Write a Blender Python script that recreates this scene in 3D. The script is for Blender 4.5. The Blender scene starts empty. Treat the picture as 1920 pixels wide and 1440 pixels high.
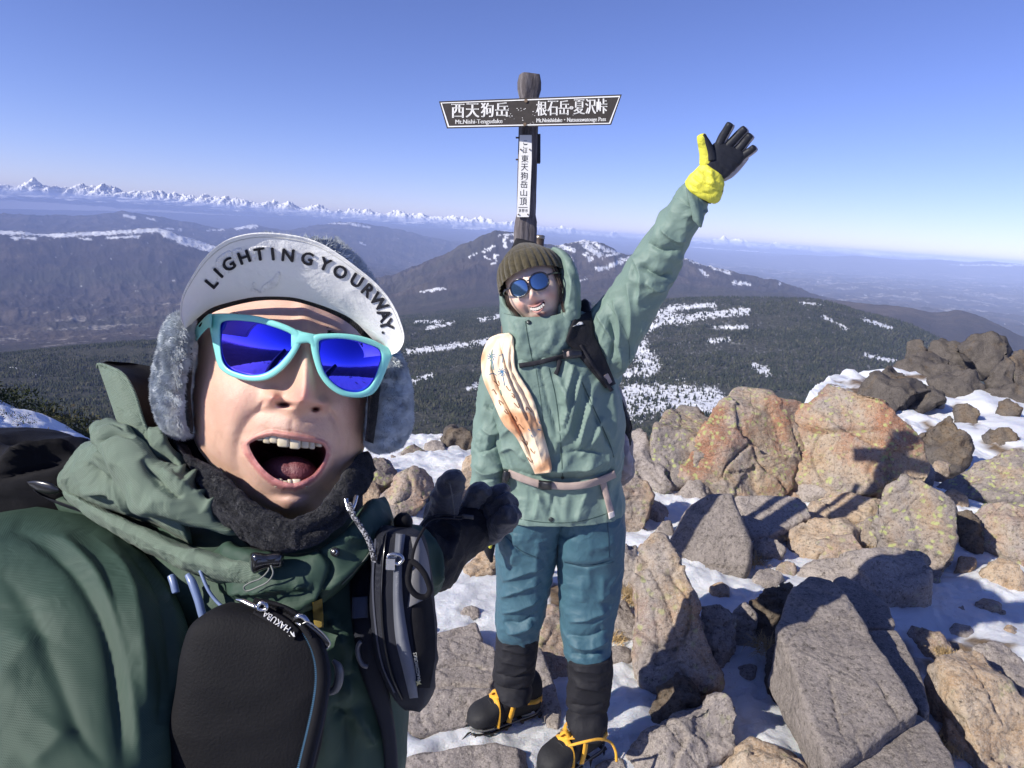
import bpy, bmesh, math
import numpy as np
from mathutils import Matrix, Vector
from mathutils.bvhtree import BVHTree
rad = math.radians
SC = bpy.context.scene
COL = SC.collection
rng = np.random.default_rng(11)
# ---------------------------------------------------------------- camera
FPX = 1300.0
CAM = np.array([0.0, 0.0, 1.65])
PITCH, ROLL = rad(12.66), rad(4.0)
cd = bpy.data.cameras.new('camera')
cd.sensor_width = 36.0
cd.lens = 36.0 * FPX / 1920.0
cd.clip_start, cd.clip_end = 0.02, 200000.0
cam = bpy.data.objects.new('camera', cd)
COL.objects.link(cam)
RM = Matrix.Rotation(math.pi / 2 - PITCH, 3, 'X') @ Matrix.Rotation(ROLL, 3, 'Z')
cam.matrix_world = Matrix.Translation(CAM.tolist()) @ RM.to_4x4()
SC.camera = cam
R3 = np.array(RM)
# ---------------------------------------------------------------- world, sun, exposure
SUN_EL = rad(30.0)
SUN_DIR = np.array([-0.88, -0.475, 0.0]); SUN_DIR /= np.linalg.norm(SUN_DIR)
SUN_V = np.array([SUN_DIR[0] * math.cos(SUN_EL), SUN_DIR[1] * math.cos(SUN_EL), math.sin(SUN_EL)])  # towards the sun
w = bpy.data.worlds.new('World'); SC.world = w; w.use_nodes = True
nt = w.node_tree; nt.nodes.clear()
sky = nt.nodes.new('ShaderNodeTexSky'); sky.sky_type = 'NISHITA'; sky.sun_disc = False
sky.sun_elevation = SUN_EL
sky.sun_rotation = math.atan2(SUN_DIR[0], SUN_DIR[1])
sky.altitude = 2600.0; sky.air_density = 1.0; sky.dust_density = 0.45; sky.ozone_density = 3.2
bg = nt.nodes.new('ShaderNodeBackground'); bg.inputs['Strength'].default_value = 0.080
tint = nt.nodes.new('ShaderNodeMix'); tint.data_type = 'RGBA'; tint.blend_type = 'MULTIPLY'
tint.inputs[0].default_value = 1.0; tint.inputs[7].default_value = (1.06, 0.95, 1.36, 1)
wo = nt.nodes.new('ShaderNodeOutputWorld')
nt.links.new(sky.outputs[0], tint.inputs[6]); nt.links.new(tint.outputs[2], bg.inputs['Color'])
nt.links.new(bg.outputs[0], wo.inputs[0])
sd = bpy.data.lights.new('sun', 'SUN'); sd.energy = 4.3; sd.angle = rad(0.53); sd.color = (1.0, 0.94, 0.84)
sun = bpy.data.objects.new('sun', sd); COL.objects.link(sun)
sun.rotation_euler = Vector(SUN_V.tolist()).to_track_quat('Z', 'Y').to_euler()
sun.location = (-5, -5, 8)
SC.view_settings.view_transform = 'Standard'
SC.view_settings.look = 'None'
SC.view_settings.exposure = 0.55
SC.view_settings.gamma = 1.0
SC.cycles.volume_bounces = 2

# ---------------------------------------------------------------- projection helpers
def ray(px, py):
    px = np.asarray(px, float); py = np.asarray(py, float)
    v = np.stack([(px - 960) / FPX, -(py - 720) / FPX, -np.ones_like(px + py)], -1)
    return v @ R3.T
def PY(px, py, Y):
    d = ray(px, py); t = np.asarray(Y, float) / d[..., 1]
    return CAM + d * t[..., None]
def PZ(px, py, z):
    d = ray(px, py); t = (np.asarray(z, float) - CAM[2]) / d[..., 2]
    return CAM + d * t[..., None]
def proj(p):
    v = (np.asarray(p) - CAM) @ R3
    return 960 - FPX * v[..., 0] / v[..., 2], 720 + FPX * v[..., 1] / v[..., 2]
# ---------------------------------------------------------------- noise
_perm = rng.permutation(256); _perm = np.concatenate([_perm, _perm, _perm])
_g = rng.normal(size=(256, 3)); _g /= np.linalg.norm(_g, axis=1)[:, None]
def pn(p):
    p = np.asarray(p, float); s = p.shape[:-1]; p = p.reshape(-1, 3)
    i = np.floor(p).astype(int); f = p - i; i = i & 255
    u = f * f * f * (f * (f * 6 - 15) + 10)
    out = 0
    for a in (0, 1):
        for b in (0, 1):
            for c in (0, 1):
                h = _perm[_perm[_perm[i[:, 0] + a] + i[:, 1] + b] + i[:, 2] + c] & 255
                gr = _g[h]
                d = gr[:, 0] * (f[:, 0] - a) + gr[:, 1] * (f[:, 1] - b) + gr[:, 2] * (f[:, 2] - c)
                wx = u[:, 0] if a else 1 - u[:, 0]; wy = u[:, 1] if b else 1 - u[:, 1]; wz = u[:, 2] if c else 1 - u[:, 2]
                out = out + d * wx * wy * wz
    return (out * 1.6).reshape(s)
def fbm(p, o=4, g=0.5, l=2.03):
    p = np.asarray(p, float); a = 1.0; r = 0
    for k in range(o):
        r = r + a * pn(p); p = p * l + 7.3; a *= g
    return r
def ridged(p, o=4, g=0.5):
    p = np.asarray(p, float); a = 1.0; r = 0
    for k in range(o):
        r = r + a * (1 - 2 * np.abs(pn(p))); p = p * 2.07 + 3.1; a *= g
    return r
def sm(x, a, b):
    t = np.clip((np.asarray(x, float) - a) / (b - a), 0, 1); return t * t * (3 - 2 * t)
# ---------------------------------------------------------------- objects
def wloc(o):
    l = np.zeros(3)
    while o is not None:
        l = l + np.array(o.location); o = o.parent
    return l
def tag(o, label=None, cat=None, group=None, kind=None):
    if label: o['label'] = label
    if cat: o['category'] = cat
    if group: o['group'] = group
    if kind: o['kind'] = kind
    return o
def thing(name, loc, label, cat, group=None, kind=None):
    o = bpy.data.objects.new(name, None); COL.objects.link(o); o.location = [float(x) for x in loc]
    o.empty_display_size = 0.1
    return tag(o, label, cat, group, kind)
def mk(name, v, f, mat=None, parent=None, smooth=True, loc=None):
    """v (n,3) world verts, f list of faces or (m,k) array -> ONE mesh object"""
    v = np.asarray(v, float).reshape(-1, 3)
    base = wloc(parent) if parent is not None else np.array(loc if loc is not None else (0, 0, 0), float)
    me = bpy.data.meshes.new(name)
    vv = v - base
    if isinstance(f, np.ndarray):
        k = f.shape[1]; m = len(f)
        me.vertices.add(len(vv)); me.vertices.foreach_set('co', vv.ravel())
        me.loops.add(m * k); me.loops.foreach_set('vertex_index', f.ravel().astype(np.int32))
        me.polygons.add(m); me.polygons.foreach_set('loop_start', np.arange(0, m * k, k, dtype=np.int32))
        me.update(calc_edges=True); me.validate()
    else:
        me.from_pydata(vv.tolist(), [], [list(map(int, q)) for q in f]); me.update()
    if smooth: me.polygons.foreach_set('use_smooth', np.ones(len(me.polygons), bool))
    o = bpy.data.objects.new(name, me); COL.objects.link(o)
    if parent is not None: o.parent = parent
    else: o.location = base.tolist()
    if mat is not None: me.materials.append(mat)
    return o
def grid_faces(n, m, closed=True, off=0):
    i = np.arange(n - 1)[:, None]; j = np.arange(m if closed else m - 1)[None, :]
    a = i * m + j; b = i * m + (j + 1) % m; c = (i + 1) * m + (j + 1) % m; d = (i + 1) * m + j
    return np.stack([a, b, c, d], -1).reshape(-1, 4) + off
def vnorm(G, closed=True):
    """normals of a (n,m,3) grid"""
    du = np.gradient(G, axis=0)
    if closed: dv = (np.roll(G, -1, 1) - np.roll(G, 1, 1)) / 2
    else: dv = np.gradient(G, axis=1)
    n = np.cross(dv, du); l = np.linalg.norm(n, axis=-1, keepdims=True)
    return n / np.maximum(l, 1e-12)
def cr(P, n):
    """Catmull-Rom resample rows of P to n rows (by chord length of first 4 columns)"""
    P = np.asarray(P, float); k = len(P)
    if k == 2: 
        t = np.linspace(0, 1, n)[:, None]; return P[0] * (1 - t) + P[1] * t
    L = np.linalg.norm(np.diff(P[:, :min(4, P.shape[1])], axis=0), axis=1); s = np.concatenate([[0], np.cumsum(L + 1e-6)])
    t = np.linspace(0, s[-1], n); i = np.clip(np.searchsorted(s, t, side='right') - 1, 0, k - 2)
    u = ((t - s[i]) / (s[i + 1] - s[i]))[:, None]
    m = np.zeros_like(P)
    m[1:-1] = (P[2:] - P[:-2]) / (s[2:] - s[:-2])[:, None]
    m[0] = (P[1] - P[0]) / (s[1] - s[0]); m[-1] = (P[-1] - P[-2]) / (s[-1] - s[-2])
    h = (s[i + 1] - s[i])[:, None]
    return ((2*u**3 - 3*u**2 + 1) * P[i] + (u**3 - 2*u**2 + u) * h * m[i] + (-2*u**3 + 3*u**2) * P[i+1] + (u**3 - u**2) * h * m[i+1])
def crc(P, n):
    """closed smooth resample of a 2-D/3-D polygon"""
    P = np.asarray(P, float); k = len(P)
    Q = np.concatenate([P[-2:], P, P[:3]])
    L = np.linalg.norm(np.diff(Q, axis=0), axis=1); s = np.concatenate([[0], np.cumsum(L)])
    m = np.zeros_like(Q); m[1:-1] = (Q[2:] - Q[:-2]) / (s[2:] - s[:-2])[:, None]
    t = np.linspace(s[2], s[2 + k], n, endpoint=False); i = np.clip(np.searchsorted(s, t, side='right') - 1, 0, len(Q) - 2)
    h = (s[i + 1] - s[i])[:, None]; u = (t - s[i])[:, None] / h
    return ((2*u**3 - 3*u**2 + 1) * Q[i] + (u**3 - 2*u**2 + u) * h * m[i] + (-2*u**3 + 3*u**2) * Q[i+1] + (u**3 - u**2) * h * m[i+1])
def segdist(x, y, poly):
    """min distance of points to an open polyline, and the parameter along it"""
    poly = np.asarray(poly, float); best = np.full(x.shape, 1e9); par = np.zeros(x.shape); sgn = np.zeros(x.shape)
    for k in range(len(poly) - 1):
        a, b = poly[k], poly[k + 1]; d = b - a; l2 = max(d @ d, 1e-9)
        t = np.clip(((x - a[0]) * d[0] + (y - a[1]) * d[1]) / l2, 0, 1)
        dx = x - a[0] - t * d[0]; dy = y - a[1] - t * d[1]; q = np.hypot(dx, dy)
        m = q < best; best[m] = q[m]; par[m] = ((k + t) / (len(poly) - 1))[m]; sgn[m] = np.sign(d[0] * dy - d[1] * dx)[m]
    return best, par, sgn
def foldmap(px, py, folds):
    """sum of fold ridges (polyline, amplitude m, width px) at image points"""
    out = np.zeros(px.shape)
    for fo in folds:
        poly, amp, wd = fo[0], fo[1], fo[2]
        P = cr(np.asarray(poly, float), max(40, 14 * len(poly)))
        d, t, sg = segdist(px, py, P)
        taper = np.clip(np.minimum(t, 1 - t) * 5, 0, 1) ** 0.7
        ww = wd * np.where(sg > 0, 0.55, 1.3)
        out += 1.35 * amp * taper * np.exp(-(d / ww) ** 1.15)
    return out
def PD(px, py, D):
    return CAM + ray(px, py) * np.asarray(D, float)[..., None]
def loft(st, n=60, m=48, e=2.3, folds=None, wr=None, cap=True, mode='Y', ends=0.0):
    """st rows: lx,ly,rx,ry,Y,T  (image left/right edge, distance plane, half thickness along y)"""
    S = cr(st, n)
    if ends:                                                        # rounded ends
        tt = np.linspace(0, 1, n); k = np.sqrt(np.clip(1 - (1 - np.clip(np.minimum(tt, 1 - tt) / ends, 0, 1)) ** 2, 0.0, 1))[:, None]
        mx = (S[:, 0:2] + S[:, 2:4]) / 2; S[:, 0:2] = mx + (S[:, 0:2] - mx) * k; S[:, 2:4] = mx + (S[:, 2:4] - mx) * k; S[:, 5:6] *= k
    PF = PY if mode == 'Y' else PD
    A = PF(S[:, 0], S[:, 1], S[:, 4]); B = PF(S[:, 2], S[:, 3], S[:, 4])
    th = np.linspace(0, 2 * np.pi, m, endpoint=False)
    c, s = np.cos(th), np.sin(th)
    cc = np.sign(c) * np.abs(c) ** (2 / e); ss = np.sign(s) * np.abs(s) ** (2 / e)
    mid = (A + B) / 2; h = (B - A) / 2
    ax = np.cross(np.gradient(mid, axis=0), h); ax /= np.maximum(np.linalg.norm(ax, axis=1, keepdims=True), 1e-9)
    ax *= np.where(ax[:, 1:2] > 0, -1.0, 1.0)
    if mode == 'D': ax = (CAM - mid) / np.linalg.norm(CAM - mid, axis=1, keepdims=True)
    yy = np.array([0, -1.0, 0.0]) if mode == 'Y' else ax; ax = ax * 0.55 + yy * 0.45; ax /= np.linalg.norm(ax, axis=1, keepdims=True)
    G = mid[:, None] + h[:, None] * cc[None, :, None] + ax[:, None] * (S[:, 5][:, None] * ss[None])[..., None]
    return finish(G, folds, wr, cap)
def finish(G, folds=None, wr=None, cap=True):
    n, m = G.shape[:2]
    N = vnorm(G); cen = G.mean(1, keepdims=True)
    if ((G - cen) * N).sum() < 0: N = -N
    d = np.zeros((n, m))
    if wr is not None: d = d + wr(G)
    if folds:
        px, py = proj(G); view = CAM - G; view /= np.linalg.norm(view, axis=-1, keepdims=True)
        d = d + foldmap(px, py, folds) * np.clip((N * view).sum(-1) * 2.5, 0, 1)
    G = G + N * d[..., None]
    v = G.reshape(-1, 3); f = grid_faces(n, m)
    if cap:
        c0, c1 = G[0].mean(0), G[-1].mean(0); k = len(v)
        j = np.arange(m); jn = (j + 1) % m
        v = np.concatenate([v, [c0, c1]])
        t0 = np.stack([jn, j, np.full(m, k), np.full(m, k)], -1); t1 = np.stack([j, jn, np.full(m, k + 1), np.full(m, k + 1)], -1)
        t1[:, :2] += (n - 1) * m
        f = [list(q) for q in f] + [q[:3].tolist() for q in t0] + [q[:3].tolist() for q in t1]
    return v, f
def join(*parts):
    V = []; Fs = []; o = 0
    for v, f in parts:
        V.append(np.asarray(v).reshape(-1, 3)); Fs += [[int(i) + o for i in q] for q in f]; o += len(V[-1])
    return np.concatenate(V), Fs
def wrk(scale, amp, dirv=None, st=3.0, seed=0.0, warp=0.5):
    """cloth wrinkles: warped ridged noise, stretched along dirv"""
    def fn(G):
        p = G + seed
        if dirv is not None:
            dv = np.array(dirv, float); dv /= np.linalg.norm(dv)
            a = (p @ dv)[..., None] * dv; p = p - a + a / st
        q = p / scale
        q = q + warp * np.stack([pn(q * 0.7 + 5), pn(q * 0.7 + 15), pn(q * 0.7 + 25)], -1)
        r = 1 - 2.2 * np.abs(pn(q)); r2 = 1 - 2.2 * np.abs(pn(q * 2.1 + 9))
        return amp * (np.clip(r, -1, 1) * 0.7 + 0.35 * np.clip(r2, -1, 1) * sm(r, 0, .6) - .2)
    return fn
def tube(P, r, m=10, n=None, cap=True, wr=None):
    """tube along 3-D points with radius (scalar or per point)"""
    P = np.asarray(P, float); r = np.broadcast_to(np.asarray(r, float), (len(P),))
    if n: 
        Q = cr(np.concatenate([P, r[:, None]], 1), n); P, r = Q[:, :3], Q[:, 3]
    T = np.gradient(P, axis=0); T /= np.maximum(np.linalg.norm(T, axis=1, keepdims=True), 1e-9)
    up = np.array([0.31, -0.2, 0.93]); N = []
    a = np.cross(T[0], up); a /= np.linalg.norm(a)
    for t in T:
        a = a - t * (a @ t); a /= max(np.linalg.norm(a), 1e-9); N.append(a.copy())
    N = np.array(N); B = np.cross(T, N); th = np.linspace(0, 2 * np.pi, m, endpoint=False)
    G = P[:, None] + r[:, None, None] * (N[:, None] * np.cos(th)[None, :, None] + B[:, None] * np.sin(th)[None, :, None])
    return finish(G, cap=cap, wr=wr)
def box(c, h, ax=None):
    """box from centre, half sizes, optional 3x3 axes rows"""
    ax = np.eye(3) if ax is None else np.asarray(ax, float)
    s = np.array([[x, y, z] for x in (-1, 1) for y in (-1, 1) for z in (-1, 1)], float) * np.asarray(h)
    return np.asarray(c) + s @ ax, [[0, 1, 3, 2], [4, 6, 7, 5], [0, 4, 5, 1], [2, 3, 7, 6], [0, 2, 6, 4], [1, 5, 7, 3]]
def bvh_of(*objs):
    V = []; Fs = []; o = 0
    for ob in objs:
        l = wloc(ob); me = ob.data
        a = np.empty(len(me.vertices) * 3); me.vertices.foreach_get('co', a); a = a.reshape(-1, 3) + l
        V.append(a); Fs += [[i + o for i in p.vertices] for p in me.polygons]; o += len(a)
    return BVHTree.FromPolygons(np.concatenate(V).tolist(), Fs)
def hit(bvh, px, py, default=None):
    d = ray(px, py); sh = d.shape[:-1]; D = d.reshape(-1, 3); ln = np.linalg.norm(D, axis=1)
    t = np.full(len(D), np.nan); o = Vector(CAM.tolist())
    for i, q in enumerate(D):
        h = bvh.ray_cast(o, Vector(q.tolist()))
        if h[0] is not None: t[i] = h[3] / ln[i]
    if default is not None: t[np.isnan(t)] = default
    return t.reshape(sh)
def fillnan(t):
    t = t.copy(); s = t.shape
    bad = np.isnan(t)
    if bad.all(): raise ValueError('drape missed')
    yy, xx = np.nonzero(~bad); vals = t[~bad]
    for y, x in zip(*np.nonzero(bad)):
        k = np.argmin((yy - y) ** 2 + (xx - x) ** 2); t[y, x] = vals[k]
    return t
def blur(t, k):
    for _ in range(k):
        p = np.pad(t, 1, mode='edge'); t = (p[:-2, 1:-1] + p[2:, 1:-1] + p[1:-1, :-2] + p[1:-1, 2:] + 4 * p[1:-1, 1:-1]) / 8
    return t
def drape(bvh, st, n=40, m=8, off=0.003, th=0.003, bl=4, bulge=0.0, wr=None):
    """a strip laid on a surface: st rows lx,ly,rx,ry in the image"""
    S = cr(st, n); u = np.linspace(0, 1, m)[None, :]
    px = S[:, 0:1] * (1 - u) + S[:, 2:3] * u; py = S[:, 1:2] * (1 - u) + S[:, 3:4] * u
    t = blur(fillnan(hit(bvh, px, py)), bl); D = ray(px, py); ln = np.linalg.norm(D, axis=-1)
    prof = 1 - (2 * u - 1) ** 4
    top = CAM + D * (t - (off + th * (0.4 + 0.6 * prof) + bulge * (1 - (2 * u - 1) ** 2)) / ln)[..., None]
    if wr is not None: top = top + (D / ln[..., None]) * (-wr(top))[..., None]
    bot = CAM + D * (t + 0.001 / ln)[..., None]
    G = np.concatenate([top, bot[:, ::-1]], 1)
    return finish_raw(G)
def finish_raw(G, cap=True):
    n, m = G.shape[:2]; v = G.reshape(-1, 3); f = [list(q) for q in grid_faces(n, m)]
    if cap: f += [list(range(m))[::-1], [(n - 1) * m + j for j in range(m)]]
    return v, f
def outline_slab(bvh, poly, off=0.002, th=0.003, n=48, rings=5, t0=None, smooth=True, bulge=0.0):
    """a star-shaped outline laid on a surface"""
    P = crc(poly, n) if smooth else np.asarray(poly, float); n = len(P)
    c = P.mean(0); s = np.linspace(0, 1, rings)[:, None, None] ** 0.8
    Q = c + (P[None] - c) * s
    t = hit(bvh, Q[..., 0], Q[..., 1]) if t0 is None else np.full(Q.shape[:2], float(t0))
    t = blur(fillnan(t), 2); D = ray(Q[..., 0], Q[..., 1]); ln = np.linalg.norm(D, axis=-1)
    lift = off + th + bulge * (1 - s[..., 0] ** 2)
    top = CAM + D * (t - lift / ln)[..., None]; side = CAM + D[-1:] * (t[-1:] + 0.001 / ln[-1:])[..., None]
    G = np.concatenate([top, side], 0)
    return G.reshape(-1, 3), [list(q) for q in grid_faces(rings + 1, n)]
# text geometry: list of (verts n,3 with x,y in em units and z 0..1, faces)
def text_geo(s, extrude=True):
    cu = bpy.data.curves.new('t', 'FONT'); cu.body = s; cu.size = 1.0; cu.extrude = 0.02; cu.resolution_u = 3
    o = bpy.data.objects.new('t', cu); COL.objects.link(o)
    bpy.context.view_layer.update()
    ev = o.evaluated_get(bpy.context.evaluated_depsgraph_get()); me = ev.to_mesh()
    v = np.array([x.co[:] for x in me.vertices]); f = [list(p.vertices) for p in me.polygons]
    ev.to_mesh_clear(); bpy.data.objects.remove(o); bpy.data.curves.remove(cu)
    if len(v) == 0: v = np.zeros((0, 3))
    return v, f
# ---------------------------------------------------------------- materials
class NT:
    def __init__(s, name, rough=0.6, **kw):
        s.m = bpy.data.materials.new(name); s.m.use_nodes = True; s.t = s.m.node_tree
        s.b = s.t.nodes['Principled BSDF']; s.b.inputs['Roughness'].default_value = rough
        s.tc = None
        for k, v in kw.items(): s.b.inputs[k.replace('_', ' ')].default_value = v
    def n(s, typ, **kw):
        x = s.t.nodes.new('ShaderNode' + typ)
        for k, v in kw.items():
            if k.startswith('i_'):
                k = k[2:]; k = int(k) if k.isdigit() else k.replace('_', ' ')
                if hasattr(v, 'is_linked') or isinstance(v, bpy.types.NodeSocket): s.t.links.new(v, x.inputs[k])
                else: x.inputs[k].default_value = v
            else: setattr(x, k, v)
        return x
    def l(s, a, b): s.t.links.new(a, b)
    def co(s):
        if s.tc is None: s.tc = s.n('TexCoord').outputs['Object']
        return s.tc
    def noise(s, scale, detail=4.0, rough=0.55, vec=None, dist=0.0):
        return s.n('TexNoise', i_Vector=vec or s.co(), i_Scale=scale, i_Detail=detail, i_Roughness=rough, i_Distortion=dist).outputs['Fac']
    def vor(s, scale, feature='F1', vec=None, out='Distance', rnd=1.0):
        return s.n('TexVoronoi', feature=feature, i_Vector=vec or s.co(), i_Scale=scale, i_Randomness=rnd).outputs[out]
    def ramp(s, fac, stops, interp='LINEAR'):
        r = s.n('ValToRGB'); s.l(fac, r.inputs[0]); e = r.color_ramp.elements; r.color_ramp.interpolation = interp
        while len(e) < len(stops): e.new(0.5)
        for x, (p, c) in zip(e, stops):
            x.position = p; x.color = (*c, 1) if isinstance(c, tuple) else (c, c, c, 1)
        return r.outputs[0]
    def mix(s, fac, a, b, mode='MIX'):
        x = s.n('Mix', data_type='RGBA', blend_type=mode)
        for i, q in ((0, fac), (6, a), (7, b)):
            if isinstance(q, bpy.types.NodeSocket): s.l(q, x.inputs[i])
            else: x.inputs[i].default_value = q if i == 0 else ((*q, 1) if len(q) == 3 else q)
        return x.outputs[2]
    def math(s, op, a, b=0.0):
        x = s.n('Math', operation=op)
        for i, q in ((0, a), (1, b)):
            if isinstance(q, bpy.types.NodeSocket): s.l(q, x.inputs[i])
            else: x.inputs[i].default_value = q
        return x.outputs[0]
    def color(s, c):
        if isinstance(c, bpy.types.NodeSocket): s.l(c, s.b.inputs['Base Color'])
        else: s.b.inputs['Base Color'].default_value = (*c, 1)
        return s
    def bump(s, h, strength=0.5, dist=0.01, prev=True):
        x = s.n('Bump', i_Strength=strength, i_Distance=dist); s.l(h, x.inputs['Height'])
        cur = s.b.inputs['Normal']
        if cur.is_linked and prev: s.l(cur.links[0].from_socket, x.inputs['Normal'])
        s.l(x.outputs[0], cur); return s
    def attr(s, name):
        return s.n('Attribute', attribute_name=name).outputs['Fac']
def cloth(name, c, rough=0.75, scale=350.0, var=0.12, bump=0.25, sheen=0.15, wr=18.0, wrb=0.25, c2=None):
    m = NT(name, rough); n1 = m.noise(6.0, 5)
    lo = tuple(x * (1 - var) for x in c); hi = tuple(min(1, x * (1 + var)) for x in c)
    m.color(m.ramp(n1, [(0.3, lo), (0.7, c2 or hi)]))
    wv = m.n('TexWave', i_Vector=m.co(), i_Scale=scale, i_Distortion=1.5, i_Detail=1.0, bands_direction='DIAGONAL').outputs['Fac']
    wz = m.n('TexWave', i_Vector=m.co(), i_Scale=scale * 0.9, i_Distortion=1.5, i_Detail=1.0, bands_direction='Z').outputs['Fac']
    m.bump(m.noise(wr, 4, 0.55, dist=0.6), wrb, 0.02)
    m.bump(m.math('ADD', wv, wz), bump, 0.0006)
    if max(c) < .06: m.b.inputs['Specular IOR Level'].default_value = .16; sheen = 0 if sheen < .3 else sheen * .3
    if sheen: 
        m.b.inputs['Sheen Weight'].default_value = sheen; m.b.inputs['Sheen Roughness'].default_value = 0.5
    return m.m
def plain(name, c, rough=0.5, metal=0.0, bump=0.1, bs=60.0, coat=0.0, var=0.08):
    m = NT(name, rough); m.b.inputs['Metallic'].default_value = metal
    if coat: m.b.inputs['Coat Weight'].default_value = coat; m.b.inputs['Coat Roughness'].default_value = 0.08
    if max(c) < .05 and rough > .45: m.b.inputs['Specular IOR Level'].default_value = .2
    n1 = m.noise(bs * 0.3, 5)
    m.color(m.ramp(n1, [(0.3, tuple(x * (1 - var) for x in c)), (0.7, tuple(min(1, x * (1 + var)) for x in c))]))
    m.bump(m.noise(bs, 4), bump, 0.002)
    return m.m
# ================================================================ far terrain
XS = [-350,0,150,300,450,600,750,860,945,1040,1100,1160,1240,1340,1450,1530,1620,1700,1800,1920,2300]
def prof(d):
    k = sorted(d); return lambda x: np.interp(x, k, [d[q] for q in k])
SH = [  # distance m -> image row of the ground there
 (1250, {-350:880,0:862,600:852,900:850,1300:845,1600:850,1920:860,2300:880}),
 (2200, {-350:770,0:755,300:735,600:715,860:700,1040:690,1340:672,1530:680,1700:705,1920:750,2300:800}),
 (3400, {-350:690,0:668,150:650,300:640,450:630,600:625,750:612,860:604,945:596,1040:588,1100:580,1160:573,1240:566,1340:561,1450:560,1530:566,1620:592,1700:610,1760:640,1800:655,1920:705,2300:760}),
 (4400, {-350:692,0:672,150:655,300:644,450:630,600:612,750:594,860:584,945:577,1040:572,1160:570,1240:572,1340:573,1450:574,1530:582,1620:600,1700:622,1800:660,1920:712,2300:770}),
 (5600, {-350:670,0:650,300:628,600:596,750:574,860:560,945:554,1040:550,1160:549,1240:550,1340:552,1450:557,1530:562,1620:568,1700:575,1760:590,1800:582,1850:598,1920:632,2300:720}),
 (6600, {-350:650,0:636,300:612,600:572,750:546,800:530,860:515,945:505,1040:510,1160:520,1240:520,1340:535,1450:548,1530:562,1620:582,1700:592,1800:596,1920:645,2300:720}),
 (8500, {-350:625,0:600,300:578,600:545,700:528,740:516,780:500,820:487,860:466,890:452,915:440,938:432,962:431,985:436,1010:450,1040:459,1070:450,1095:447,1115:449,1135:453,1150:463,1170:472,1200:473,1240:475,1280:480,1340:499,1400:519,1460:530,1500:545,1530:556,1620:585,1700:598,1920:650,2300:720}),
 (10500,{-350:580,0:556,300:542,600:535,750:528,860:500,945:480,1040:480,1160:490,1280:500,1400:534,1500:560,1620:572,1800:590,1920:606,2300:650}),
 (15000,{-350:430,0:434,100:438,200:434,290:427,320:434,350:448,400:462,450:470,520:485,600:495,700:505,750:512,860:500,1040:485,1160:485,1280:500,1450:545,1620:556,1920:588,2300:620}),
 (18500,{-350:452,0:452,290:447,400:470,520:480,600:470,750:500,900:500,1100:500,1280:505,1450:530,1620:540,1920:565,2300:600}),
 (26000,{-350:398,0:402,60:404,150:407,200:402,235:397,280:405,330:414,380:424,430:430,455:424,475:420,500:428,540:434,580:426,620:419,660:418,700:423,750:432,800:445,860:458,1000:468,1200:480,1340:500,1450:512,1920:540,2300:575}),
 (31000,{-350:415,0:420,235:418,430:438,620:436,750:440,860:452,1000:462,1200:476,1340:494,1450:504,1920:528,2300:560}),
 (42000,{-350:402,0:408,300:418,600:424,740:426,800:430,900:438,1040:448,1200:462,1340:474,1400:477,1450:481,1500:478,1560:482,1600:479,1650:484,1700:488,1760:486,1800:492,1860:490,1920:496,2300:520}),
 (52000,{-350:385,0:392,300:398,600:412,960:437,1200:455,1340:468,1600:484,1920:502,2300:528}),
]
def prow_to_az(x, y):
    d = ray(x, y); return np.arctan2(d[..., 0], d[..., 1]), d[..., 2] / np.hypot(d[..., 0], d[..., 1])
NX = 1250
azf = np.linspace(rad(-41), rad(41), NX)
azb = np.linspace(rad(41), rad(319), 140)[1:-1]
AZ = np.concatenate([azf, azb])
xs = np.linspace(-350, 2300, 1400)
shr = [12.0, 60.0, 300.0, 700.0]; shT = [np.full(len(AZ), -1.1), np.full(len(AZ), -0.75), np.full(len(AZ), -0.62), np.full(len(AZ), -0.45)]
for r_, d_ in SH:
    y_ = prof(d_)(xs); y_ = np.convolve(np.pad(y_, 9, mode='edge'), np.ones(19) / 19, 'valid')
    a_, e_ = prow_to_az(xs, y_)
    az_un = np.where(AZ > math.pi, AZ - 2 * math.pi, AZ)
    E = np.interp(az_un, a_, e_)
    shr.append(float(r_)); shT.append(E)
shr = np.array(shr); shT = np.array(shT)                       # (S, NA)
NR = 620
# radial rows: dense where the picture shows them
rr = np.concatenate([np.geomspace(12, 1000, 36)[:-1], np.geomspace(1000, 54000, NR)])
lr = np.log(rr); ls = np.log(shr)
i = np.clip(np.searchsorted(ls, lr, side='right') - 1, 0, len(ls) - 2)
u = ((lr - ls[i]) / (ls[i + 1] - ls[i]))
u = np.clip(u, 0, 1)
sl = np.diff(shT, axis=0) / np.diff(ls)[:, None]
mt = np.zeros_like(shT)                                         # monotone tangents
a_, b_ = sl[:-1], sl[1:]
mt[1:-1] = np.where(a_ * b_ > 0, 2 * a_ * b_ / np.where(np.abs(a_ + b_) < 1e-9, 1, a_ + b_), 0)
mt[-1] = sl[-1]; mt[0] = sl[0]
h = (ls[i + 1] - ls[i])[:, None]; U = u[:, None]
TE = ((2*U**3-3*U**2+1)*shT[i] + (U**3-2*U**2+U)*h*mt[i] + (-2*U**3+3*U**2)*shT[i+1] + (U**3-U**2)*h*mt[i+1])
Rg, Ag = np.meshgrid(rr, AZ, indexing='ij')
X = Rg * np.sin(Ag); Y = Rg * np.cos(Ag)
q = np.stack([X, Y, np.zeros_like(X)], -1)
nz = 0.0022 * ridged(q / 1900.0, 6, 0.55) + 0.0012 * ridged(np.stack([Ag * 26, np.log(Rg) * 5, 0 * X], -1), 5, .6)
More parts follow.
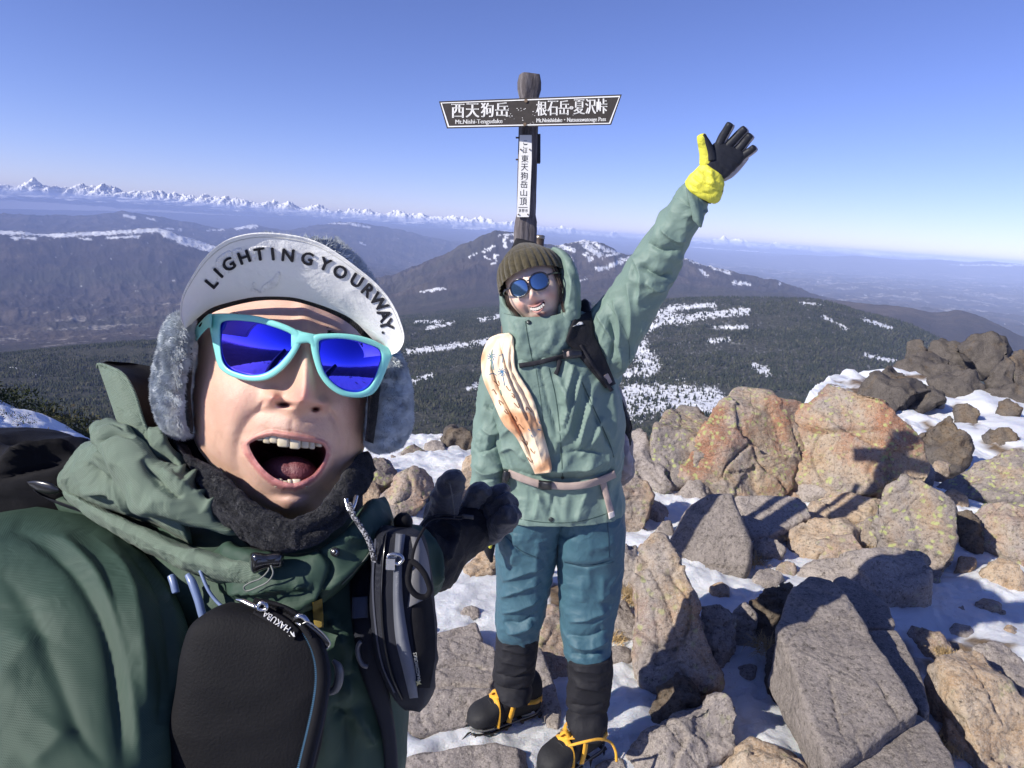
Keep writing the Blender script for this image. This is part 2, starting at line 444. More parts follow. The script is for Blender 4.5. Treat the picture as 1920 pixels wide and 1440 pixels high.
nz = (nz - nz.mean()) * sm(Rg, 700, 2500) * (0.35 + 1.9 * sm(Rg, 4800, 7500) - 1.0 * sm(Rg, 9500, 13000)) * (1 - .75 * sm(Rg, 24000, 34000))
far = ((Rg > 9500) & (Rg < 14800)).astype(float)
TE = TE + nz + 0.0065 * ridged(q / 1100.0 + 3, 5, .55) * sm(Rg, 1300, 1900) * (1 - sm(Rg, 2900, 3500)) + 0.0015 * fbm(q / 300.0, 3) * (Rg < 6000)
# hilly land behind the photographer
back = 1 - sm(np.abs(np.where(Ag > math.pi, Ag - 2 * math.pi, Ag)), rad(41), rad(60))
TE = TE * back + (1 - back) * (-0.55 * np.exp(-Rg / 1500.) - 0.02 + .02 * fbm(np.stack([Ag * 5, np.log(Rg) * 2, 0 * X], -1), 4)) 
Z = CAM[2] + Rg * TE
TV = np.stack([X, Y, Z], -1)
PXt, PYt = proj(TV); front = (np.abs(np.where(Ag > math.pi, Ag - 2*math.pi, Ag)) < rad(44))
# ---- land cover (what grows or lies there)
def blob(items, x, y, soft=1.0):
    m = np.zeros(x.shape)
    for it in items:
        d, t, s = segdist(x, y, np.array(it[0], float)); m = np.maximum(m, 1 - sm(d / it[1], 0.35, 1.15))
    return m
fine = fbm(np.stack([PXt / 9, PYt / 4, Rg * 0], -1), 4, .65)
fine2 = fbm(np.stack([PXt / 26, PYt / 9, Rg * 0 + 4], -1), 4, .6)
SN = {  # snow patches: distance band -> polylines with half width (image px)
 (900, 3900): [([(1160,770),(1240,742),(1330,752)],34),([(1170,735),(1290,735)],18),([(1190,645),(1215,690)],26),([(1180,700),(1230,680)],14),([(1415,688),(1440,697)],9),
   ([(1235,605),(1330,590),(1400,583)],9),([(1225,610),(1200,626)],9),([(1235,590),(1290,600)],10),([(1255,578),(1340,572)],6),([(1540,592),(1590,618)],3),([(1620,665),(1680,677)],4),([(1330,640),(1365,636)],5),([(1340,615),(1400,612)],4),([(1620,600),(1670,615)],5),
   ([(765,661),(850,648),(940,638)],7),([(780,604),(830,603)],4),([(900,600),(945,592)],5),([(770,716),(810,705)],6),([(880,728),(905,718)],5),([(800,615),(850,605)],4),([(1290,578),(1230,583)],5),([(1500,568),(1545,572)],3),([(1750,640),(1790,650)],2),
   ([(60,700),(75,704)],2),([(20,690),(30,692)],2)],
 (3900, 6200): [([(735,546),(830,541)],5),([(1500,566),(1547,568)],4),([(1230,520),(1280,512)],2)],
 (6200, 10000): [([(925,462),(905,472)],3.5),([(948,448),(950,462)],4),([(930,478),(926,492)],4),([(960,452),(990,448)],4),([(938,441),(975,438)],2.5),([(890,475),(880,482)],2),([(912,482),(916,486)],3),
   ([(1045,458),(1075,470)],5),([(1060,478),(1075,488)],4),([(1085,455),(1125,452)],4),([(1100,462),(1125,478)],8),([(1065,452),(1120,450)],4),([(1118,458),(1140,470)],5),([(1095,475),(1110,488)],4),([(1130,465),(1160,475)],4),([(1135,480),(1160,476)],3),([(1180,484),(1150,496),(1120,505)],5),([(1100,522),(1080,528)],2),
   ([(1275,480),(1300,487)],4),([(1312,505),(1326,517)],3),([(1340,503),(1370,512)],3),([(1375,530),(1405,533)],4),([(1300,492),(1340,500)],2.5),([(1460,530),(1466,533)],2),([(1090,550),(1110,552)],2)],
 (13500, 18000): [([(0,436),(60,437),(120,443)],5.5),([(120,441),(180,438),(250,434),(300,431),(330,443)],5.5),([(305,433),(330,447),(360,455),(390,466)],10),([(340,441),(400,443),(450,455)],9),([(20,446),(70,447)],3),([(200,446),(260,444)],2.5),([(375,455),(410,468)],5),([(215,452),(220,455)],2),([(150,447),(175,449)],2),([(600,492),(612,496)],3),([(655,480),(690,486)],2)],
 (20000, 28000): [([(233,404),(255,408)],3),([(280,410),(295,414)],2),([(445,428),(480,424)],4),([(310,428),(340,431)],1.5),([(660,420),(690,426)],2.5),([(615,419),(655,419)],1.5),([(390,432),(420,430)],2),([(675,455),(690,460)],2)],
 (38000, 46000): [([(1650,498),(1680,499)],3),([(1700,499),(1920,497)],2)],
}
snow = np.zeros(Rg.shape)
for (r0, r1), items in SN.items():
    b = ((Rg > r0) & (Rg < r1) & front).astype(float)
    idx = b > 0
    mm = np.zeros(Rg.shape); mm[idx] = blob(items, PXt[idx] + 5 * fine2[idx], PYt[idx] + 2.2 * fine[idx])
    snow = np.maximum(snow, mm * b)
fz = fbm(np.stack([PXt / 7, PYt / 2.2, Rg * 0 + 9], -1), 4, .75)
snow = sm(snow * 1.05 + (0.85 * fz + .3 * fine2) * (snow > .02) * (1 - .5 * (Rg > 13000)), 0.38, 0.95) * .9
spk = sm(fz + .8 * fine2 + .25 * sm(PXt, 1150, 1250) * (1 - sm(PXt, 1330, 1420)) + .1, .95, 1.35) * (Rg > 1500) * (Rg < 4300) * front
snow = np.maximum(snow, spk * .16 * (PXt > 700))
fin3 = fbm(q / 55.0, 3, .7)
snow = np.maximum(snow, sm(fin3 + fine2 * .5, 1.1, 1.35) * .5 * (Rg > 9000) * (Rg < 24000))
fo = (1 - sm(Rg + 500 * fine2, 3900, 6000)) * 1.0
fo = np.maximum(fo, .5 * sm(fbm(q / 1500., 4) , -.1, .5) * (Rg < 12000))
fo = np.where((Rg > 4300) & (PXt > 1480) & (Rg < 11000), 0.0, fo)
town = sm(fbm(q / 900.0, 5, .75) + fine * .25, .35, .8) * sm(Rg, 9500, 12000) * (1 - sm(Rg, 30000, 36000)) * np.where(PXt > 1300, 1.0, .0)
town = np.maximum(town, sm(fbm(q / 420.0, 4, .8) + fine * .35, .62, .95) * (Rg > 5200) * (Rg < 9000) * (PXt < 420))
for nm_, arr in (): pass
NA = len(AZ)
terr = mk('terrain', TV.reshape(-1, 3), grid_faces(len(rr), NA, True)[:, ::-1].copy())
tag(terr, kind='structure')
for nm, arr in (('snow', snow), ('forest', fo), ('town', town)):
    at = terr.data.attributes.new(nm, 'FLOAT', 'POINT'); at.data.foreach_set('value', np.ascontiguousarray(arr, dtype=np.float32).ravel())
M = NT('terrain_land', 0.95)
M.b.inputs['Specular IOR Level'].default_value = 0.05
nA = M.noise(0.0016, 8, 0.65); nB = M.noise(0.02, 6, 0.7); nC = M.noise(0.09, 3, 0.7)
brown = M.ramp(nA, [(0.3, (0.034, 0.031, 0.038)), (0.5, (0.064, 0.052, 0.048)), (0.72, (0.15, 0.12, 0.095))])
brown = M.mix(M.ramp(nB, [(0.35, 0.0), (0.7, 0.55)]), brown, (0.035, 0.034, 0.032))
green = M.ramp(nC, [(0.3, (0.028, 0.032, 0.024)), (0.55, (0.055, 0.056, 0.042)), (0.75, (0.13, 0.12, 0.10))])
base = M.mix(M.attr('forest'), brown, green)
base = M.mix(M.math('MULTIPLY', M.attr('town'), 0.65), base, (0.36, 0.33, 0.30))
base = M.mix(M.attr('snow'), base, (0.82, 0.84, 0.88))
M.color(base)
M.bump(nB, 0.9, 14.0)
terr.data.materials.append(M.m)
# ---- snow peaks on the far side, beyond the haze
def far_range(name, prof_d, r0, r1, zlow, seed, mat):
    px = np.linspace(-300, 2250, 1700); k = np.array(sorted(prof_d)); y = np.interp(px, k, [prof_d[q] for q in k])
    a, e = prow_to_az(px, y)
    t = np.linspace(-1, 1, 41)[:, None]
    r = (r0 + r1) / 2 + t * (r1 - r0) / 2
    crest = e[None] * (r0 + r1) / 2
    base = zlow + 0 * crest
    s = (1 - np.abs(t)) ** 0.8
    p = np.stack([a[None] * r / 1700., 0 * a[None] + r / 1700., 0 * t * a[None] + seed], -1)
    zz = base + (crest - base) * s
    zz = zz + (ridged(p, 6, .68) - 1.0) * 230 * (0.25 + s)
    v = np.stack([np.sin(a)[None] * r, np.cos(a)[None] * r, zz], -1)
    o = mk(name, v.reshape(-1, 3), grid_faces(41, len(px), False)[:, ::-1].copy(), mat); tag(o, kind='structure'); return o
A = NT('alpine_snow', 0.9); A.b.inputs['Specular IOR Level'].default_value = 0.05
geo = A.n('NewGeometry'); sep = A.n('SeparateXYZ', i_0=geo.outputs['Position'])
sl_ = A.n('SeparateXYZ', i_0=geo.outputs['Normal'])
rk = A.math('ADD', A.math('MULTIPLY', A.noise(0.0006, 6, .7), 1.0), sl_.outputs['Z'])
hgt = A.math('MULTIPLY', A.math('ADD', sep.outputs['Z'], A.math('MULTIPLY', A.noise(0.0011, 5), 500.0)), 0.001)
cs = A.ramp(rk, [(0.55, (0.10, 0.10, 0.13)), (0.80, (0.90, 0.91, 0.95))])
A.color(A.mix(A.ramp(hgt, [(0.0, 0.0), (0.28, 1.0)]), (0.05, 0.055, 0.07), cs)); A.bump(A.noise(0.0018, 6, .7), 1.0, 130.0)
far_range('far_snow_mountains', {k_: v_ + 3 for k_, v_ in {-300:335,0:350,30:345,62:338,95:347,130:352,200:351,260:360,330:364,420:370,500:378,600:387,700:396,800:403,900:411,1000:424,1100:433,1200:441,1300:452,1340:446,1400:455,1600:476,1800:492,1920:500,2250:525}.items()}, 56500, 60500, -500., 3.3, A.m)
# ---- cloud banks low over the far valleys
def clouds(name, rows, r, n, seed, sx, sz, thick):
    g = np.random.default_rng(seed); V = []; Fc = []; off = 0
    bm = bmesh.new(); bmesh.ops.create_icosphere(bm, subdivisions=3, radius=1); bv = np.array([x.co[:] for x in bm.verts]); bf = np.array([[x.index for x in p.verts] for p in bm.faces]); bm.free()
    kx = [a for a, b in rows]; ky = [b for a, b in rows]
    for k in range(n):
        x = g.uniform(kx[0], kx[-1]); y = np.interp(x, kx, ky) + g.normal() * thick
        dens = pn(np.array([x / 60., seed, 0]))
        if dens < -.25 and g.random() < .7: continue
        d = ray(x, y); d = d / np.hypot(d[0], d[1]); rr_ = r + g.uniform(-900, 900); c = CAM + d * rr_
        s = g.uniform(.5, 1.3); w_ = np.array([sx * s * g.uniform(.7, 1.8), sx * s, sz * s * g.uniform(.6, 1.3)])
        v = bv * (1 + .35 * fbm(bv * 2.0 + k, 3)[:, None]) * w_
        v[:, 2] = np.where(v[:, 2] < 0, v[:, 2] * .35, v[:, 2])
        V.append(v + c); Fc.append(bf + off); off += len(bv)
    c_ = NT('cloud', 1.0); c_.color((0.93, 0.93, 0.95)); c_.b.inputs['Specular IOR Level'].default_value = 0; c_.b.inputs['Subsurface Weight'].default_value = 0.0
    return tag(mk(name, np.concatenate(V), np.concatenate(Fc), c_.m), kind='structure')
clouds('clouds', [(-60,368),(60,372),(200,376),(330,384),(500,397),(640,408),(800,421),(1000,436)], 55400, 170, 5, 420, 85, 2.6)
clouds('clouds', [(1190,452),(1350,456),(1450,464),(1600,476),(1750,489),(1920,499),(2100,512)], 62500, 170, 8, 600, 150, 2.6)
# ---- evergreen forest standing on the near slopes
def sample_terrain(az, r):
    fi = (az - azf[0]) / (azf[1] - azf[0]); i0 = np.clip(fi.astype(int), 0, NX - 2); fa = fi - i0
    l = np.log(r); j0 = np.clip(np.searchsorted(lr, l, side='right') - 1, 0, len(lr) - 2); fb = (l - lr[j0]) / (lr[j0 + 1] - lr[j0])
    g = lambda A_: ((A_[j0, i0] * (1 - fa) + A_[j0, i0 + 1] * fa) * (1 - fb) + (A_[j0 + 1, i0] * (1 - fa) + A_[j0 + 1, i0 + 1] * fa) * fb)
    return g(Z), g(snow), g(fo)
NTR = 150000
g1 = np.random.default_rng(3)
az_t = g1.uniform(rad(-40), rad(40), NTR); r_t = np.exp(g1.uniform(np.log(1150), np.log(4600), NTR)); 
z_t, s_t, f_t = sample_terrain(az_t, r_t)
keep = (s_t < 0.25 + .8 * g1.random(NTR) ** 3) & (f_t > g1.random(NTR) * .8)
p2 = np.stack([r_t * np.sin(az_t), r_t * np.cos(az_t), 0 * r_t], -1)
cl = fbm(p2 / np.array([420.0, 200.0, 1]), 4, .7)
keep &= cl + g1.normal(size=NTR) * .3 > -.12
az_t, r_t, z_t = az_t[keep], r_t[keep], z_t[keep]
n = len(az_t); hh = g1.uniform(5.5, 12, n); ww = hh * g1.uniform(.2, .3, n) * (0.9 + r_t / 5000)
K = 5; th = np.linspace(0, 2 * np.pi, K, endpoint=False)[None] + g1.uniform(0, 6, n)[:, None]
cx, cy = r_t * np.sin(az_t), r_t * np.cos(az_t)
rg = ww[:, None] * g1.uniform(.65, 1.3, (n, K))
ring = np.stack([cx[:, None] + rg * np.cos(th), cy[:, None] + rg * np.sin(th), (z_t + hh * .05)[:, None] + 0 * rg], -1)
apex = np.stack([cx + g1.normal(size=n) * .4, cy, z_t + hh], -1)[:, None]
V = np.concatenate([ring, apex], 1); b_ = (np.arange(n) * (K + 1))[:, None]
j = np.arange(K)[None]
Fc = np.stack([b_ + j, b_ + (j + 1) % K, b_ + K + 0 * j], -1).reshape(-1, 3)
fm = NT('evergreen', 0.9); fm.b.inputs['Specular IOR Level'].default_value = 0.08
fm.color(fm.ramp(fm.noise(0.02, 5, .8), [(0.3, (0.013, 0.020, 0.012)), (0.5, (0.032, 0.040, 0.022)), (0.70, (0.11, 0.105, 0.07))]))
ft = mk('forest', V.reshape(-1, 3), Fc, fm.m, smooth=False); tag(ft, kind='stuff')
# ---- haze: one closed even box
bm = bmesh.new(); bmesh.ops.create_cube(bm, size=1)
zmin = float(Z.min()) - 1.0
me = bpy.data.meshes.new('haze'); 
for v_ in bm.verts: v_.co = (v_.co.x * 109500, v_.co.y * 109500, (zmin if v_.co.z < 0 else 140.0))
bm.to_mesh(me); bm.free()
hz = bpy.data.objects.new('haze', me); COL.objects.link(hz); tag(hz, kind='stuff')
hm = bpy.data.materials.new('haze'); hm.use_nodes = True; hn = hm.node_tree; hn.nodes.clear()
pv = hn.nodes.new('ShaderNodeVolumePrincipled'); pv.inputs['Density'].default_value = 3.9e-5
pv.inputs['Color'].default_value = (0.50, 0.62, 1.0, 1); pv.inputs['Anisotropy'].default_value = -0.3
oo = hn.nodes.new('ShaderNodeOutputMaterial'); hn.links.new(pv.outputs[0], oo.inputs['Volume']); me.materials.append(hm)
# ================================================================ near ground
def ground_z(x, y):
    """height of the summit snow"""
    az = np.arctan2(x, np.maximum(y, .01)); r = np.hypot(x, y)
    edge = np.where(y > 0, 5.3 + 8.5 * sm(az, rad(19), rad(27)) - .6 * (1 - sm(az, rad(-16), rad(-8))), 5.3)
    z = -0.85 * np.maximum(r - edge, 0) ** 1.15 * 0.8
    z = z + np.where(y > 0, -0.42 * sm(r, 5.2, 8.0) * sm(az, rad(17), rad(24)), 0)
    return z
gx = np.concatenate([np.linspace(-13, -2.4, 30)[:-1], np.linspace(-2.4, 5.2, 380), np.linspace(5.2, 18, 130)[1:]])
gy = np.concatenate([np.linspace(-6, 1.2, 20)[:-1], np.linspace(1.2, 6.5, 330), np.linspace(6.5, 19, 160)[1:]])
GX, GY = np.meshgrid(gx, gy, indexing='ij')
qg = np.stack([GX, GY, 0 * GX], -1)
GZ = ground_z(GX, GY) + 0.035 * fbm(qg / 0.55, 5, .5) + 0.018 * ridged(qg / 0.16 + 3, 3) * sm(fbm(qg / .8 + 5, 2), -.2, .3) + 0.007 * fbm(qg / .04, 2) + 0.012 * np.abs(fbm(qg / .11 + 2, 3)) + (.12 * fbm(qg / 2.4 + 8, 3) + .10 * (ridged(qg / np.array([.9, 2.2, 1]) + 5, 4) - .9)) * sm(np.hypot(GX, GY), 5.5, 8)
GZ = GZ - .016 * sm(pn(qg / .075 + 40), .15, .45) * sm(fbm(qg / .6 + 17, 2), -.3, .2) * (1 - sm(np.hypot(GX, GY - 2), 1.2, 2.6))
grd = mk('ground', np.stack([GX, GY, GZ], -1).reshape(-1, 3), grid_faces(len(gx), len(gy), False)); tag(grd, kind='structure')
S_ = NT('summit_snow', 0.55); S_.b.inputs['Specular IOR Level'].default_value = 0.25
S_.b.inputs['Subsurface Weight'].default_value = 0.25; S_.b.inputs['Subsurface Radius'].default_value = (0.02, 0.03, 0.045); S_.b.inputs['Subsurface Scale'].default_value = 1.0
dirt = fbm(qg / .75 + 11, 5, .6)
PXg, PYg = proj(np.stack([GX, GY, GZ], -1))
DP = [([(1560,735),(1650,730),(1740,745)],26),([(700,850),(870,848)],9),([(1205,900),(1240,860)],22),([(740,1368),(800,1372)],12),([(1560,1400),(1590,1400)],16),([(1455,1180),(1480,1130)],20),
      ([(1760,1380),(1785,1410)],9),([(660,900),(700,960)],14),([(1040,1110),(1060,1180)],20),([(1140,1110),(1180,1180)],18),([(1250,850),(1700,900)],24)]
DP += [([(1600,720),(1700,712),(1780,700)],12),([(1790,760),(1830,800)],8),([(1840,830),(1910,850)],10),([(1700,880),(1760,900)],12),([(1870,720),(1920,745)],8),([(1740,790),(1760,840)],14)]
dm = blob(DP, PXg, PYg) * 1.2
dirt = sm(dirt + .9 * dm - .05 * 0, .72, 1.05)
at = grd.data.attributes.new('dirt', 'FLOAT', 'POINT'); at.data.foreach_set('value', np.ascontiguousarray(dirt, dtype=np.float32).ravel())
dc = S_.ramp(S_.noise(22.0, 6, .7), [(0.3, (0.06, 0.045, 0.03)), (0.5, (0.20, 0.14, 0.085)), (0.7, (0.34, 0.27, 0.19))])
grit = S_.math('MULTIPLY', S_.ramp(S_.noise(75.0, 3, .8), [(.63, 0.0), (.70, .8)]), S_.ramp(S_.noise(3.0, 4, .6), [(.45, 0.0), (.62, 1.0)]))
S_.color(S_.mix(grit, S_.mix(S_.attr('dirt'), (0.80, 0.825, 0.87), dc), (0.30, .24, .18)))
S_.bump(S_.noise(26.0, 8, 0.75), 0.8, 0.025); S_.bump(S_.noise(110.0, 5, 0.8), 0.9, 0.008)
grd.data.materials.append(S_.m)

# ================================================================ rocks
def rock_mat(name, tan=0.5, grey=0.5, lichen=0.3, dark=1.0, pink=0.0):
    m = NT(name, 0.9); m.b.inputs['Specular IOR Level'].default_value = 0.2
    a = m.noise(1.7, 7, .62, dist=.6); b = m.noise(9.0, 8, .7); c = m.noise(60.0, 5, .75)
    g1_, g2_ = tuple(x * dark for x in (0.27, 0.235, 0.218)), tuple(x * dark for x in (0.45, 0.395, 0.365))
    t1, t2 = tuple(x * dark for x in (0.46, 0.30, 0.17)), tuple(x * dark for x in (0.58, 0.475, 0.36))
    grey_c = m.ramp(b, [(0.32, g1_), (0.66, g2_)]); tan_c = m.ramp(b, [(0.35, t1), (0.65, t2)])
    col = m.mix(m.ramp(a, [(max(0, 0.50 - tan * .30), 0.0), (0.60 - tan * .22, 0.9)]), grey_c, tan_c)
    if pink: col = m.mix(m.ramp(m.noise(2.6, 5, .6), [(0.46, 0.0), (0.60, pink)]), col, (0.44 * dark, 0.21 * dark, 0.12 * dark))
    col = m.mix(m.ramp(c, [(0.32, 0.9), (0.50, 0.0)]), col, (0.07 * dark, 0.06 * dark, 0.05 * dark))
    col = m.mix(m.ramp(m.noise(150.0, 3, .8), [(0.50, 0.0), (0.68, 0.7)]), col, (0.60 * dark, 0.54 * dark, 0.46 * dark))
    if lichen:
        v = m.vor(24.0, vec=m.mix(0.06, m.co(), m.n('TexNoise', i_Vector=m.co(), i_Scale=14.0).outputs['Color']), rnd=1.0)
        lm = m.math('MULTIPLY', m.ramp(v, [(0.20, 1.0), (0.36, 0.0)]), m.ramp(m.noise(2.2, 4, .6), [(0.56 - .22 * lichen, 0.0), (0.72 - .2 * lichen, 1.0)]))
        col = m.mix(m.math('MULTIPLY', lm, 0.8), col, (0.46, 0.50, 0.20))
    m.color(col)
    cr_ = m.ramp(m.vor(3.2, 'DISTANCE_TO_EDGE', vec=m.mix(0.14, m.co(), m.n('TexNoise', i_Vector=m.co(), i_Scale=3.0, i_Detail=5.0).outputs['Color'])), [(0.0, 0.0), (0.022, 1.0)])
    m.bump(cr_, 0.5, 0.010); m.bump(m.noise(14.0, 9, .72), 0.9, 0.03); m.bump(c, 0.8, 0.008)
    return m.m
RMAT = {
 'grey': rock_mat('rock_grey', -.15, 1, .25), 'tan': rock_mat('rock_tan', .6, .3, .25), 'mix': rock_mat('rock_mixed', .15, .5, .6, .95, pink=.5),
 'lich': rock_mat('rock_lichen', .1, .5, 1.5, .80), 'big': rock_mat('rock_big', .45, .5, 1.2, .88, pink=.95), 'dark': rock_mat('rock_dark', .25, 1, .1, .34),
 'slab': rock_mat('rock_slab', -.35, 1, .0, .76), 'crag': rock_mat('rock_crag', -.1, 1, .0, .30),
}
ROCKS = []
CRACKS = [([(1555,1270),(1563,1310),(1574,1360),(1592,1398)],-.010,1.8),([(1640,1272),(1664,1310),(1692,1352)],-.010,1.8),([(1487,792),(1520,806),(1552,811),(1595,807),(1678,802)],-.035,2.6),([(1348,900),(1382,856),(1412,826)],-.03,2.4),([(1262,1034),(1300,1058),(1345,1062),(1402,1072)],-.014,2.2),
  ([(1520,1350),(1600,1330),(1690,1290)],-.006,1.5),([(1215,1060),(1250,1130),(1270,1200)],-.012,2),([(1230,1262),(1235,1200),(1225,1130)],-.010,2),([(820,1250),(870,1245),(925,1258)],-.012,2.2),([(775,1290),(840,1285),(920,1290)],-.012,2.2),([(1810,1230),(1850,1300),(1885,1370)],-.012,2),([(1700,930),(1715,990),(1730,1050)],-.012,2),([(1400,960),(1440,952),(1490,960)],-.010,2)]
def rock(label, mat, poly, tilt=60, bulge=.25, thick=.5, zb=0.0, seed=None, amp=1.0, vox=None, group=None, name='boulder', yb=None, sharp=0):
    """outline in the image + lean of its face: a closed stone standing at its own place"""
    P = np.array(poly, float); P = P.mean(0) + (P - P.mean(0)) * (1.07 if mat != 'slab' else 1.015); seed = len(ROCKS) + 1 if seed is None else seed
    g = np.random.default_rng(seed * 13 + 5)
    k = np.argmax(P[:, 1] - 0.07 * (P[:, 0] - 960)); 
    B = PZ(P[k, 0], P[k, 1], zb) if yb is None else PY(P[k, 0], P[k, 1], yb)
    # plane through B; its normal leans back from the viewer
    fwd = np.array([B[0], B[1], 0.0]); fwd /= np.linalg.norm(fwd); t = rad(tilt)
    nrm = -fwd * math.sin(t) + np.array([0, 0, 1.0]) * math.cos(t)
    D = ray(P[:, 0], P[:, 1]); tt = ((B - CAM) @ nrm) / (D @ nrm); W = CAM + D * tt[:, None]
    size = np.sqrt(np.linalg.norm(np.ptp(W, axis=0)) * np.linalg.norm(np.ptp(W, axis=0)[[0, 2]]))
    c = W.mean(0); pts = [W]
    pts.append(c + (W - c) * g.uniform(.90, .96, (len(W), 1)) + nrm * size * bulge * .30)
    down = fwd * .85 - np.array([0, 0, .6])
    vd = D / np.linalg.norm(D, axis=1)[:, None]                       # backwards, hidden behind the outline
    pts.append(c + (W - c) * .9 + (vd * .7 + down * .6) * size * thick)
    if tilt < 45: pts.append(W * np.array([1, 1, 0]) + np.array([0, 0, min(zb, c[2]) - .12]) + fwd * .02)
    else: pts.append(c + (W - c) * .85 + np.array([0, 0, -.15]) * (W[:, 2:3] < zb + .12) )
    A = np.concatenate(pts)
    bm = bmesh.new()
    for p in A: bm.verts.new(p.tolist())
    r = bmesh.ops.convex_hull(bm, input=bm.verts)
    bmesh.ops.delete(bm, geom=[x for x in bm.verts if not x.link_faces], context='VERTS')
    for _k in range(4 if tilt > 28 else 3):                       # broken corners and planes
        nv = g.normal(size=3); nv[2] = abs(nv[2]) * (1 if tilt > 20 else .3); nv /= np.linalg.norm(nv)
        big = tilt > 28 and _k < 3
        if big: nv = nrm + nv * .75; nv /= np.linalg.norm(nv)
        co_ = np.array([x.co[:] for x in bm.verts]); sp = np.sort(co_ @ nv); h0 = sp[-1] - g.uniform(.02, .09) * (sp[-1] - sp[0])
        if big: h0 = sp[-1] - g.uniform(.07, .20) * (sp[-1] - sp[0])
        if mat == 'slab': h0 = sp[-1] - g.uniform(.005, .03) * (sp[-1] - sp[0])
        r_ = bmesh.ops.bisect_plane(bm, geom=bm.verts[:] + bm.edges[:] + bm.faces[:], plane_co=(nv * h0).tolist(), plane_no=nv.tolist(), clear_outer=True)
        bmesh.ops.holes_fill(bm, edges=[e for e in bm.edges if e.is_boundary])
    me = bpy.data.meshes.new('t'); bm.to_mesh(me); bm.free()
    o = bpy.data.objects.new('t', me); COL.objects.link(o)
    dist = np.linalg.norm(c - CAM); vs = vox or float(np.clip(dist * 0.0028, .006, .05))
    md = o.modifiers.new('r', 'REMESH'); md.mode = 'VOXEL'; md.voxel_size = vs
    ms = o.modifiers.new('s', 'SMOOTH'); ms.factor = .5; ms.iterations = 1
    ev = o.evaluated_get(bpy.context.evaluated_depsgraph_get()); m2 = ev.to_mesh()
    v = np.empty(len(m2.vertices) * 3); m2.vertices.foreach_get('co', v); v = v.reshape(-1, 3)
    nn = np.empty(len(m2.vertices) * 3); m2.vertices.foreach_get('normal', nn); nn = nn.reshape(-1, 3)
    f = np.array([list(p.vertices) for p in m2.polygons if len(p.vertices) == 4]); ev.to_mesh_clear()
    bpy.data.objects.remove(o); bpy.data.meshes.remove(me)
    q = v + seed * 3.7
    slabby = mat == 'slab' or tilt <= 28
    if slabby: amp *= .4
    d = 0.014 * size * amp * fbm(q / (size * .42), 3) + .010 * size ** .6 * amp * fbm(q / (.16 * size ** .5), 5, .6) + .004 * amp * fbm(q / .03, 3)
    ck = np.abs(pn(q / (.34 * size ** .5) + 31)); d = d - .022 * size ** .6 * amp * np.exp(-(ck / .035) ** 2) * sm(pn(q / .5), -.1, .2)
    if mat != 'slab':                                              # broken flat facets
        K_ = 26; sd_ = v[g.integers(0, len(v), K_)]; gd_ = g.normal(size=(K_, 3)); gd_ /= np.linalg.norm(gd_, axis=1)[:, None]
        wv_ = v + .06 * size * np.stack([pn(q / (.2 * size)), pn(q / (.2 * size) + 9), pn(q / (.2 * size) + 19)], -1)
        ci_ = np.argmin(((wv_[:, None] - sd_[None]) ** 2).sum(-1), 1)
        d = d + np.clip(((v - sd_[ci_]) * gd_[ci_]).sum(-1) * .13 + .006 * size * g.normal(size=K_)[ci_], -.022 * size, .022 * size) * amp
    if mat in ('crag', 'dark'): d = d + .10 * size * (1 - np.abs(pn(q / (.45 * size))) * 3.2 - .5 * np.abs(pn(q / (.18 * size) + 5)) * 2 - .3) * .5
    # chipped steps along bedding
    bd = np.array([.25, .35, .9]); lay = pn(np.stack([q @ bd * 6 / size ** .5, q[:, 0] * .8, q[:, 1] * .8], -1))
    d = d + .011 * size ** .6 * amp * np.sign(lay) * sm(np.abs(lay), .02, .12)
    qx_, qy_ = proj(v); near_ = (qx_ > P[:, 0].min() - 30) & (qx_ < P[:, 0].max() + 30)
    if near_.any(): d = d + foldmap(qx_, qy_, CRACKS)
    v = v + nn * (d - .004 * size)[:, None]
    base = np.array([c[0], c[1], v[:, 2].min()])
    ob = mk(name, v, f, RMAT[mat], loc=base); tag(ob, label, 'rock', group); ROCKS.append(ob); return ob

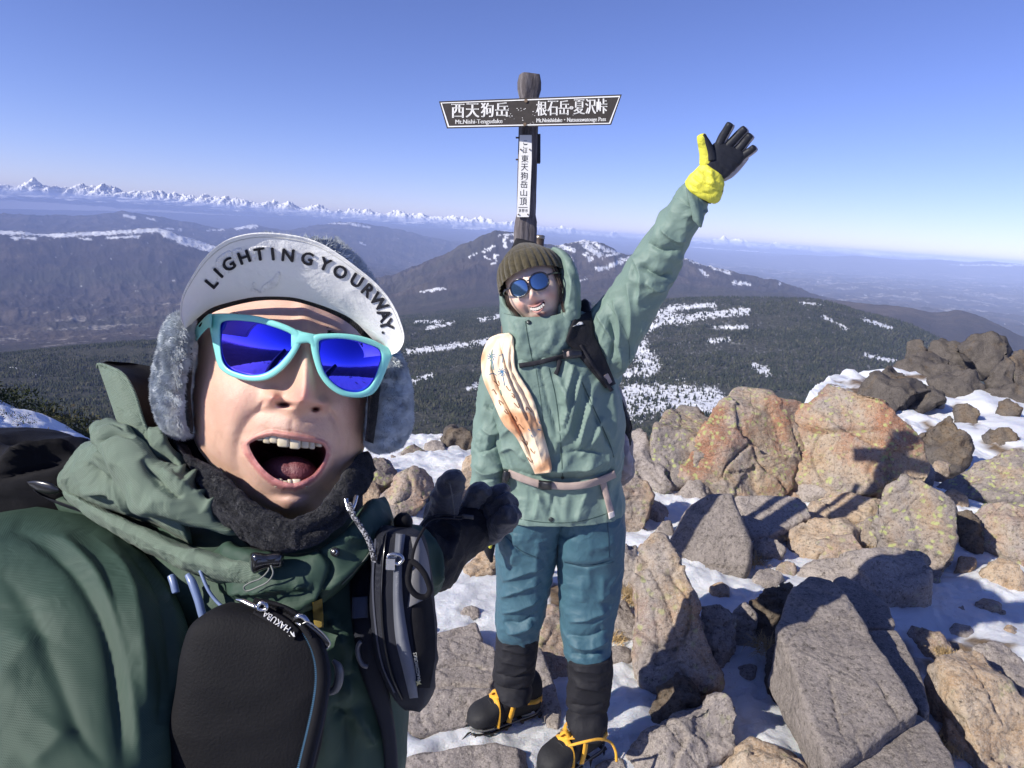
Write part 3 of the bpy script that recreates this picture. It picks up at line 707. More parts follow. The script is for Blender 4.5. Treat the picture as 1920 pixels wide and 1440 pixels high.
G_B = 'boulders heaped on the summit'
for a_ in [
 # far crag on the right, standing on the lower snow
 ('low dark brown crag block at left foot of far rocky outcrop', 'crag', [(1640,705),(1665,692),(1699,675),(1737,648),(1770,652),(1790,660),(1824,685),(1800,698),(1737,702),(1690,708)], 62, .3, .6, -.52),
 ('small notched knob at far left top of rocky outcrop', 'crag', [(1699,664),(1703,634),(1722,630),(1733,640),(1738,652),(1726,664),(1708,672)], 75, .3, .6, -.45),
 ('brown weathered block in middle of far rocky outcrop', 'crag', [(1735,652),(1752,636),(1770,628),(1790,636),(1812,648),(1826,664),(1822,692),(1787,682),(1750,672)], 70, .35, .6, -.48),
 ('tallest fractured block crowning the far rocky outcrop', 'crag', [(1792,650),(1803,630),(1822,632),(1838,620),(1862,622),(1889,626),(1895,652),(1886,672),(1864,696),(1846,700),(1826,676)], 74, .35, .6, -.48),
 ('rounded dark block at right foot of the far outcrop, above snow', 'crag', [(1846,708),(1858,692),(1885,666),(1900,680),(1906,700),(1902,722),(1874,728),(1856,722)], 70, .4, .6, -.5),
 ('dark rock cut by right picture edge beside the far outcrop', 'dark', [(1893,660),(1910,648),(1935,655),(1950,700),(1940,735),(1905,722)], 75, .3, .6, -.5),
 ('dark brown stones half buried in snow below far outcrop', 'crag', [(1672,752),(1676,722),(1710,710),(1735,716),(1768,734),(1774,748),(1740,762),(1690,770)], 55, .4, .5, -.46),
 ('jagged black rock sticking out of bluish snow behind largest boulder', 'dark', [(1716,830),(1728,806),(1752,788),(1780,776),(1800,792),(1818,815),(1828,838),(1812,868),(1780,896),(1744,880),(1722,856)], 65, .4, .5, -.32),
 ('small black rock high in the snow slope at right', 'dark', [(1868,768),(1876,750),(1893,744),(1916,766),(1906,790),(1878,786)], 65, .4, .5, -.45),
 ('black rock low in snow slope near right picture edge', 'dark', [(1842,812),(1860,800),(1890,802),(1918,818),(1912,838),(1876,846),(1850,834)], 60, .4, .5, -.4),
 ('small black stones at right picture edge in shaded snow', 'dark', [(1880,860),(1900,842),(1930,846),(1940,872),(1905,882)], 55, .4, .5, -.35),
 ('broad brown rock shelf with snow on it below the far outcrop', 'crag', [(1585,748),(1625,715),(1668,700),(1700,702),(1745,722),(1720,748),(1680,772),(1620,775)], 30, .3, .4, -.48),
 ('dark brown block left of the far outcrop foot', 'crag', [(1610,728),(1640,702),(1672,688),(1700,690),(1700,712),(1660,722)], 40, .3, .4, -.5),
 ('jagged dark ledge under the middle of the far outcrop', 'crag', [(1740,705),(1790,692),(1835,700),(1856,722),(1830,742),(1780,744),(1750,730)], 45, .3, .4, -.5),
 ('dark ledge at right below the far outcrop', 'crag', [(1850,728),(1890,716),(1935,730),(1945,760),(1900,764),(1862,750)], 45, .3, .4, -.5),
 ('black stone in the snow above the jagged black rock', 'dark', [(1785,762),(1810,752),(1838,766),(1834,788),(1800,790)], 50, .3, .4, -.42),
 # the big back row
 ('greenish grey boulder at left end of the big back row', 'lich', [(1222,836),(1232,796),(1251,764),(1278,747),(1310,752),(1342,776),(1345,840),(1320,900),(1259,914),(1228,896)], 62, .3, .5, 0),
 ('tall orange tan boulder with reddish stains, second in back row', 'big', [(1300,840),(1330,790),(1358,751),(1382,722),(1408,724),(1433,745),(1452,738),(1480,738),(1502,750),(1500,840),(1470,930),(1382,930),(1330,916),(1268,900)], 58, .3, .5, 0),
 ('largest boulder of the back row crossed by dark sign shadow', 'big', [(1437,819),(1464,782),(1505,752),(1556,726),(1600,740),(1650,756),(1694,800),(1716,822),(1734,866),(1736,900),(1690,905),(1580,915),(1492,930),(1445,934),(1430,880)], 56, .3, .5, 0),
 ('block with dark side lying against front of largest boulder', 'grey', [(1492,926),(1498,900),(1510,878),(1542,868),(1575,874),(1600,880),(1614,896),(1608,916),(1560,924),(1520,932)], 50, .4, .5, .03),
 ('low grey block right of shaded block below the largest boulder', 'grey', [(1608,918),(1614,894),(1636,890),(1672,894),(1690,906),(1686,930),(1655,940),(1622,938)], 45, .4, .5, .03),
 ('small snow topped slab tucked behind lichen covered wedge', 'tan', [(1648,892),(1668,886),(1690,890),(1700,900),(1690,914),(1660,912)], 35, .3, .4, .08),
 ('layered tan ledge between shaded block and lichen wedge', 'tan', [(1512,960),(1528,944),(1556,924),(1600,926),(1652,936),(1646,962),(1636,980),(1580,978),(1530,976)], 40, .3, .5, 0),
 ('big standing wedge covered in yellow green lichen', 'lich', [(1641,1003),(1645,945),(1668,912),(1694,889),(1726,896),(1770,920),(1796,938),(1794,990),(1776,1050),(1758,1086),(1735,1060),(1690,1044),(1643,1042)], 68, .22, .4, 0),
 ('lichen streaked block under the left edge of standing wedge', 'lich', [(1598,990),(1620,972),(1648,962),(1650,1000),(1646,1040),(1628,1042),(1612,1020)], 60, .3, .4, 0),
 ('smooth grey pointed triangular rock with a crack along its base', 'slab', [(1251,1018),(1279,975),(1295,945),(1330,924),(1374,924),(1384,948),(1400,990),(1411,1020),(1411,1058),(1400,1080),(1340,1074),(1285,1056),(1263,1034)], 62, .18, .4, 0),
 ('flat topped slab behind the pointed grey triangular rock', 'grey', [(1380,934),(1430,928),(1489,932),(1510,948),(1522,974),(1490,986),(1445,1011),(1405,1014),(1392,975)], 28, .25, .3, 0),
 ('dark shaded low block between triangular rock and flat slabs', 'grey', [(1405,1016),(1432,1008),(1458,1012),(1474,1026),(1462,1044),(1409,1042)], 55, .3, .4, 0),
 ('pale flat tan slab with a dark underside, middle of rocks', 'tan', [(1481,1012),(1486,986),(1530,976),(1586,976),(1616,992),(1578,1010),(1538,1020),(1530,1046),(1500,1042)], 35, .3, .4, 0),
 ('rounded grey block in front of the pale flat tan slab', 'mix', [(1528,1020),(1556,1004),(1600,1000),(1616,1030),(1618,1056),(1580,1062),(1545,1054)], 52, .35, .4, 0),
 ('half shaded rounded boulder just behind the great split slab', 'grey', [(1496,1084),(1512,1062),(1545,1058),(1595,1046),(1675,1042),(1728,1054),(1737,1084),(1732,1112),(1662,1128),(1620,1098),(1556,1092)], 42, .45, .4, 0),
 ('small pale tan boulder in snow near the right edge', 'tan', [(1838,1062),(1850,1048),(1880,1046),(1910,1060),(1930,1090),(1930,1116),(1888,1102),(1849,1088)], 45, .4, .4, 0),
 ('long lichened boulder reaching the right edge behind the wedge', 'lich', [(1762,914),(1800,884),(1835,868),(1873,850),(1925,832),(1950,880),(1950,945),(1880,944),(1830,930),(1780,926)], 50, .35, .5, -.05),
 ('rough brown boulder with a hollow at right picture edge', 'mix', [(1822,960),(1850,940),(1884,936),(1930,948),(1950,1000),(1940,1060),(1904,1036),(1890,1014),(1849,1002)], 58, .3, .5, 0),
 ('small rounded stone right of the lichen wedge top', 'tan', [(1770,926),(1788,918),(1812,930),(1820,942),(1812,960),(1786,956)], 50, .4, .4, .02),
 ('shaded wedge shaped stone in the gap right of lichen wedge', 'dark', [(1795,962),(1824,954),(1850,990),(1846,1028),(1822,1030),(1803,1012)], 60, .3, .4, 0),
 # left of the back row
 ('tall grey stone standing right behind the waving hiker', 'mix', [(1150,900),(1174,878),(1196,868),(1216,900),(1225,925),(1219,948),(1208,978),(1190,1000),(1165,1000),(1150,950)], 66, .3, .4, 0),
 ('leaning grey stone left of the greenish back boulder', 'grey', [(1176,806),(1202,796),(1222,834),(1240,880),(1262,918),(1238,922),(1205,880),(1182,870)], 60, .3, .4, 0),
 ('small flat grey stone under the back row boulders', 'grey', [(1262,928),(1286,906),(1318,900),(1332,922),(1318,938),(1282,940)], 40, .3, .4, 0),
 ('small grey stone beside the left foot of triangular rock', 'grey', [(1228,1002),(1240,978),(1258,972),(1264,990),(1252,1014),(1236,1018)], 50, .3, .4, 0),
 ('tall upright pinkish tan boulder right of hiker with shaded corner', 'mix', [(1190,1110),(1194,1046),(1206,1020),(1230,1002),(1246,1006),(1268,1040),(1290,1090),(1312,1150),(1345,1262),(1318,1282),(1272,1264),(1240,1278),(1215,1288),(1200,1252),(1194,1180)], 58, .25, .4, 0),
 ('narrow grey stone at left of upright pinkish boulder', 'grey', [(1150,1035),(1170,1022),(1196,1020),(1200,1060),(1194,1112),(1166,1112),(1150,1080)], 62, .3, .4, 0),
 ('cracked grey block right of the upright pinkish boulder', 'grey', [(1312,1152),(1316,1138),(1350,1132),(1384,1156),(1378,1204),(1366,1232),(1350,1254),(1330,1210)], 58, .3, .4, 0),
 ('small split block wedged between two cracked grey blocks', 'grey', [(1376,1156),(1398,1130),(1414,1154),(1422,1200),(1400,1212),(1380,1216)], 60, .3, .4, 0),
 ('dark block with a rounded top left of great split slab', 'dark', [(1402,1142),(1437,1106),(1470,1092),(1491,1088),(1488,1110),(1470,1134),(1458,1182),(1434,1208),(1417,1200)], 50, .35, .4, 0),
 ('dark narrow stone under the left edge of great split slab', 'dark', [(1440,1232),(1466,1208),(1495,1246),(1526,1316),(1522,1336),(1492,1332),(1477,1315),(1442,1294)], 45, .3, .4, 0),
 ('great smooth split slab, its upper part in shade', 'slab', [(1457,1184),(1470,1134),(1489,1104),(1520,1082),(1556,1090),(1582,1110),(1617,1178),(1690,1276),(1702,1296),(1724,1334),(1688,1358),(1596,1398),(1570,1440),(1548,1436),(1540,1380),(1524,1318),(1522,1278),(1489,1222)], 14, .06, .25, .2),
 ('upper right piece split off the great slab', 'slab', [(1562,1088),(1580,1078),(1604,1096),(1643,1115),(1664,1132),(1680,1170),(1676,1180),(1621,1178),(1590,1120)], 14, .08, .25, .19),
 ('long right piece split off the great slab, tan at its end', 'slab', [(1622,1182),(1680,1183),(1699,1207),(1708,1240),(1735,1287),(1744,1334),(1731,1340),(1700,1302),(1664,1255)], 14, .08, .25, .17),
 ('front slab of the great split slab at bottom edge', 'slab', [(1597,1400),(1690,1360),(1720,1338),(1748,1358),(1784,1414),(1800,1470),(1700,1500),(1590,1480)], 12, .06, .25, .16),
 ('grey slab corner at bottom edge below the grass tuft', 'slab', [(1576,1436),(1600,1418),(1680,1420),(1760,1440),(1780,1490),(1570,1500)], 12, .06, .25, .14),
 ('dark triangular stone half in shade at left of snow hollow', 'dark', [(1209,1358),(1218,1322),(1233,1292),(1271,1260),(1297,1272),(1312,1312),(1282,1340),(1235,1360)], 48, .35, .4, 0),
 ('foreground angular grey boulder left of the great slab', 'grey', [(1176,1432),(1205,1384),(1235,1367),(1290,1330),(1346,1300),(1368,1312),(1382,1342),(1380,1370),(1336,1398),(1295,1438),(1250,1452),(1200,1450)], 42, .35, .4, 0),
 ('orange tan boulder cut by the bottom edge', 'tan', [(1352,1450),(1372,1412),(1405,1388),(1450,1400),(1487,1416),(1516,1450),(1500,1490),(1370,1490)], 40, .35, .4, 0),
 ('small tan stone in snow left of slab corner', 'tan', [(1490,1358),(1515,1354),(1542,1357),(1550,1398),(1528,1388)], 30, .3, .3, .02),
 ('brown pointed stone in snow right of the great slab', 'mix', [(1708,1170),(1734,1180),(1766,1188),(1791,1210),(1790,1228),(1754,1238),(1728,1208)], 40, .4, .4, 0),
 ('long orange edged slab in the lower right corner', 'tan', [(1754,1240),(1778,1228),(1809,1212),(1841,1222),(1873,1262),(1925,1317),(1940,1400),(1892,1434),(1865,1438),(1841,1378),(1809,1320),(1778,1268)], 30, .25, .3, .08),
 ('grey block with a dark cleft at the lower right edge', 'grey', [(1823,1212),(1873,1204),(1925,1242),(1950,1290),(1900,1296),(1877,1264),(1845,1228)], 35, .3, .3, .12),
 ('flat tan stone left of the long orange edged slab', 'tan', [(1772,1346),(1793,1352),(1829,1384),(1846,1414),(1842,1434),(1809,1410),(1778,1378)], 28, .3, .3, .03),
 # left and middle
 ('pyramid shaped pale boulder with one dark side behind black glove', 'mix', [(688,960),(715,925),(747,888),(776,876),(808,893),(812,918),(770,948),(745,966),(733,978),(707,966)], 52, .35, .5, 0),
 ('dark lichened boulder left of the pyramid shaped one', 'lich', [(676,880),(685,864),(707,857),(729,860),(747,885),(730,904),(704,925),(678,910)], 55, .35, .5, 0),
 ('orange brown stone beside the capped man\'s neck', 'tan', [(655,925),(678,893),(706,904),(710,934),(689,950),(662,945)], 45, .35, .5, 0),
 ('black jagged crag on the edge left of waving hiker', 'dark', [(826,822),(840,798),(852,793),(885,812),(900,838),(870,846),(841,842)], 72, .3, .5, -.02),
 ('small grey block left of the black jagged crag', 'grey', [(797,832),(812,824),(831,828),(835,848),(812,852),(798,848)], 65, .3, .5, -.02),
 ('grey stone on the edge behind furry ear flap', 'lich', [(752,848),(777,830),(800,846),(790,856),(762,858)], 60, .3, .5, 0),
 ('orange block at the left sleeve of waving hiker', 'tan', [(862,888),(874,858),(893,845),(915,860),(915,890),(887,892)], 55, .35, .5, 0),
 ('flat pinkish stone behind the raised black thumb', 'tan', [(806,925),(840,902),(866,888),(900,890),(900,915),(860,935),(825,940)], 25, .3, .3, 0),
 ('tan rock under the black gloved hand', 'tan', [(846,1090),(870,1060),(905,1035),(935,1050),(925,1078),(880,1090)], 40, .35, .4, 0),
 ('narrow tan slab standing behind hiker between her legs', 'mix', [(1005,1196),(1026,1140),(1050,1138),(1066,1230),(1068,1275),(1040,1284),(1014,1226)], 35, .2, .3, 0),
 ('long grey flagstone split by a deep crack between the boots', 'grey', [(998,1226),(1014,1216),(1040,1290),(1052,1330),(1044,1384),(1014,1340)], 22, .15, .3, .0),
 ('grey stone right of the hiker\'s left gaiter', 'grey', [(1140,1128),(1174,1126),(1192,1160),(1192,1196),(1165,1200),(1146,1184)], 50, .3, .4, 0),
 ('small upper flagstone left of the hiker\'s gaiters', 'grey', [(800,1196),(850,1180),(892,1170),(906,1186),(900,1204),(850,1204),(812,1206)], 16, .1, .2, .04),
 ('broad flagstone behind the hiker\'s right boot', 'grey', [(760,1215),(815,1196),(895,1196),(928,1218),(905,1240),(930,1264),(925,1290),(840,1296),(760,1300)], 14, .08, .2, .05),
 ('step stone with rough front edge by the hiker\'s right boot', 'grey', [(752,1368),(764,1334),(800,1300),(925,1290),(930,1314),(882,1336),(872,1366),(815,1370),(777,1380)], 26, .15, .25, .02),
 ('rough flat stone at bottom edge below the boots', 'grey', [(735,1440),(770,1420),(850,1408),(927,1398),(972,1408),(990,1416),(990,1470),(740,1480)], 18, .12, .25, .0),
]:
    lab, mt_, poly, tilt, bu, thk, zb = a_
    rock(lab, mt_, poly, tilt, bu, thk, zb)
# small stones sprinkled round the slabs
gs = np.random.default_rng(21)
SMALL = [(1190,1010),(1212,1004),(1448,1052),(1510,1050),(1420,1078),(1770,1110),(1800,1140),(1150,1300),(1170,1240),(1330,1300),(1460,1350),(1840,1180),(1660,1140),(770,1440),(1000,1400),(1060,1300),(1200,940),(1236,938),(650,965),(730,1000),(820,960),(1100,1180),(1120,1420),(1560,1360),(1480,880),(1740,960),(1880,1140),(900,880),(860,862),(720,850),(740,856),(1640,745),(1600,742),(1790,770),(1840,760)]
for k, (x, y) in enumerate(SMALL):
    if k % 2: continue
    s = gs.uniform(7, 15) * (0.55 + (y - 700) / 900); a0 = gs.uniform(0, 6); n_ = 7
    pl = [(x + s * gs.uniform(.7, 1.2) * math.cos(a0 + i * 2 * math.pi / n_), y + .65 * s * gs.uniform(.7, 1.2) * math.sin(a0 + i * 2 * math.pi / n_)) for i in range(n_)]
    rock('small loose stone lying in the summit snow', ['grey', 'tan', 'mix'][k % 3], pl, 40, .4, .4, float(ground_z(*PZ(x, y, 0)[:2])) if y > 860 else (-.46 if x > 1500 else 0), name='stone', group='small loose stones between the boulders')
MED = [(1225,960,26),(1240,1100,22),(1160,1230,30),(1350,1105,20),(1440,1085,26),(1475,1065,20),(1640,1060,24),(1560,1300,0),(1400,1260,22),(1330,1380,24),(1420,1330,20),(1195,1000,18),(1290,905,16),(1560,1010,14),(1760,1000,26),(1810,1060,22),(1700,1130,16),(1860,1130,24),(1800,1180,20),(1890,1180,22),(1705,1240,14),(1745,1300,20),(1760,1330,18),(1850,1430,26),(1500,1400,20),(1160,1380,26),(1150,1440,30),(1090,1240,24),(1110,1300,22),(1150,1330,20),(1075,1200,26),(1020,1400,30),(1130,1400,24),(1055,1380,20),(700,990,24),(725,1020,20),(650,1000,22),(830,960,16),(660,960,20),(790,1180,22),(880,1150,18),(930,1130,16),(1000,1130,16),(985,1440,22),(940,1440,20),(840,1390,16),(760,1345,16),(1665,880,18),(1735,880,20),(1765,870,18),(1540,1045,14),(1470,900,18),(1205,860,18),(1180,850,16),(1900,1090,20),(1880,1010,18),(930,870,18),(745,930,16),(1640,770,14),(1605,748,14),(1580,742,12),(1660,735,12),(1620,725,10),(1760,760,12),(1820,760,12),(1700,800,14)]
for k, (x, y, s) in enumerate(MED):
    if not s: continue
    a0 = gs.uniform(0, 6); n_ = 8; el = gs.uniform(.5, .8)
    pl = [(x + s * gs.uniform(.75, 1.25) * math.cos(a0 + i * 2 * math.pi / n_), y + el * s * gs.uniform(.75, 1.25) * math.sin(a0 + i * 2 * math.pi / n_)) for i in range(n_)]
    rock('middling rough stone filling a gap between larger rocks', ['grey', 'mix', 'grey', 'tan'][k % 4], pl, gs.uniform(12, 50), .35, .5, -.46 if (x > 1560 and y < 810) else 0.0, name='stone', group='middling stones between the boulders')
# dry grass tufts
GR = cloth('dry_grass', (0.42, 0.30, 0.15), .9, bump=0, sheen=0, wrb=0, var=.4)
def tuft(px, py, z, n, h, spread, label):
    c = PZ(px, py, z); V = []; Fc = []; g = np.random.default_rng(int(px))
    for k in range(n):
        b = c + np.array([*g.normal(size=2) * spread, -.01]); d = np.array([*g.normal(size=2) * .9, g.uniform(.15, 1.0)]); d /= np.linalg.norm(d)
        L = h * g.uniform(.4, 1); w_ = np.cross(d, [0, 0, 1.0]); w_ = w_ / (np.linalg.norm(w_) + 1e-6) * .0014
        e = b + d * L * .6; t_ = b + d * L + np.array([0, 0, -.35 * L]); o_ = len(V)
        V += [b - w_, b + w_, e + w_ * .7, e - w_ * .7, t_]; Fc += [[o_, o_ + 1, o_ + 2, o_ + 3], [o_ + 3, o_ + 2, o_ + 4]]
    o = mk('grass_tuft', np.array(V), Fc, GR, loc=c, smooth=False); tag(o, label, 'grass', 'dry grass tufts between the rocks')
for t_ in [(1440,1215,.08,260,.10,.03,'dry grass tuft hanging at left edge of great split slab'),(1600,1410,.12,320,.07,.035,'straw coloured grass in the joint of the great slab'),(1418,1055,.0,180,.12,.03,'grass beside the base of smooth triangular rock'),
           (1186,1120,.05,420,.12,.04,'orange dry grass left of upright pinkish boulder'),(1322,1418,.02,200,.07,.03,'dry grass at the foot of foreground angular boulder'),(1776,1225,.05,160,.07,.02,'small grass tuft at the tip of brown pointed stone'),
           (1625,1030,.05,300,.10,.03,'dry grass at the left foot of lichen wedge'),(1770,1392,.03,200,.07,.03,'dry grass left of the flat tan stone'),(1150,1190,.02,200,.09,.03,'straw grass behind the hiker\'s left leg'),
           (1560,1400,.1,200,.06,.03,'thin straw grass along slab front edge'),(760,1384,.01,160,.05,.03,'small grass wisps below the step stone'),(1474,1005,.05,120,.06,.02,'grass wisps beside flat topped slab')]:
    tuft(*t_)

# ---- snow slope with dwarf pines falling away on the left
cxs = np.linspace(-420, 330, 160); cy = np.interp(cxs, [-420, -200, 0, 60, 110, 155, 205, 260, 330], [600, 668, 752, 776, 797, 816, 848, 900, 990])
T_ = np.linspace(0, 1, 60)[:, None]; Yc = 40.0 + 0 * cxs
CR = PY(cxs, cy, Yc); LO_ = PY(cxs, cy + 150, Yc - 17)
SV = CR[None] * (1 - T_)[..., None] + LO_[None] * T_[..., None]
SV[..., 2] += .45 * fbm(SV / 5.0, 4) * sm(T_, 0, .1) + .12 * ridged(SV * np.array([1, .4, 1]) / 1.6, 3) * sm(T_, 0, .06)
bk_ = CR + np.array([0, 9, -9.0]); SV = np.concatenate([bk_[None], SV]); 
so = mk('snow_slope', SV.reshape(-1, 3), grid_faces(61, 160, False), S_.m); tag(so, kind='structure')
gk = np.random.default_rng(8); V = []; Fc = []; o_ = 0
for k in range(420):
    i_ = gk.integers(0, 159); r_ = gk.random()
    t_i = int(1 + (abs(gk.normal()) * 2 if r_ < .8 else gk.integers(2, 40)))
    b = SV[min(t_i, 60), i_] + np.array([gk.normal() * .4, gk.normal(), 0]); s_ = gk.uniform(.35, .85) * (1 if r_ < .8 else .45)
    for q in range(46):
        d = gk.normal(size=3); d[2] = abs(d[2]) * 1.0; d /= np.linalg.norm(d); p_ = b + d * s_ * gk.uniform(.2, 1) * np.array([1.3, 1, .9]); l_ = gk.normal(size=3) * .13 * s_ + d * .2 * s_; n_ = np.cross(l_, gk.normal(size=3)); n_ *= .08 * s_ / (np.linalg.norm(n_) + 1e-6)
        V += [p_ - n_, p_ + n_, p_ + l_]; Fc.append([o_, o_ + 1, o_ + 2]); o_ += 3
pm = NT('dwarf_pine', .9); pm.color(pm.ramp(pm.noise(.35, 4, .7), [(.35, (.03, .045, .022)), (.55, (.07, .075, .035)), (.7, (.20, .15, .08))])); pm.b.inputs['Specular IOR Level'].default_value = .1
dp = mk('dwarf_pines', np.array(V), np.array(Fc), pm.m, smooth=False); tag(dp, kind='stuff')
# ================================================================ signpost
def plane_from(p0, p1):
    """vertical plane through two world points -> function px,py -> world"""
    d = p1 - p0; n = np.cross(d, [0, 0, 1.0]); n /= np.linalg.norm(n)
    if n @ (CAM - p0) < 0: n = -n
    def f(px, py, off=0.0):
        D = ray(px, py); t = ((p0 + n * off - CAM) @ n) / (D @ n); return CAM + D * t[..., None]
    f.n = n; return f
def fit_text(s, x0, y0, x1, y1, F, off, th=0.002, slope=0.0, bold=0.0, rot=None, sy=None):
    """lay a word into the image box of the surface F"""
    v, f = text_geo(s)
    mn, mx = v.min(0), v.max(0)
    u = (v[:, 0] - mn[0]) / (mx[0] - mn[0]); w_ = (v[:, 1] - mn[1]) / (mx[1] - mn[1])
    px = x0 + u * (x1 - x0); py = y1 + w_ * (y0 - y1) + (px - x0) * slope
    if rot is not None:
        cx_, cy_ = (x0 + x1) / 2, (y0 + y1) / 2; a = rad(rot); dx, dy = px - cx_, py - cy_
        px = cx_ + dx * math.cos(a) - dy * math.sin(a); py = cy_ + dx * math.sin(a) + dy * math.cos(a)
    k = (v[:, 2] > 0).astype(float)
    W = F(px, py, off); W2 = F(px, py, off + th)
    return W * (1 - k[:, None]) + W2 * k[:, None], f
SIGN_Y = 2.92
post_b = PY(974, 950, SIGN_Y + .02); post_b[2] = 0
sp = thing('signpost', post_b, 'tall weathered wooden summit signpost with a two way brown name board and white plate', 'signpost')
bark = NT('weathered_wood', .9)
wvn = bark.n('Mapping', i_Vector=bark.co(), i_Scale=(16, 16, 1.6)).outputs[0]
bark.color(bark.ramp(bark.noise(3.0, 8, .7, vec=wvn), [(.3, (.035, .03, .035)), (.5, (.12, .105, .11)), (.7, (.26, .24, .245))]))
bark.bump(bark.noise(3.0, 8, .7, vec=wvn), 1.0, .012); bark.bump(bark.noise(60, 5, .7), .6, .003)
# octagonal trunk, face towards the viewer a little to the left
axp = np.array([PY(993, 140, SIGN_Y), PY(989, 300, SIGN_Y), PY(985, 450, SIGN_Y), post_b + [0, 0, -.25]])
zt = np.linspace(0, 1, 90); S_p = cr(axp, 90); m_ = 40; th = np.linspace(0, 2 * np.pi, m_, endpoint=False)
sqr = 1 / np.maximum(np.abs(np.cos((th + .5) % (np.pi / 2) - np.pi / 4)), .8) * .82
G = S_p[:, None] + .0455 * sqr[None, :, None] * np.stack([np.cos(th), np.sin(th), 0 * th], -1)[None]
qq = G / np.array([.02, .02, .16]); cut = np.ones((90, m_)); zz = G[..., 2]
flat = ((zz > PY(985, 408, SIGN_Y)[2]) & (zz < PY(990, 178, SIGN_Y)[2])).astype(float)
N_ = vnorm(G); rn = (ridged(qq, 4) - .8) * .0035 * (1 - .8 * flat) - .004 * flat + .003 * (1 - flat)
cen = G.mean(1, keepdims=True); G = G + (G - cen) / .045 * rn[..., None]
G[0] = cen[0] + (G[0] - cen[0]) * .86
v, f = finish_raw(G); mk('pole', v, f, bark.m, sp)
# name board
FB = plane_from(PY(823, 212, 3.00), PY(1166, 205, 2.72))
brd = plain('sign_brown', (.036, .031, .031), .7, bs=200, var=.15)
wht = plain('sign_white', (.66, .66, .66), .5, var=.03); blk = plain('sign_black', (.03, .03, .035), .5)
def prism(poly, F, o0, o1):
    P = np.array(poly, float); a = F(P[:, 0], P[:, 1], o1); b = F(P[:, 0], P[:, 1], o0); n = len(P)
    return np.concatenate([a, b]), [list(range(n)), list(range(2 * n - 1, n - 1, -1))] + [[i, n + i, n + (i + 1) % n, (i + 1) % n] for i in range(n)]
BO = .040
v, f = prism([(823, 190), (1166, 177), (1146, 234), (838, 241)], FB, BO, BO + .016); board = mk('name_board', v, f, brd, sp, False)
out_ = np.array([(826, 192.5), (1163, 179.5), (1144, 232), (840, 238.5)]); inn = out_.mean(0) + (out_ - out_.mean(0)) * np.array([.986, .92])
v = np.concatenate([FB(out_[:, 0], out_[:, 1], BO + .018), FB(inn[:, 0], inn[:, 1], BO + .018)])
v2 = np.concatenate([FB(out_[:, 0], out_[:, 1], BO + .0155), FB(inn[:, 0], inn[:, 1], BO + .0155)])
fr = [[i, (i + 1) % 4, 4 + (i + 1) % 4, 4 + i] for i in range(4)] + [[i, 8 + i, 8 + (i + 1) % 4, (i + 1) % 4] for i in range(4)] + [[4 + i, 4 + (i + 1) % 4, 12 + (i + 1) % 4, 12 + i] for i in range(4)]
mk('border_line', np.concatenate([v, v2]), fr, wht, board, False)
L_ = []
for k, (ch, a, b) in enumerate([('西', 847, 870), ('天', 874, 898), ('狗', 902, 925), ('岳', 929, 953)]):
    for dx in (-.7, .7): L_.append(fit_text(ch, a + dx, 194.5 - k * .9, b + dx, 221 - k * .8, FB, BO + .0155, .0025))
for k, (ch, a, b) in enumerate([('根', 1006, 1025), ('石', 1027, 1046), ('岳', 1048, 1067), ('・', 1068.5, 1074.5), ('夏', 1076, 1096), ('沢', 1098, 1117), ('峠', 1119, 1138)]):
    y0, y1 = (189.5 - k * .8, 217 - k * .7) if ch != '・' else (199, 205)
    for dx in (-.6, .6): L_.append(fit_text(ch, a + dx, y0, b + dx, y1, FB, BO + .0155, .0025))
for dx in (-.25, .25):
    L_.append(fit_text('Mt.Nishi-Tengudake', 854 + dx, 224.5, 942 + dx, 235, FB, BO + .0155, .0022, slope=-.02))
    L_.append(fit_text('Mt.Neishidake・Natsuzawatouge Pass', 1006 + dx, 222, 1136 + dx, 232, FB, BO + .0155, .0022, slope=-.02))
v, f = join(*L_); mk('lettering', v, f, wht, board, False)
g_ = np.random.default_rng(4); L_ = []
for _ in range(30):                                                     # chipped paint
    x, y, s = g_.uniform(850, 1150), g_.uniform(186, 236), g_.uniform(.4, 1.5)
    if _ < 20: x = g_.uniform(950, 1006); y = g_.uniform(195, 232)
    L_.append(prism([(x - s, y), (x, y - s * .6), (x + s, y - .2), (x + .3, y + s * .5)], FB, BO + .0155, BO + .0172))
v, f = join(*L_); mk('chipped_paint', v, f, wht, board, False)
rust = plain('rusty_steel', (.10, .07, .05), .6, .6)
def bolt(F, x, y, r, o, parent):
    P = [(x + r * math.cos(a), y + r * math.sin(a)) for a in np.linspace(0, 2 * np.pi, 8, endpoint=False)]
    v, f = prism(P, F, o, o + .006); return mk('bolt', v, f, rust, parent, False)
bolt(FB, 986, 189, 3.4, BO + .0155, board); bolt(FB, 984, 233, 3.4, BO + .0155, board)
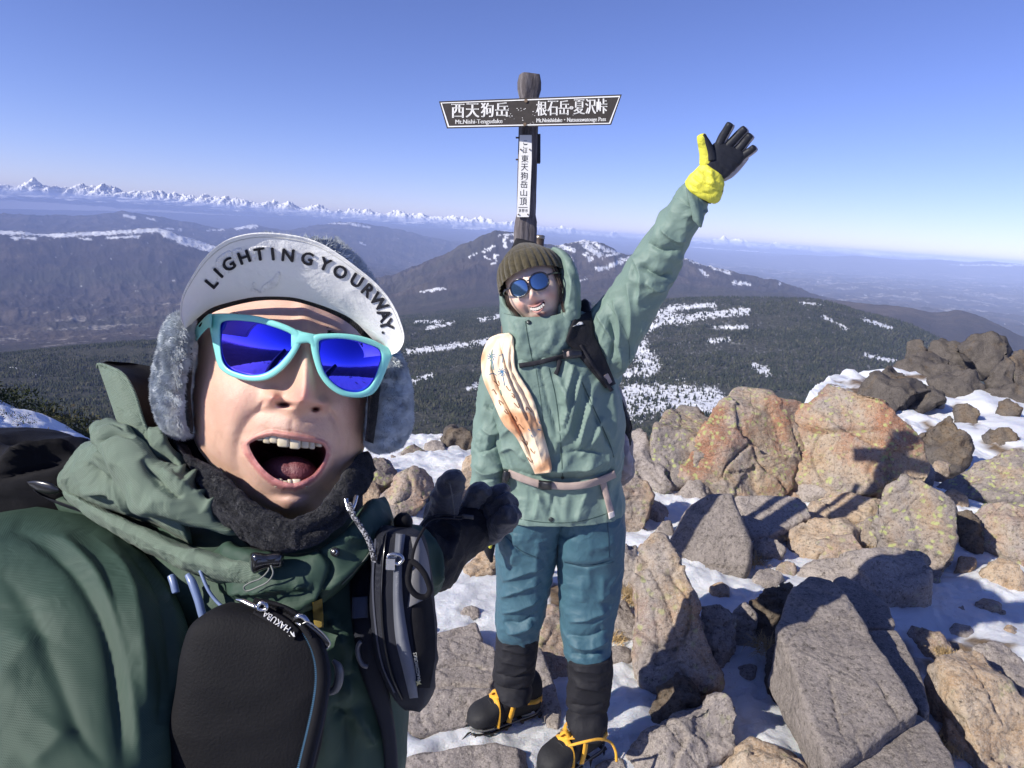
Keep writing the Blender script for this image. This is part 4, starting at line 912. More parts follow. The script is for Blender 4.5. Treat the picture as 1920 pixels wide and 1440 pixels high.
# white summit plate
FP = plane_from(PY(969, 330, SIGN_Y - .042), PY(997, 330, SIGN_Y - .056))
PO = .004
v, f = prism([(974.5, 253), (997, 253), (997, 300), (992.5, 405), (991, 407), (970, 407), (969, 405)], FP, PO, PO + .005); plate = mk('summit_plate', v, f, wht, sp, False)
L_ = []
for ch, y, h, w_ in [('こ', 267, 3.6, 4), ('こ', 274.5, 3.6, 4), ('は', 283, 4, 4.2), ('東', 297.5, 7, 6.6), ('天', 313.5, 6.6, 6.6), ('狗', 329.5, 7, 6.6), ('岳', 345.5, 7, 6.6), ('山', 361.5, 6, 6.2), ('頂', 377.5, 7, 6.6)]:
    cx_ = 985 - (y - 267) * .034
    L_.append(fit_text(ch, cx_ - w_, y - h, cx_ + w_, y + h, FP, PO + .0045, .0015))
for ch, x in (('茅', 975), ('野', 981), ('市', 987)): L_.append(fit_text(ch, x - 2.4, 392, x + 2.4, 398, FP, PO + .0045, .0012))
L_.append(prism([(972, 388.4), (989, 388.4), (989, 389.4), (972, 389.4)], FP, PO + .0045, PO + .006))
v, f = join(*L_); mk('lettering', v, f, blk, plate, False)
for x, y in ((976, 280), (993, 280), (972, 402), (989.5, 402)): bolt(FP, x, y, 1.4, PO + .0045, plate)
# plate seen edge-on on the far side, and its nails
FQ = lambda x, y, o=0: PY(x, y, SIGN_Y + .0)
def edge_box(x0, y0, x1, y1, Ya, Yb, nm, mat, par):
    P = np.array([(x0, y0), (x1, y0), (x1, y1), (x0, y1)], float); a = PY(P[:, 0], P[:, 1], Ya); b = a + np.array([0.0, Yb - Ya, 0]); 
    return mk(nm, np.concatenate([a, b]), [[0, 1, 2, 3], [7, 6, 5, 4]] + [[i, 4 + i, 4 + (i + 1) % 4, (i + 1) % 4] for i in range(4)], mat, par, False)
sdp = edge_box(1007, 251, 1013.5, 304, SIGN_Y - .02, SIGN_Y + .05, 'side_plate', blk, sp)
for y in (258, 299): edge_box(967, y - 1.5, 975, y + 1.5, SIGN_Y + .0, SIGN_Y + .006, 'nail', rust, sp)
# short capped steel post behind
cp = PY(1012, 452, 3.06); cpb = cp.copy(); cpb[2] = 0
c_o = thing('capped_post', cpb, 'short brown steel post with round cap just right of the signpost', 'post')
brn = plain('brown_steel', (.10, .075, .065), .4, .5)
tp = PY(1012.5, 444, 3.06)
v, f = tube([tp, tp * .5 + cpb * .5, cpb - [0, 0, .1]], .0195, 24, 20); mk('shaft', v, f, brn, c_o)
v, f = tube([tp + [0, 0, .008], tp + [0, 0, .005], tp - [0, 0, .006], tp - [0, 0, .008]], [.014, .021, .0215, .021], 24); mk('cap', v, f, plain('cap_metal', (.28, .25, .22), .35, .7), c_o)
# ================================================================ the waving hiker
WY = 1.95
foot0 = PZ(1010, 1400, 0.0)
W = thing('person', foot0, 'person in sage green jacket and teal trousers waving a yellow gloved hand beside the signpost', 'person')
SAGE = cloth('sage_shell', (.150, .222, .190), .62, scale=500, var=.05, bump=.12, wr=14, wrb=.35, sheen=.05)
TEAL = cloth('teal_shell', (.036, .100, .135), .62, scale=500, var=.06, bump=.12, wr=16, wrb=.35, sheen=.05)
BLACK = cloth('black_fabric', (.018, .018, .022), .6, scale=420, var=.1, bump=.3, wr=20, wrb=.3)
BLACK2 = cloth('black_webbing', (.022, .022, .028), .65, scale=600, bump=.4)
GREYB = cloth('grey_pack_fabric', (.20, .175, .17), .7, scale=500, bump=.3)
BEIGE = cloth('beige_webbing', (.40, .31, .27), .7, scale=700, bump=.4)
YELL = cloth('yellow_shell', (.66, .63, .06), .55, scale=500, var=.05, bump=.1, wr=30, wrb=.45, sheen=.05)
PLAS = plain('black_plastic', (.015, .015, .017), .28, coat=.2)
SEAM = plain('dark_seam', (.045, .085, .072), .7)
wr1 = wrk(.075, .008, (0, .2, 1), 2.0, 3.0)
def body(nm, st, mat, parent, **k):
    v, f = loft(st, **k); return mk(nm, v, f, mat, parent)
# ---- torso of the jacket
TF = [([(1042,700),(1062,760),(1052,800),(1040,850)],.016,7),([(1090,700),(1075,760),(1065,800),(1050,830)],.014,7),([(1110,745),(1095,790),(1080,850)],.013,6),([(1075,680),(1065,720),(1052,760)],.012,6),
      ([(1130,780),(1115,820),(1085,860)],.008,6),([(1060,850),(1090,845),(1130,850)],-.008,6),([(1000,640),(1012,690),(1028,760),(1045,820),(1052,880)],-.006,3),
      ([(1090,715),(1110,770),(1135,820),(1150,850)],-.007,3.5),([(975,850),(1000,870),(1040,880),(1100,878),(1145,860)],.012,10),([(960,880),(1010,898),(1090,900),(1150,880)],-.010,7),
      ([(970,930),(965,960)],.006,8),([(1012,925),(1002,975)],.009,8),([(1062,925),(1058,985)],.008,7),([(1040,915),(1030,970)],-.006,6),([(1100,915),(1085,960),(1080,980)],.007,8),([(940,820),(965,800),(990,830)],.008,8),([(935,850),(960,840),(985,865)],.008,7)]
jk = body('jacket', [(936,956,1168,950,WY,.132),(938,940,1168,935,WY,.13),(950,905,1160,895,WY,.118),(938,860,1166,850,WY,.128),(926,800,1168,790,WY,.132),(920,740,1160,735,WY,.130),(922,700,1150,690,WY,.122),
  (932,660,1140,640,WY,.108),(950,628,1118,598,WY,.085),(965,600,1080,585,WY,.07)], SAGE, W, n=260, m=300, e=2.5, folds=TF, wr=wr1)
# hem rim is open and thin: inner lining
# ---- raised sleeve
AF = [([(1118,585),(1140,620),(1160,660),(1165,700)],.010,8),([(1150,560),(1160,600),(1160,650)],.012,7),([(1175,530),(1182,580),(1178,640)],.010,7),([(1200,500),(1240,520),(1262,515)],-.012,6),([(1210,530),(1235,545),(1255,540)],.010,6),
      ([(1215,455),(1240,470),(1280,470)],-.010,7),([(1240,430),(1265,450),(1285,452)],.010,7),([(1190,480),(1200,520),(1195,570)],.008,7),([(1140,590),(1150,640),(1140,690)],-.010,6),([(1205,600),(1190,640),(1172,690)],.006,7)]
sl1 = body('sleeve', [(1075,640,1128,745,WY,.075),(1095,600,1153,728,WY,.080),(1118,575,1172,690,1.93,.078),(1142,548,1203,632,1.91,.072),(1170,505,1240,568,1.88,.066),(1196,468,1268,512,1.86,.062),(1215,440,1288,462,1.84,.057),(1238,405,1306,428,1.82,.054),(1258,375,1318,400,1.80,.050),(1266,366,1326,390,1.79,.048)],
  SAGE, W, n=220, m=180, e=2.2, folds=AF, wr=wrk(.065, .008, (.5, 0, .8), 1.6, 8.0))
# cuff with tab
cf = body('cuff', [(1262,372,1312,412,1.80,.046),(1268,362,1325,395,1.795,.044),(1278,350,1328,386,1.785,.040),(1286,344,1330,376,1.78,.036)], SAGE, W, n=40, m=60, e=2.2, wr=wrk(.04, .003, seed=2.0))
v, f = loft([(1286,352,1300,412,1.745,.006),(1296,362,1310,424,1.745,.010),(1310,370,1316,424,1.75,.008),(1318,378,1318,400,1.755,.004)], n=30, m=24, wr=wrk(.03, .002)); mk('cuff_tab', v, f, SAGE, sl1)
# ---- hanging sleeve
SF = [([(905,760),(925,770),(945,760)],-.007,5),([(900,800),(920,812),(945,806)],.009,6),([(892,850),(915,845),(945,825)],-.008,5),([(890,875),(910,890),(942,880)],.010,6),([(890,905),(915,900),(940,893)],-.006,5)]
sl2 = body('sleeve', [(940,640,985,650,WY,.05),(918,660,968,665,WY,.066),(905,700,955,700,WY,.066),(895,760,952,760,WY,.062),(888,820,950,820,WY,.060),(886,868,948,868,1.93,.056),(884,905,943,900,1.91,.050),(892,922,940,924,1.90,.044)],
  SAGE, W, n=180, m=150, e=2.2, folds=SF, wr=wrk(.06, .008, (0, 0, 1), 1.2, 1.0))
# ---- hood: back shell behind the head, and the high collar in front of the chin
hood = body('hood', [(948,640,1088,630,2.02,.075),(942,600,1088,592,2.03,.085),(940,565,1085,560,2.05,.09),(944,530,1083,535,2.06,.09),(952,500,1074,500,2.07,.085),(960,480,1060,482,2.07,.07),(968,466,1036,468,2.07,.045),(975,458,1000,458,2.07,.02)],
  SAGE, W, n=80, m=80, e=2.3, folds=[([(1060,490),(1075,530),(1072,580)],.008,6)], wr=wrk(.06, .004))
body('hood_side', [(1026,468,1052,474,1.99,.03),(1042,486,1068,492,1.96,.045),(1050,508,1080,512,1.935,.055),(1053,535,1086,538,1.92,.062),(1050,560,1087,564,1.915,.066),(1044,582,1088,588,1.915,.066),(1036,606,1090,612,1.925,.062),(1030,640,1090,640,1.94,.05)], SAGE, hood, n=90, m=80, e=2.4, ends=.05, folds=[([(1062,500),(1070,530),(1066,570)],.006,5),([(1045,590),(1065,580),(1080,590)],-.005,5)], wr=wrk(.05, .004))
body('hood_side', [(936,545,946,548,1.99,.02),(937,565,948,568,1.98,.035),(939,582,952,588,1.965,.045),(942,600,980,612,1.94,.05)], SAGE, hood, n=60, m=60, e=2.4, ends=.06, wr=wrk(.05, .003))
v, f = loft([(951,488,1004,470,2.018,.004),(957,470,1012,462,2.020,.006),(963,456,1004,455,2.024,.006),(967,447,985,450,2.03,.004)], n=20, m=20, e=2.5); mk('hood_lining', v, f, BLACK, hood)
CFD = [([(985,600),(992,640),(1000,690)],-.004,2.5),([(965,600),(975,630),(970,660)],.007,7),([(1040,600),(1030,640),(1012,665)],.007,8),([(1065,590),(1060,630),(1040,665)],.007,8),([(955,590),(960,625)],-.006,5)]
st = cr(np.array([(925,690,1105,682,WY+.005,.10),(938,665,1098,655,WY-.01,.105),(944,640,1092,632,WY-.02,.10),(942,612,1088,606,WY-.025,.096),(942,590,1084,588,WY-.02,.095),(944,574,1082,572,WY-.01,.094)]), 60)
A_, B_ = PY(st[:, 0], st[:, 1], st[:, 4]), PY(st[:, 2], st[:, 3], st[:, 4]); th = np.linspace(0, 2*np.pi, 100, endpoint=False)
c_, s_ = np.cos(th), np.sin(th); G = ((A_+B_)/2)[:, None] + ((B_-A_)/2)[:, None] * (np.sign(c_)*np.abs(c_)**(2/2.3))[None, :, None] + np.array([0, -1, 0])[None, None] * (st[:, 5][:, None] * (np.sign(s_)*np.abs(s_)**(2/2.3))[None])[..., None]
G[:, :, 2] -= 0.020 * np.clip(s_, 0, 1)[None] ** 3 * np.linspace(0, 1, 60)[:, None] ** 2
G[:, :, 2] -= 0.02 * np.clip(-c_ - .1, 0, 1)[None] * np.linspace(0, 1, 60)[:, None] ** 2 
inner = ((G[::-1] - G.mean(1, keepdims=True)[::-1]) * .965 + G.mean(1, keepdims=True)[::-1])[:40]
px, py = proj(G); nn_ = vnorm(G); cen = G.mean(1, keepdims=True); nn_ *= np.sign(((G - cen) * nn_).sum()); G = G + nn_ * (foldmap(px, py, CFD) + wrk(.05, .003)(G))[..., None]
G = np.concatenate([G, inner]); v, f = finish_raw(G, False); collar = mk('collar', v, f, SAGE, W)
# ---- backpack
pk = thing('backpack', PY(1140, 800, 2.12), 'grey and black hiking backpack worn by the waving person', 'backpack')
body('pack_body', [(985,905,1170,905,2.14,.07),(975,880,1186,885,2.15,.10),(970,830,1184,835,2.16,.12),(970,760,1174,765,2.16,.12),(975,700,1150,700,2.16,.11),(985,650,1125,640,2.16,.10),(1000,600,1110,590,2.15,.07),(1060,575,1108,575,2.13,.05)], GREYB, pk, n=90, m=80, e=3.0, wr=wrk(.06, .006, seed=5.))
body('side_pocket', [(1148,890,1166,900,2.06,.02),(1148,870,1182,886,2.06,.05),(1150,840,1184,860,2.06,.055),(1152,810,1176,830,2.07,.04),(1156,790,1168,810,2.08,.02)], cloth('grey_pocket', (.27, .235, .245), .6, bump=.2), pk, n=50, m=50, wr=wrk(.03, .005))
body('lid', [(1150,745,1166,750,2.08,.02),(1150,770,1180,785,2.08,.035),(1154,790,1183,815,2.09,.035),(1165,815,1182,835,2.09,.015)], BLACK, pk, n=40, m=40, wr=wrk(.03, .004))
body('harness_yoke', [(1080,600,1112,602,2.0,.03),(1082,580,1110,588,2.02,.035),(1088,566,1104,574,2.03,.03),(1094,561,1100,565,2.04,.01)], BLACK, pk, n=30, m=36)
body('side_strap', [(1146,700,1156,712,1.93,.012),(1150,730,1160,742,1.97,.012),(1153,760,1160,790,2.0,.01),(1156,800,1162,820,2.02,.008)], BEIGE, pk, n=30, m=20)
BV = bvh_of(jk, collar, sl1, sl2)
BVP = BV
def strip(nm, st, mat, parent, **k):
    v, f = drape(k.pop('bvh', BV), st, **k); return mk(nm, v, f, mat, parent)
ss = strip('shoulder_strap', [(1076,596,1108,582),(1066,622,1112,608),(1062,640,1116,630),(1078,660,1126,652),(1098,684,1136,674),(1118,708,1146,698),(1135,728,1155,720)], BLACK, pk, n=50, m=14, off=.006, th=.012, bl=10)
strip('webbing', [(1086,648,1091,645),(1105,680,1110,676),(1125,708,1130,704),(1145,735,1151,731)], BLACK2, pk, n=30, m=5, off=.020, th=.003, bl=10)
strip('webbing', [(1131,705,1140,699),(1140,722,1148,716)], BEIGE, pk, n=10, m=5, off=.016, th=.004, bl=6)
strip('chest_strap', [(972,681,974,690),(1000,677,1001,686),(1030,670,1031,679),(1062,662,1063,671)], BLACK2, pk, n=40, m=6, off=.008, th=.003, bl=8)
strip('chest_strap', [(1086,655,1087,668),(1104,660,1106,672)], BLACK2, pk, n=12, m=6, off=.016, th=.003, bl=8)
bk = strip('buckle', [(1055,656,1057,674),(1066,654,1068,673),(1078,654,1080,672),(1090,655,1091,669)], PLAS, pk, n=24, m=8, off=.016, th=.010, bl=10)
strip('buckle_slot', [(1062,659,1063,669),(1067,658,1068,668)], BEIGE, bk, n=6, m=4, off=.0255, th=.002, bl=10)
strip('webbing', [(1045,672,1054,676),(1043,690,1050,692),(1038,700,1046,704)], BLACK2, pk, n=16, m=5, off=.008, th=.003, bl=6)
logo = [[(1073,612),(1080,609),(1083,606),(1086,603.5),(1091,603.5),(1093,605),(1093.5,608),(1086,609.5),(1080,612)]]
for L in logo:
    v, f = outline_slab(BV, L, off=.019, th=.001, n=20, rings=3, smooth=False); mk('logo_patch', v, f, wht, ss)
# hip belt
strip('hip_belt', [(954,880,951,892),(975,888,972,902),(1000,897,998,911),(1015,901,1014,916)], BEIGE, pk, n=30, m=8, off=.012, th=.004, bl=10)
strip('hip_belt', [(1033,903,1033,917),(1065,905,1065,919),(1100,901,1102,915),(1130,892,1134,905),(1152,882,1156,895)], BEIGE, pk, n=40, m=8, off=.012, th=.004, bl=10)
hb = strip('hip_buckle', [(1010,900,1009,916),(1018,901,1018,919),(1034,902,1034,919)], PLAS, pk, n=20, m=8, off=.016, th=.009, bl=8)
strip('strap_end', [(1122,896,1135,893),(1127,915,1139,912),(1134,940,1145,936),(1139,960,1151,956),(1142,974,1153,968)], BEIGE, pk, n=30, m=6, off=.010, th=.003, bl=8)
strip('strap_end', [(1140,962,1151,958),(1142,974,1153,968)], cloth('pale_tip', (.62, .56, .52)), pk, n=8, m=6, off=.0135, th=.002, bl=8)
v, f = loft([(944,880,958,884,1.86,.012),(941,895,955,900,1.86,.014),(940,908,946,914,1.87,.008)], n=16, m=20); mk('belt_clip', v, f, PLAS, pk)
v, f = tube(PY(np.array([943,942,946,950,948,945]), np.array([630,612,602,598,622,634]), np.array([1.93,1.92,1.92,1.93,1.93,1.93])), .0035, 8, 30); mk('haul_loop', v, f, cloth('brown_webbing', (.20,.14,.12)), pk)
v, f = tube(PY(np.array([1156,1155,1154]), np.array([872,885,897]), np.array([2.0, 1.99, 1.99])), .004, 8, 12); mk('zip_pull', v, f, plain('pull_white', (.6,.58,.55)), pk)
v, f = tube(PY(np.array([1176,1174,1178,1184,1182,1178]), np.array([785,800,812,805,790,785]), np.array([2.06]*6)), .002, 8, 30); mk('lanyard', v, f, BLACK2, pk)
# zips, seams and snaps of the jacket
strip('zip_flap', [(984,602,986,602),(990,640,992,640),(1000,690,1002,690)], SEAM, collar, n=30, m=4, off=.000, th=.0012, bl=4)
strip('zip_flap', [(1028,690,1030,690),(1040,740,1042,740),(1048,800,1050,800),(1052,860,1054,860),(1054,895,1056,895)], SEAM, jk, n=50, m=4, off=.000, th=.0012, bl=3)
strip('seam', [(1004,690,1005,690),(1012,740,1013,740),(1018,790,1019,790)], SEAM, jk, n=30, m=4, off=.000, th=.0008, bl=3)
strip('pocket_zip', [(1088,712,1090,711),(1106,752,1108,751),(1128,800,1130,799),(1143,835,1145,834),(1150,858,1152,857)], SEAM, jk, n=40, m=4, off=.000, th=.0015, bl=4)
strip('hem_seam', [(945,962,945,964),(980,973,980,975),(1030,979,1030,981),(1090,976,1090,978),(1150,958,1150,960)], SEAM, jk, n=50, m=4, off=.000, th=.0008, bl=3)
strip('seam', [(1132,560,1133,561),(1160,600,1161,601),(1178,640,1179,641),(1180,680,1181,681)], SEAM, sl1, n=40, m=4, off=.000, th=.0008, bl=3)
for x, y, r in ((991, 604, 4.2), (1033, 974, 4.5), (1055, 896, 3.2)):
    v, f = outline_slab(BV, [(x + r * math.cos(a), y + r * math.sin(a)) for a in np.linspace(0, 2 * np.pi, 10, endpoint=False)], off=.001, th=.003, n=20, rings=4, bulge=.002); mk('snap_button', v, f, plain('snap', (.04, .05, .05), .35, .4), collar if y < 700 else jk)
# ---- printed towel hung over her shoulder
tw = NT('printed_towel', .85); tn = tw.noise(9, 3, .5)
tw.color(tw.mix(tw.ramp(tw.noise(5.5, 2, .5, dist=.8), [(.50, 0.0), (.58, 1.0)]), (.82, .66, .47), (.62, .33, .17))); tw.bump(tw.noise(300, 3), .4, .002); tw.b.inputs['Sheen Weight'].default_value = .2
TWF = [([(935,632),(952,700),(990,790)],-.010,3),([(925,640),(922,690),(945,750),(980,820),(1005,880)],-.016,5),([(945,635),(945,690),(968,750),(1000,820),(1020,880)],.010,7),([(915,650),(912,700),(935,760),(970,830)],.008,6),([(958,640),(958,690),(982,740),(1010,800)],-.010,4),([(935,640),(933,690),(955,740),(990,830)],.008,5)]
tws = cr(np.array([(935,626,955,624),(918,634,962,632),(905,660,964,655),(902,684,967,690),(907,714,985,722),(923,750,1000,748),(945,797,1014,794),(966,818,1021,820),(984,850,1028,845),(999,880,1035,878),(1003,889,1032,886)], float), 120)
u = np.linspace(0, 1, 44)[None]; px = tws[:, 0:1]*(1-u)+tws[:, 2:3]*u; py = tws[:, 1:2]*(1-u)+tws[:, 3:4]*u
BVT = bvh_of(jk, sl2, collar); t = blur(fillnan(hit(BVT, px, py)), 30); D = ray(px, py); ln = np.linalg.norm(D, axis=-1)
prof = np.clip(1-(2*u-1)**6, 0, 1); fm_ = foldmap(px, py, TWF)
top = CAM + D * (t - (.013 + .009*prof + 1.15*fm_ + .003*pn(np.stack([px/9, py/16, 0*px], -1)))/ln)[..., None]; bot = CAM + D * (t - .002/ln)[..., None]
v, f = finish_raw(np.concatenate([top, bot[:, ::-1]], 1)); towel = mk('towel', v, f, tw.m, None, loc=PY(965, 760, 1.83)); tag(towel, 'cream and orange towel with blue palm print draped over the waving person\'s shoulder', 'towel')
BVTW = bvh_of(towel); blu = plain('print_blue', (.05, .16, .30), .85); brw = plain('print_brown', (.20, .07, .03), .85)
def scribble(lines, mat, nm, w_=1.1):
    Ls = []
    for ln_ in lines:
        P = np.array(ln_, float); d = np.gradient(P, axis=0); d /= np.maximum(np.linalg.norm(d, axis=1, keepdims=True), 1e-6); n_ = np.stack([-d[:, 1], d[:, 0]], 1) * w_ / 2
        Ls.append(drape(BVTW, np.concatenate([P - n_, P + n_], 1), n=max(6, 4*len(P)), m=3, off=.0004, th=.0008, bl=0))
    v, f = join(*Ls); mk(nm, v, f, mat, towel)
pal = []
for cx_, cy_ in ((921, 668), (941, 697)):
    for a in np.linspace(0, 2*np.pi, 8, endpoint=False): pal.append([(cx_, cy_), (cx_+5*math.cos(a), cy_+5*math.sin(a)), (cx_+8*math.cos(a+.25), cy_+8*math.sin(a+.25)+1)])
    pal.append([(cx_, cy_), (cx_+3, cy_+14), (cx_+5, cy_+26)])
pal += [[(917,702),(925,700),(931,704)],[(936,667),(943,664),(942,680)],[(990,804),(994,808)],[(995,815),(999,820)],[(1008,805),(1014,806)],[(1010,790),(1013,795)]]
scribble(pal, blu, 'palm_print', 1.6)
gq = np.random.default_rng(9); sc_ = []
for cx_, cy_ in ((932,718),(940,755),(925,735),(948,772),(960,742),(970,760),(965,785),(985,830),(1000,845),(975,800),(990,768),(955,728),(995,862)):
    a = gq.uniform(0, 6); sc_.append([(cx_ + 5*math.cos(a+q_*.9)*(.6+.2*q_), cy_ + 5*math.sin(a+q_*1.3)) for q_ in range(5)])
scribble(sc_, brw, 'line_print', 1.5)
# ---- trousers
PF_ = [([(945,1000),(980,1040),(1020,1050)],-.006,4),([(940,1090),(980,1075),(1020,1060)],.008,7),([(938,1120),(975,1105),(1015,1090)],.009,7),([(940,1150),(975,1140),(1012,1120)],.010,7),([(945,1165),(975,1170),(1005,1150)],-.010,6),([(950,1185),(975,1180),(1000,1170)],.012,7),
       ([(965,1000),(960,1060)],.006,9),([(1010,1010),(1000,1080)],.005,9),([(1065,1165),(1100,1160),(1140,1145)],.009,7),([(1062,1190),(1100,1195),(1140,1180)],-.009,6),([(1065,1205),(1100,1215),(1140,1200)],.011,7),([(1070,1225),(1100,1230),(1135,1218)],-.008,5),
       ([(1058,1056),(1100,1064),(1150,1050)],-.006,3.5),([(1090,1080),(1092,1130)],.006,10),([(1130,1080),(1128,1130)],.006,9),([(1045,1000),(1060,1010),(1080,1000)],-.006,6)]
legw = wrk(.07, .0045, (.3, 0, .5), 1.0, 6.0)
tr = thing('t', foot0, None, None) if False else None
l1 = loft([(942,925,1072,925,WY+.01,.11),(934,960,1062,962,WY+.01,.115),(930,1000,1050,1005,WY+.01,.105),(930,1060,1040,1062,WY+.01,.088),(932,1110,1029,1113,WY+.01,.078),(930,1150,1021,1155,WY+.01,.070),(930,1182,1012,1187,WY+.02,.064),(938,1203,1008,1203,WY+.02,.058)], n=200, m=150, e=2.2, folds=PF_, wr=legw)
l2 = loft([(1030,925,1166,925,WY+.01,.11),(1040,960,1169,958,WY+.01,.115),(1041,1000,1171,1000,WY,.108),(1045,1060,1168,1060,WY,.092),(1048,1110,1162,1112,WY-.01,.082),(1051,1155,1152,1160,WY-.02,.074),(1053,1190,1146,1194,WY-.03,.070),(1058,1222,1144,1226,WY-.04,.066),(1068,1244,1145,1242,WY-.05,.060)], n=200, m=150, e=2.2, folds=PF_, wr=legw)
v, f = join(l1, l2); trs = mk('trousers', v, f, TEAL, W); BVL = bvh_of(trs); TS = plain('teal_seam', (.015, .05, .075), .7)
for s_ in ([(945,1002,945,1004),(975,1030,975,1032),(1010,1046,1010,1048)], [(1058,1052,1058,1055),(1100,1060,1100,1063),(1150,1052,1150,1055)], [(1138,980,1140,980),(1140,1010,1142,1010),(1141,1045,1143,1045)]):
    strip('pocket_zip', s_, TS, trs, n=24, m=4, off=.0, th=.0015, bl=2, bvh=BVL)
# ---- gaiters
g1_ = body('gaiter', [(931,1188,1010,1186,WY+.02,.062),(930,1215,1007,1220,WY+.02,.062),(927,1245,1003,1248,WY+.02,.060),(924,1265,1001,1268,WY+.02,.058),(930,1272,995,1275,WY+.02,.052),(927,1288,998,1292,WY+.01,.062),(938,1306,993,1310,WY+.0,.066)], BLACK, W, n=90, m=70, folds=[([(928,1262),(965,1272),(1000,1262)],-.006,4),([(940,1215),(990,1225)],.006,6),([(940,1240),(990,1250)],.006,6)], wr=wrk(.045, .004, (1, 0, .2), 2.0))
g2_ = body('gaiter', [(1064,1226,1146,1222,WY-.05,.064),(1066,1255,1148,1255,WY-.05,.064),(1064,1290,1144,1292,WY-.05,.062),(1062,1318,1140,1322,WY-.05,.060),(1068,1328,1136,1330,WY-.06,.054),(1062,1348,1138,1350,WY-.07,.064),(1070,1370,1130,1374,WY-.08,.066)], BLACK, W, n=90, m=70, folds=[([(1064,1318),(1100,1326),(1140,1318)],-.006,4),([(1075,1255),(1130,1262)],.006,6),([(1075,1285),(1130,1295)],.006,6)], wr=wrk(.045, .004, (1, 0, .2), 2.0, 4.0))
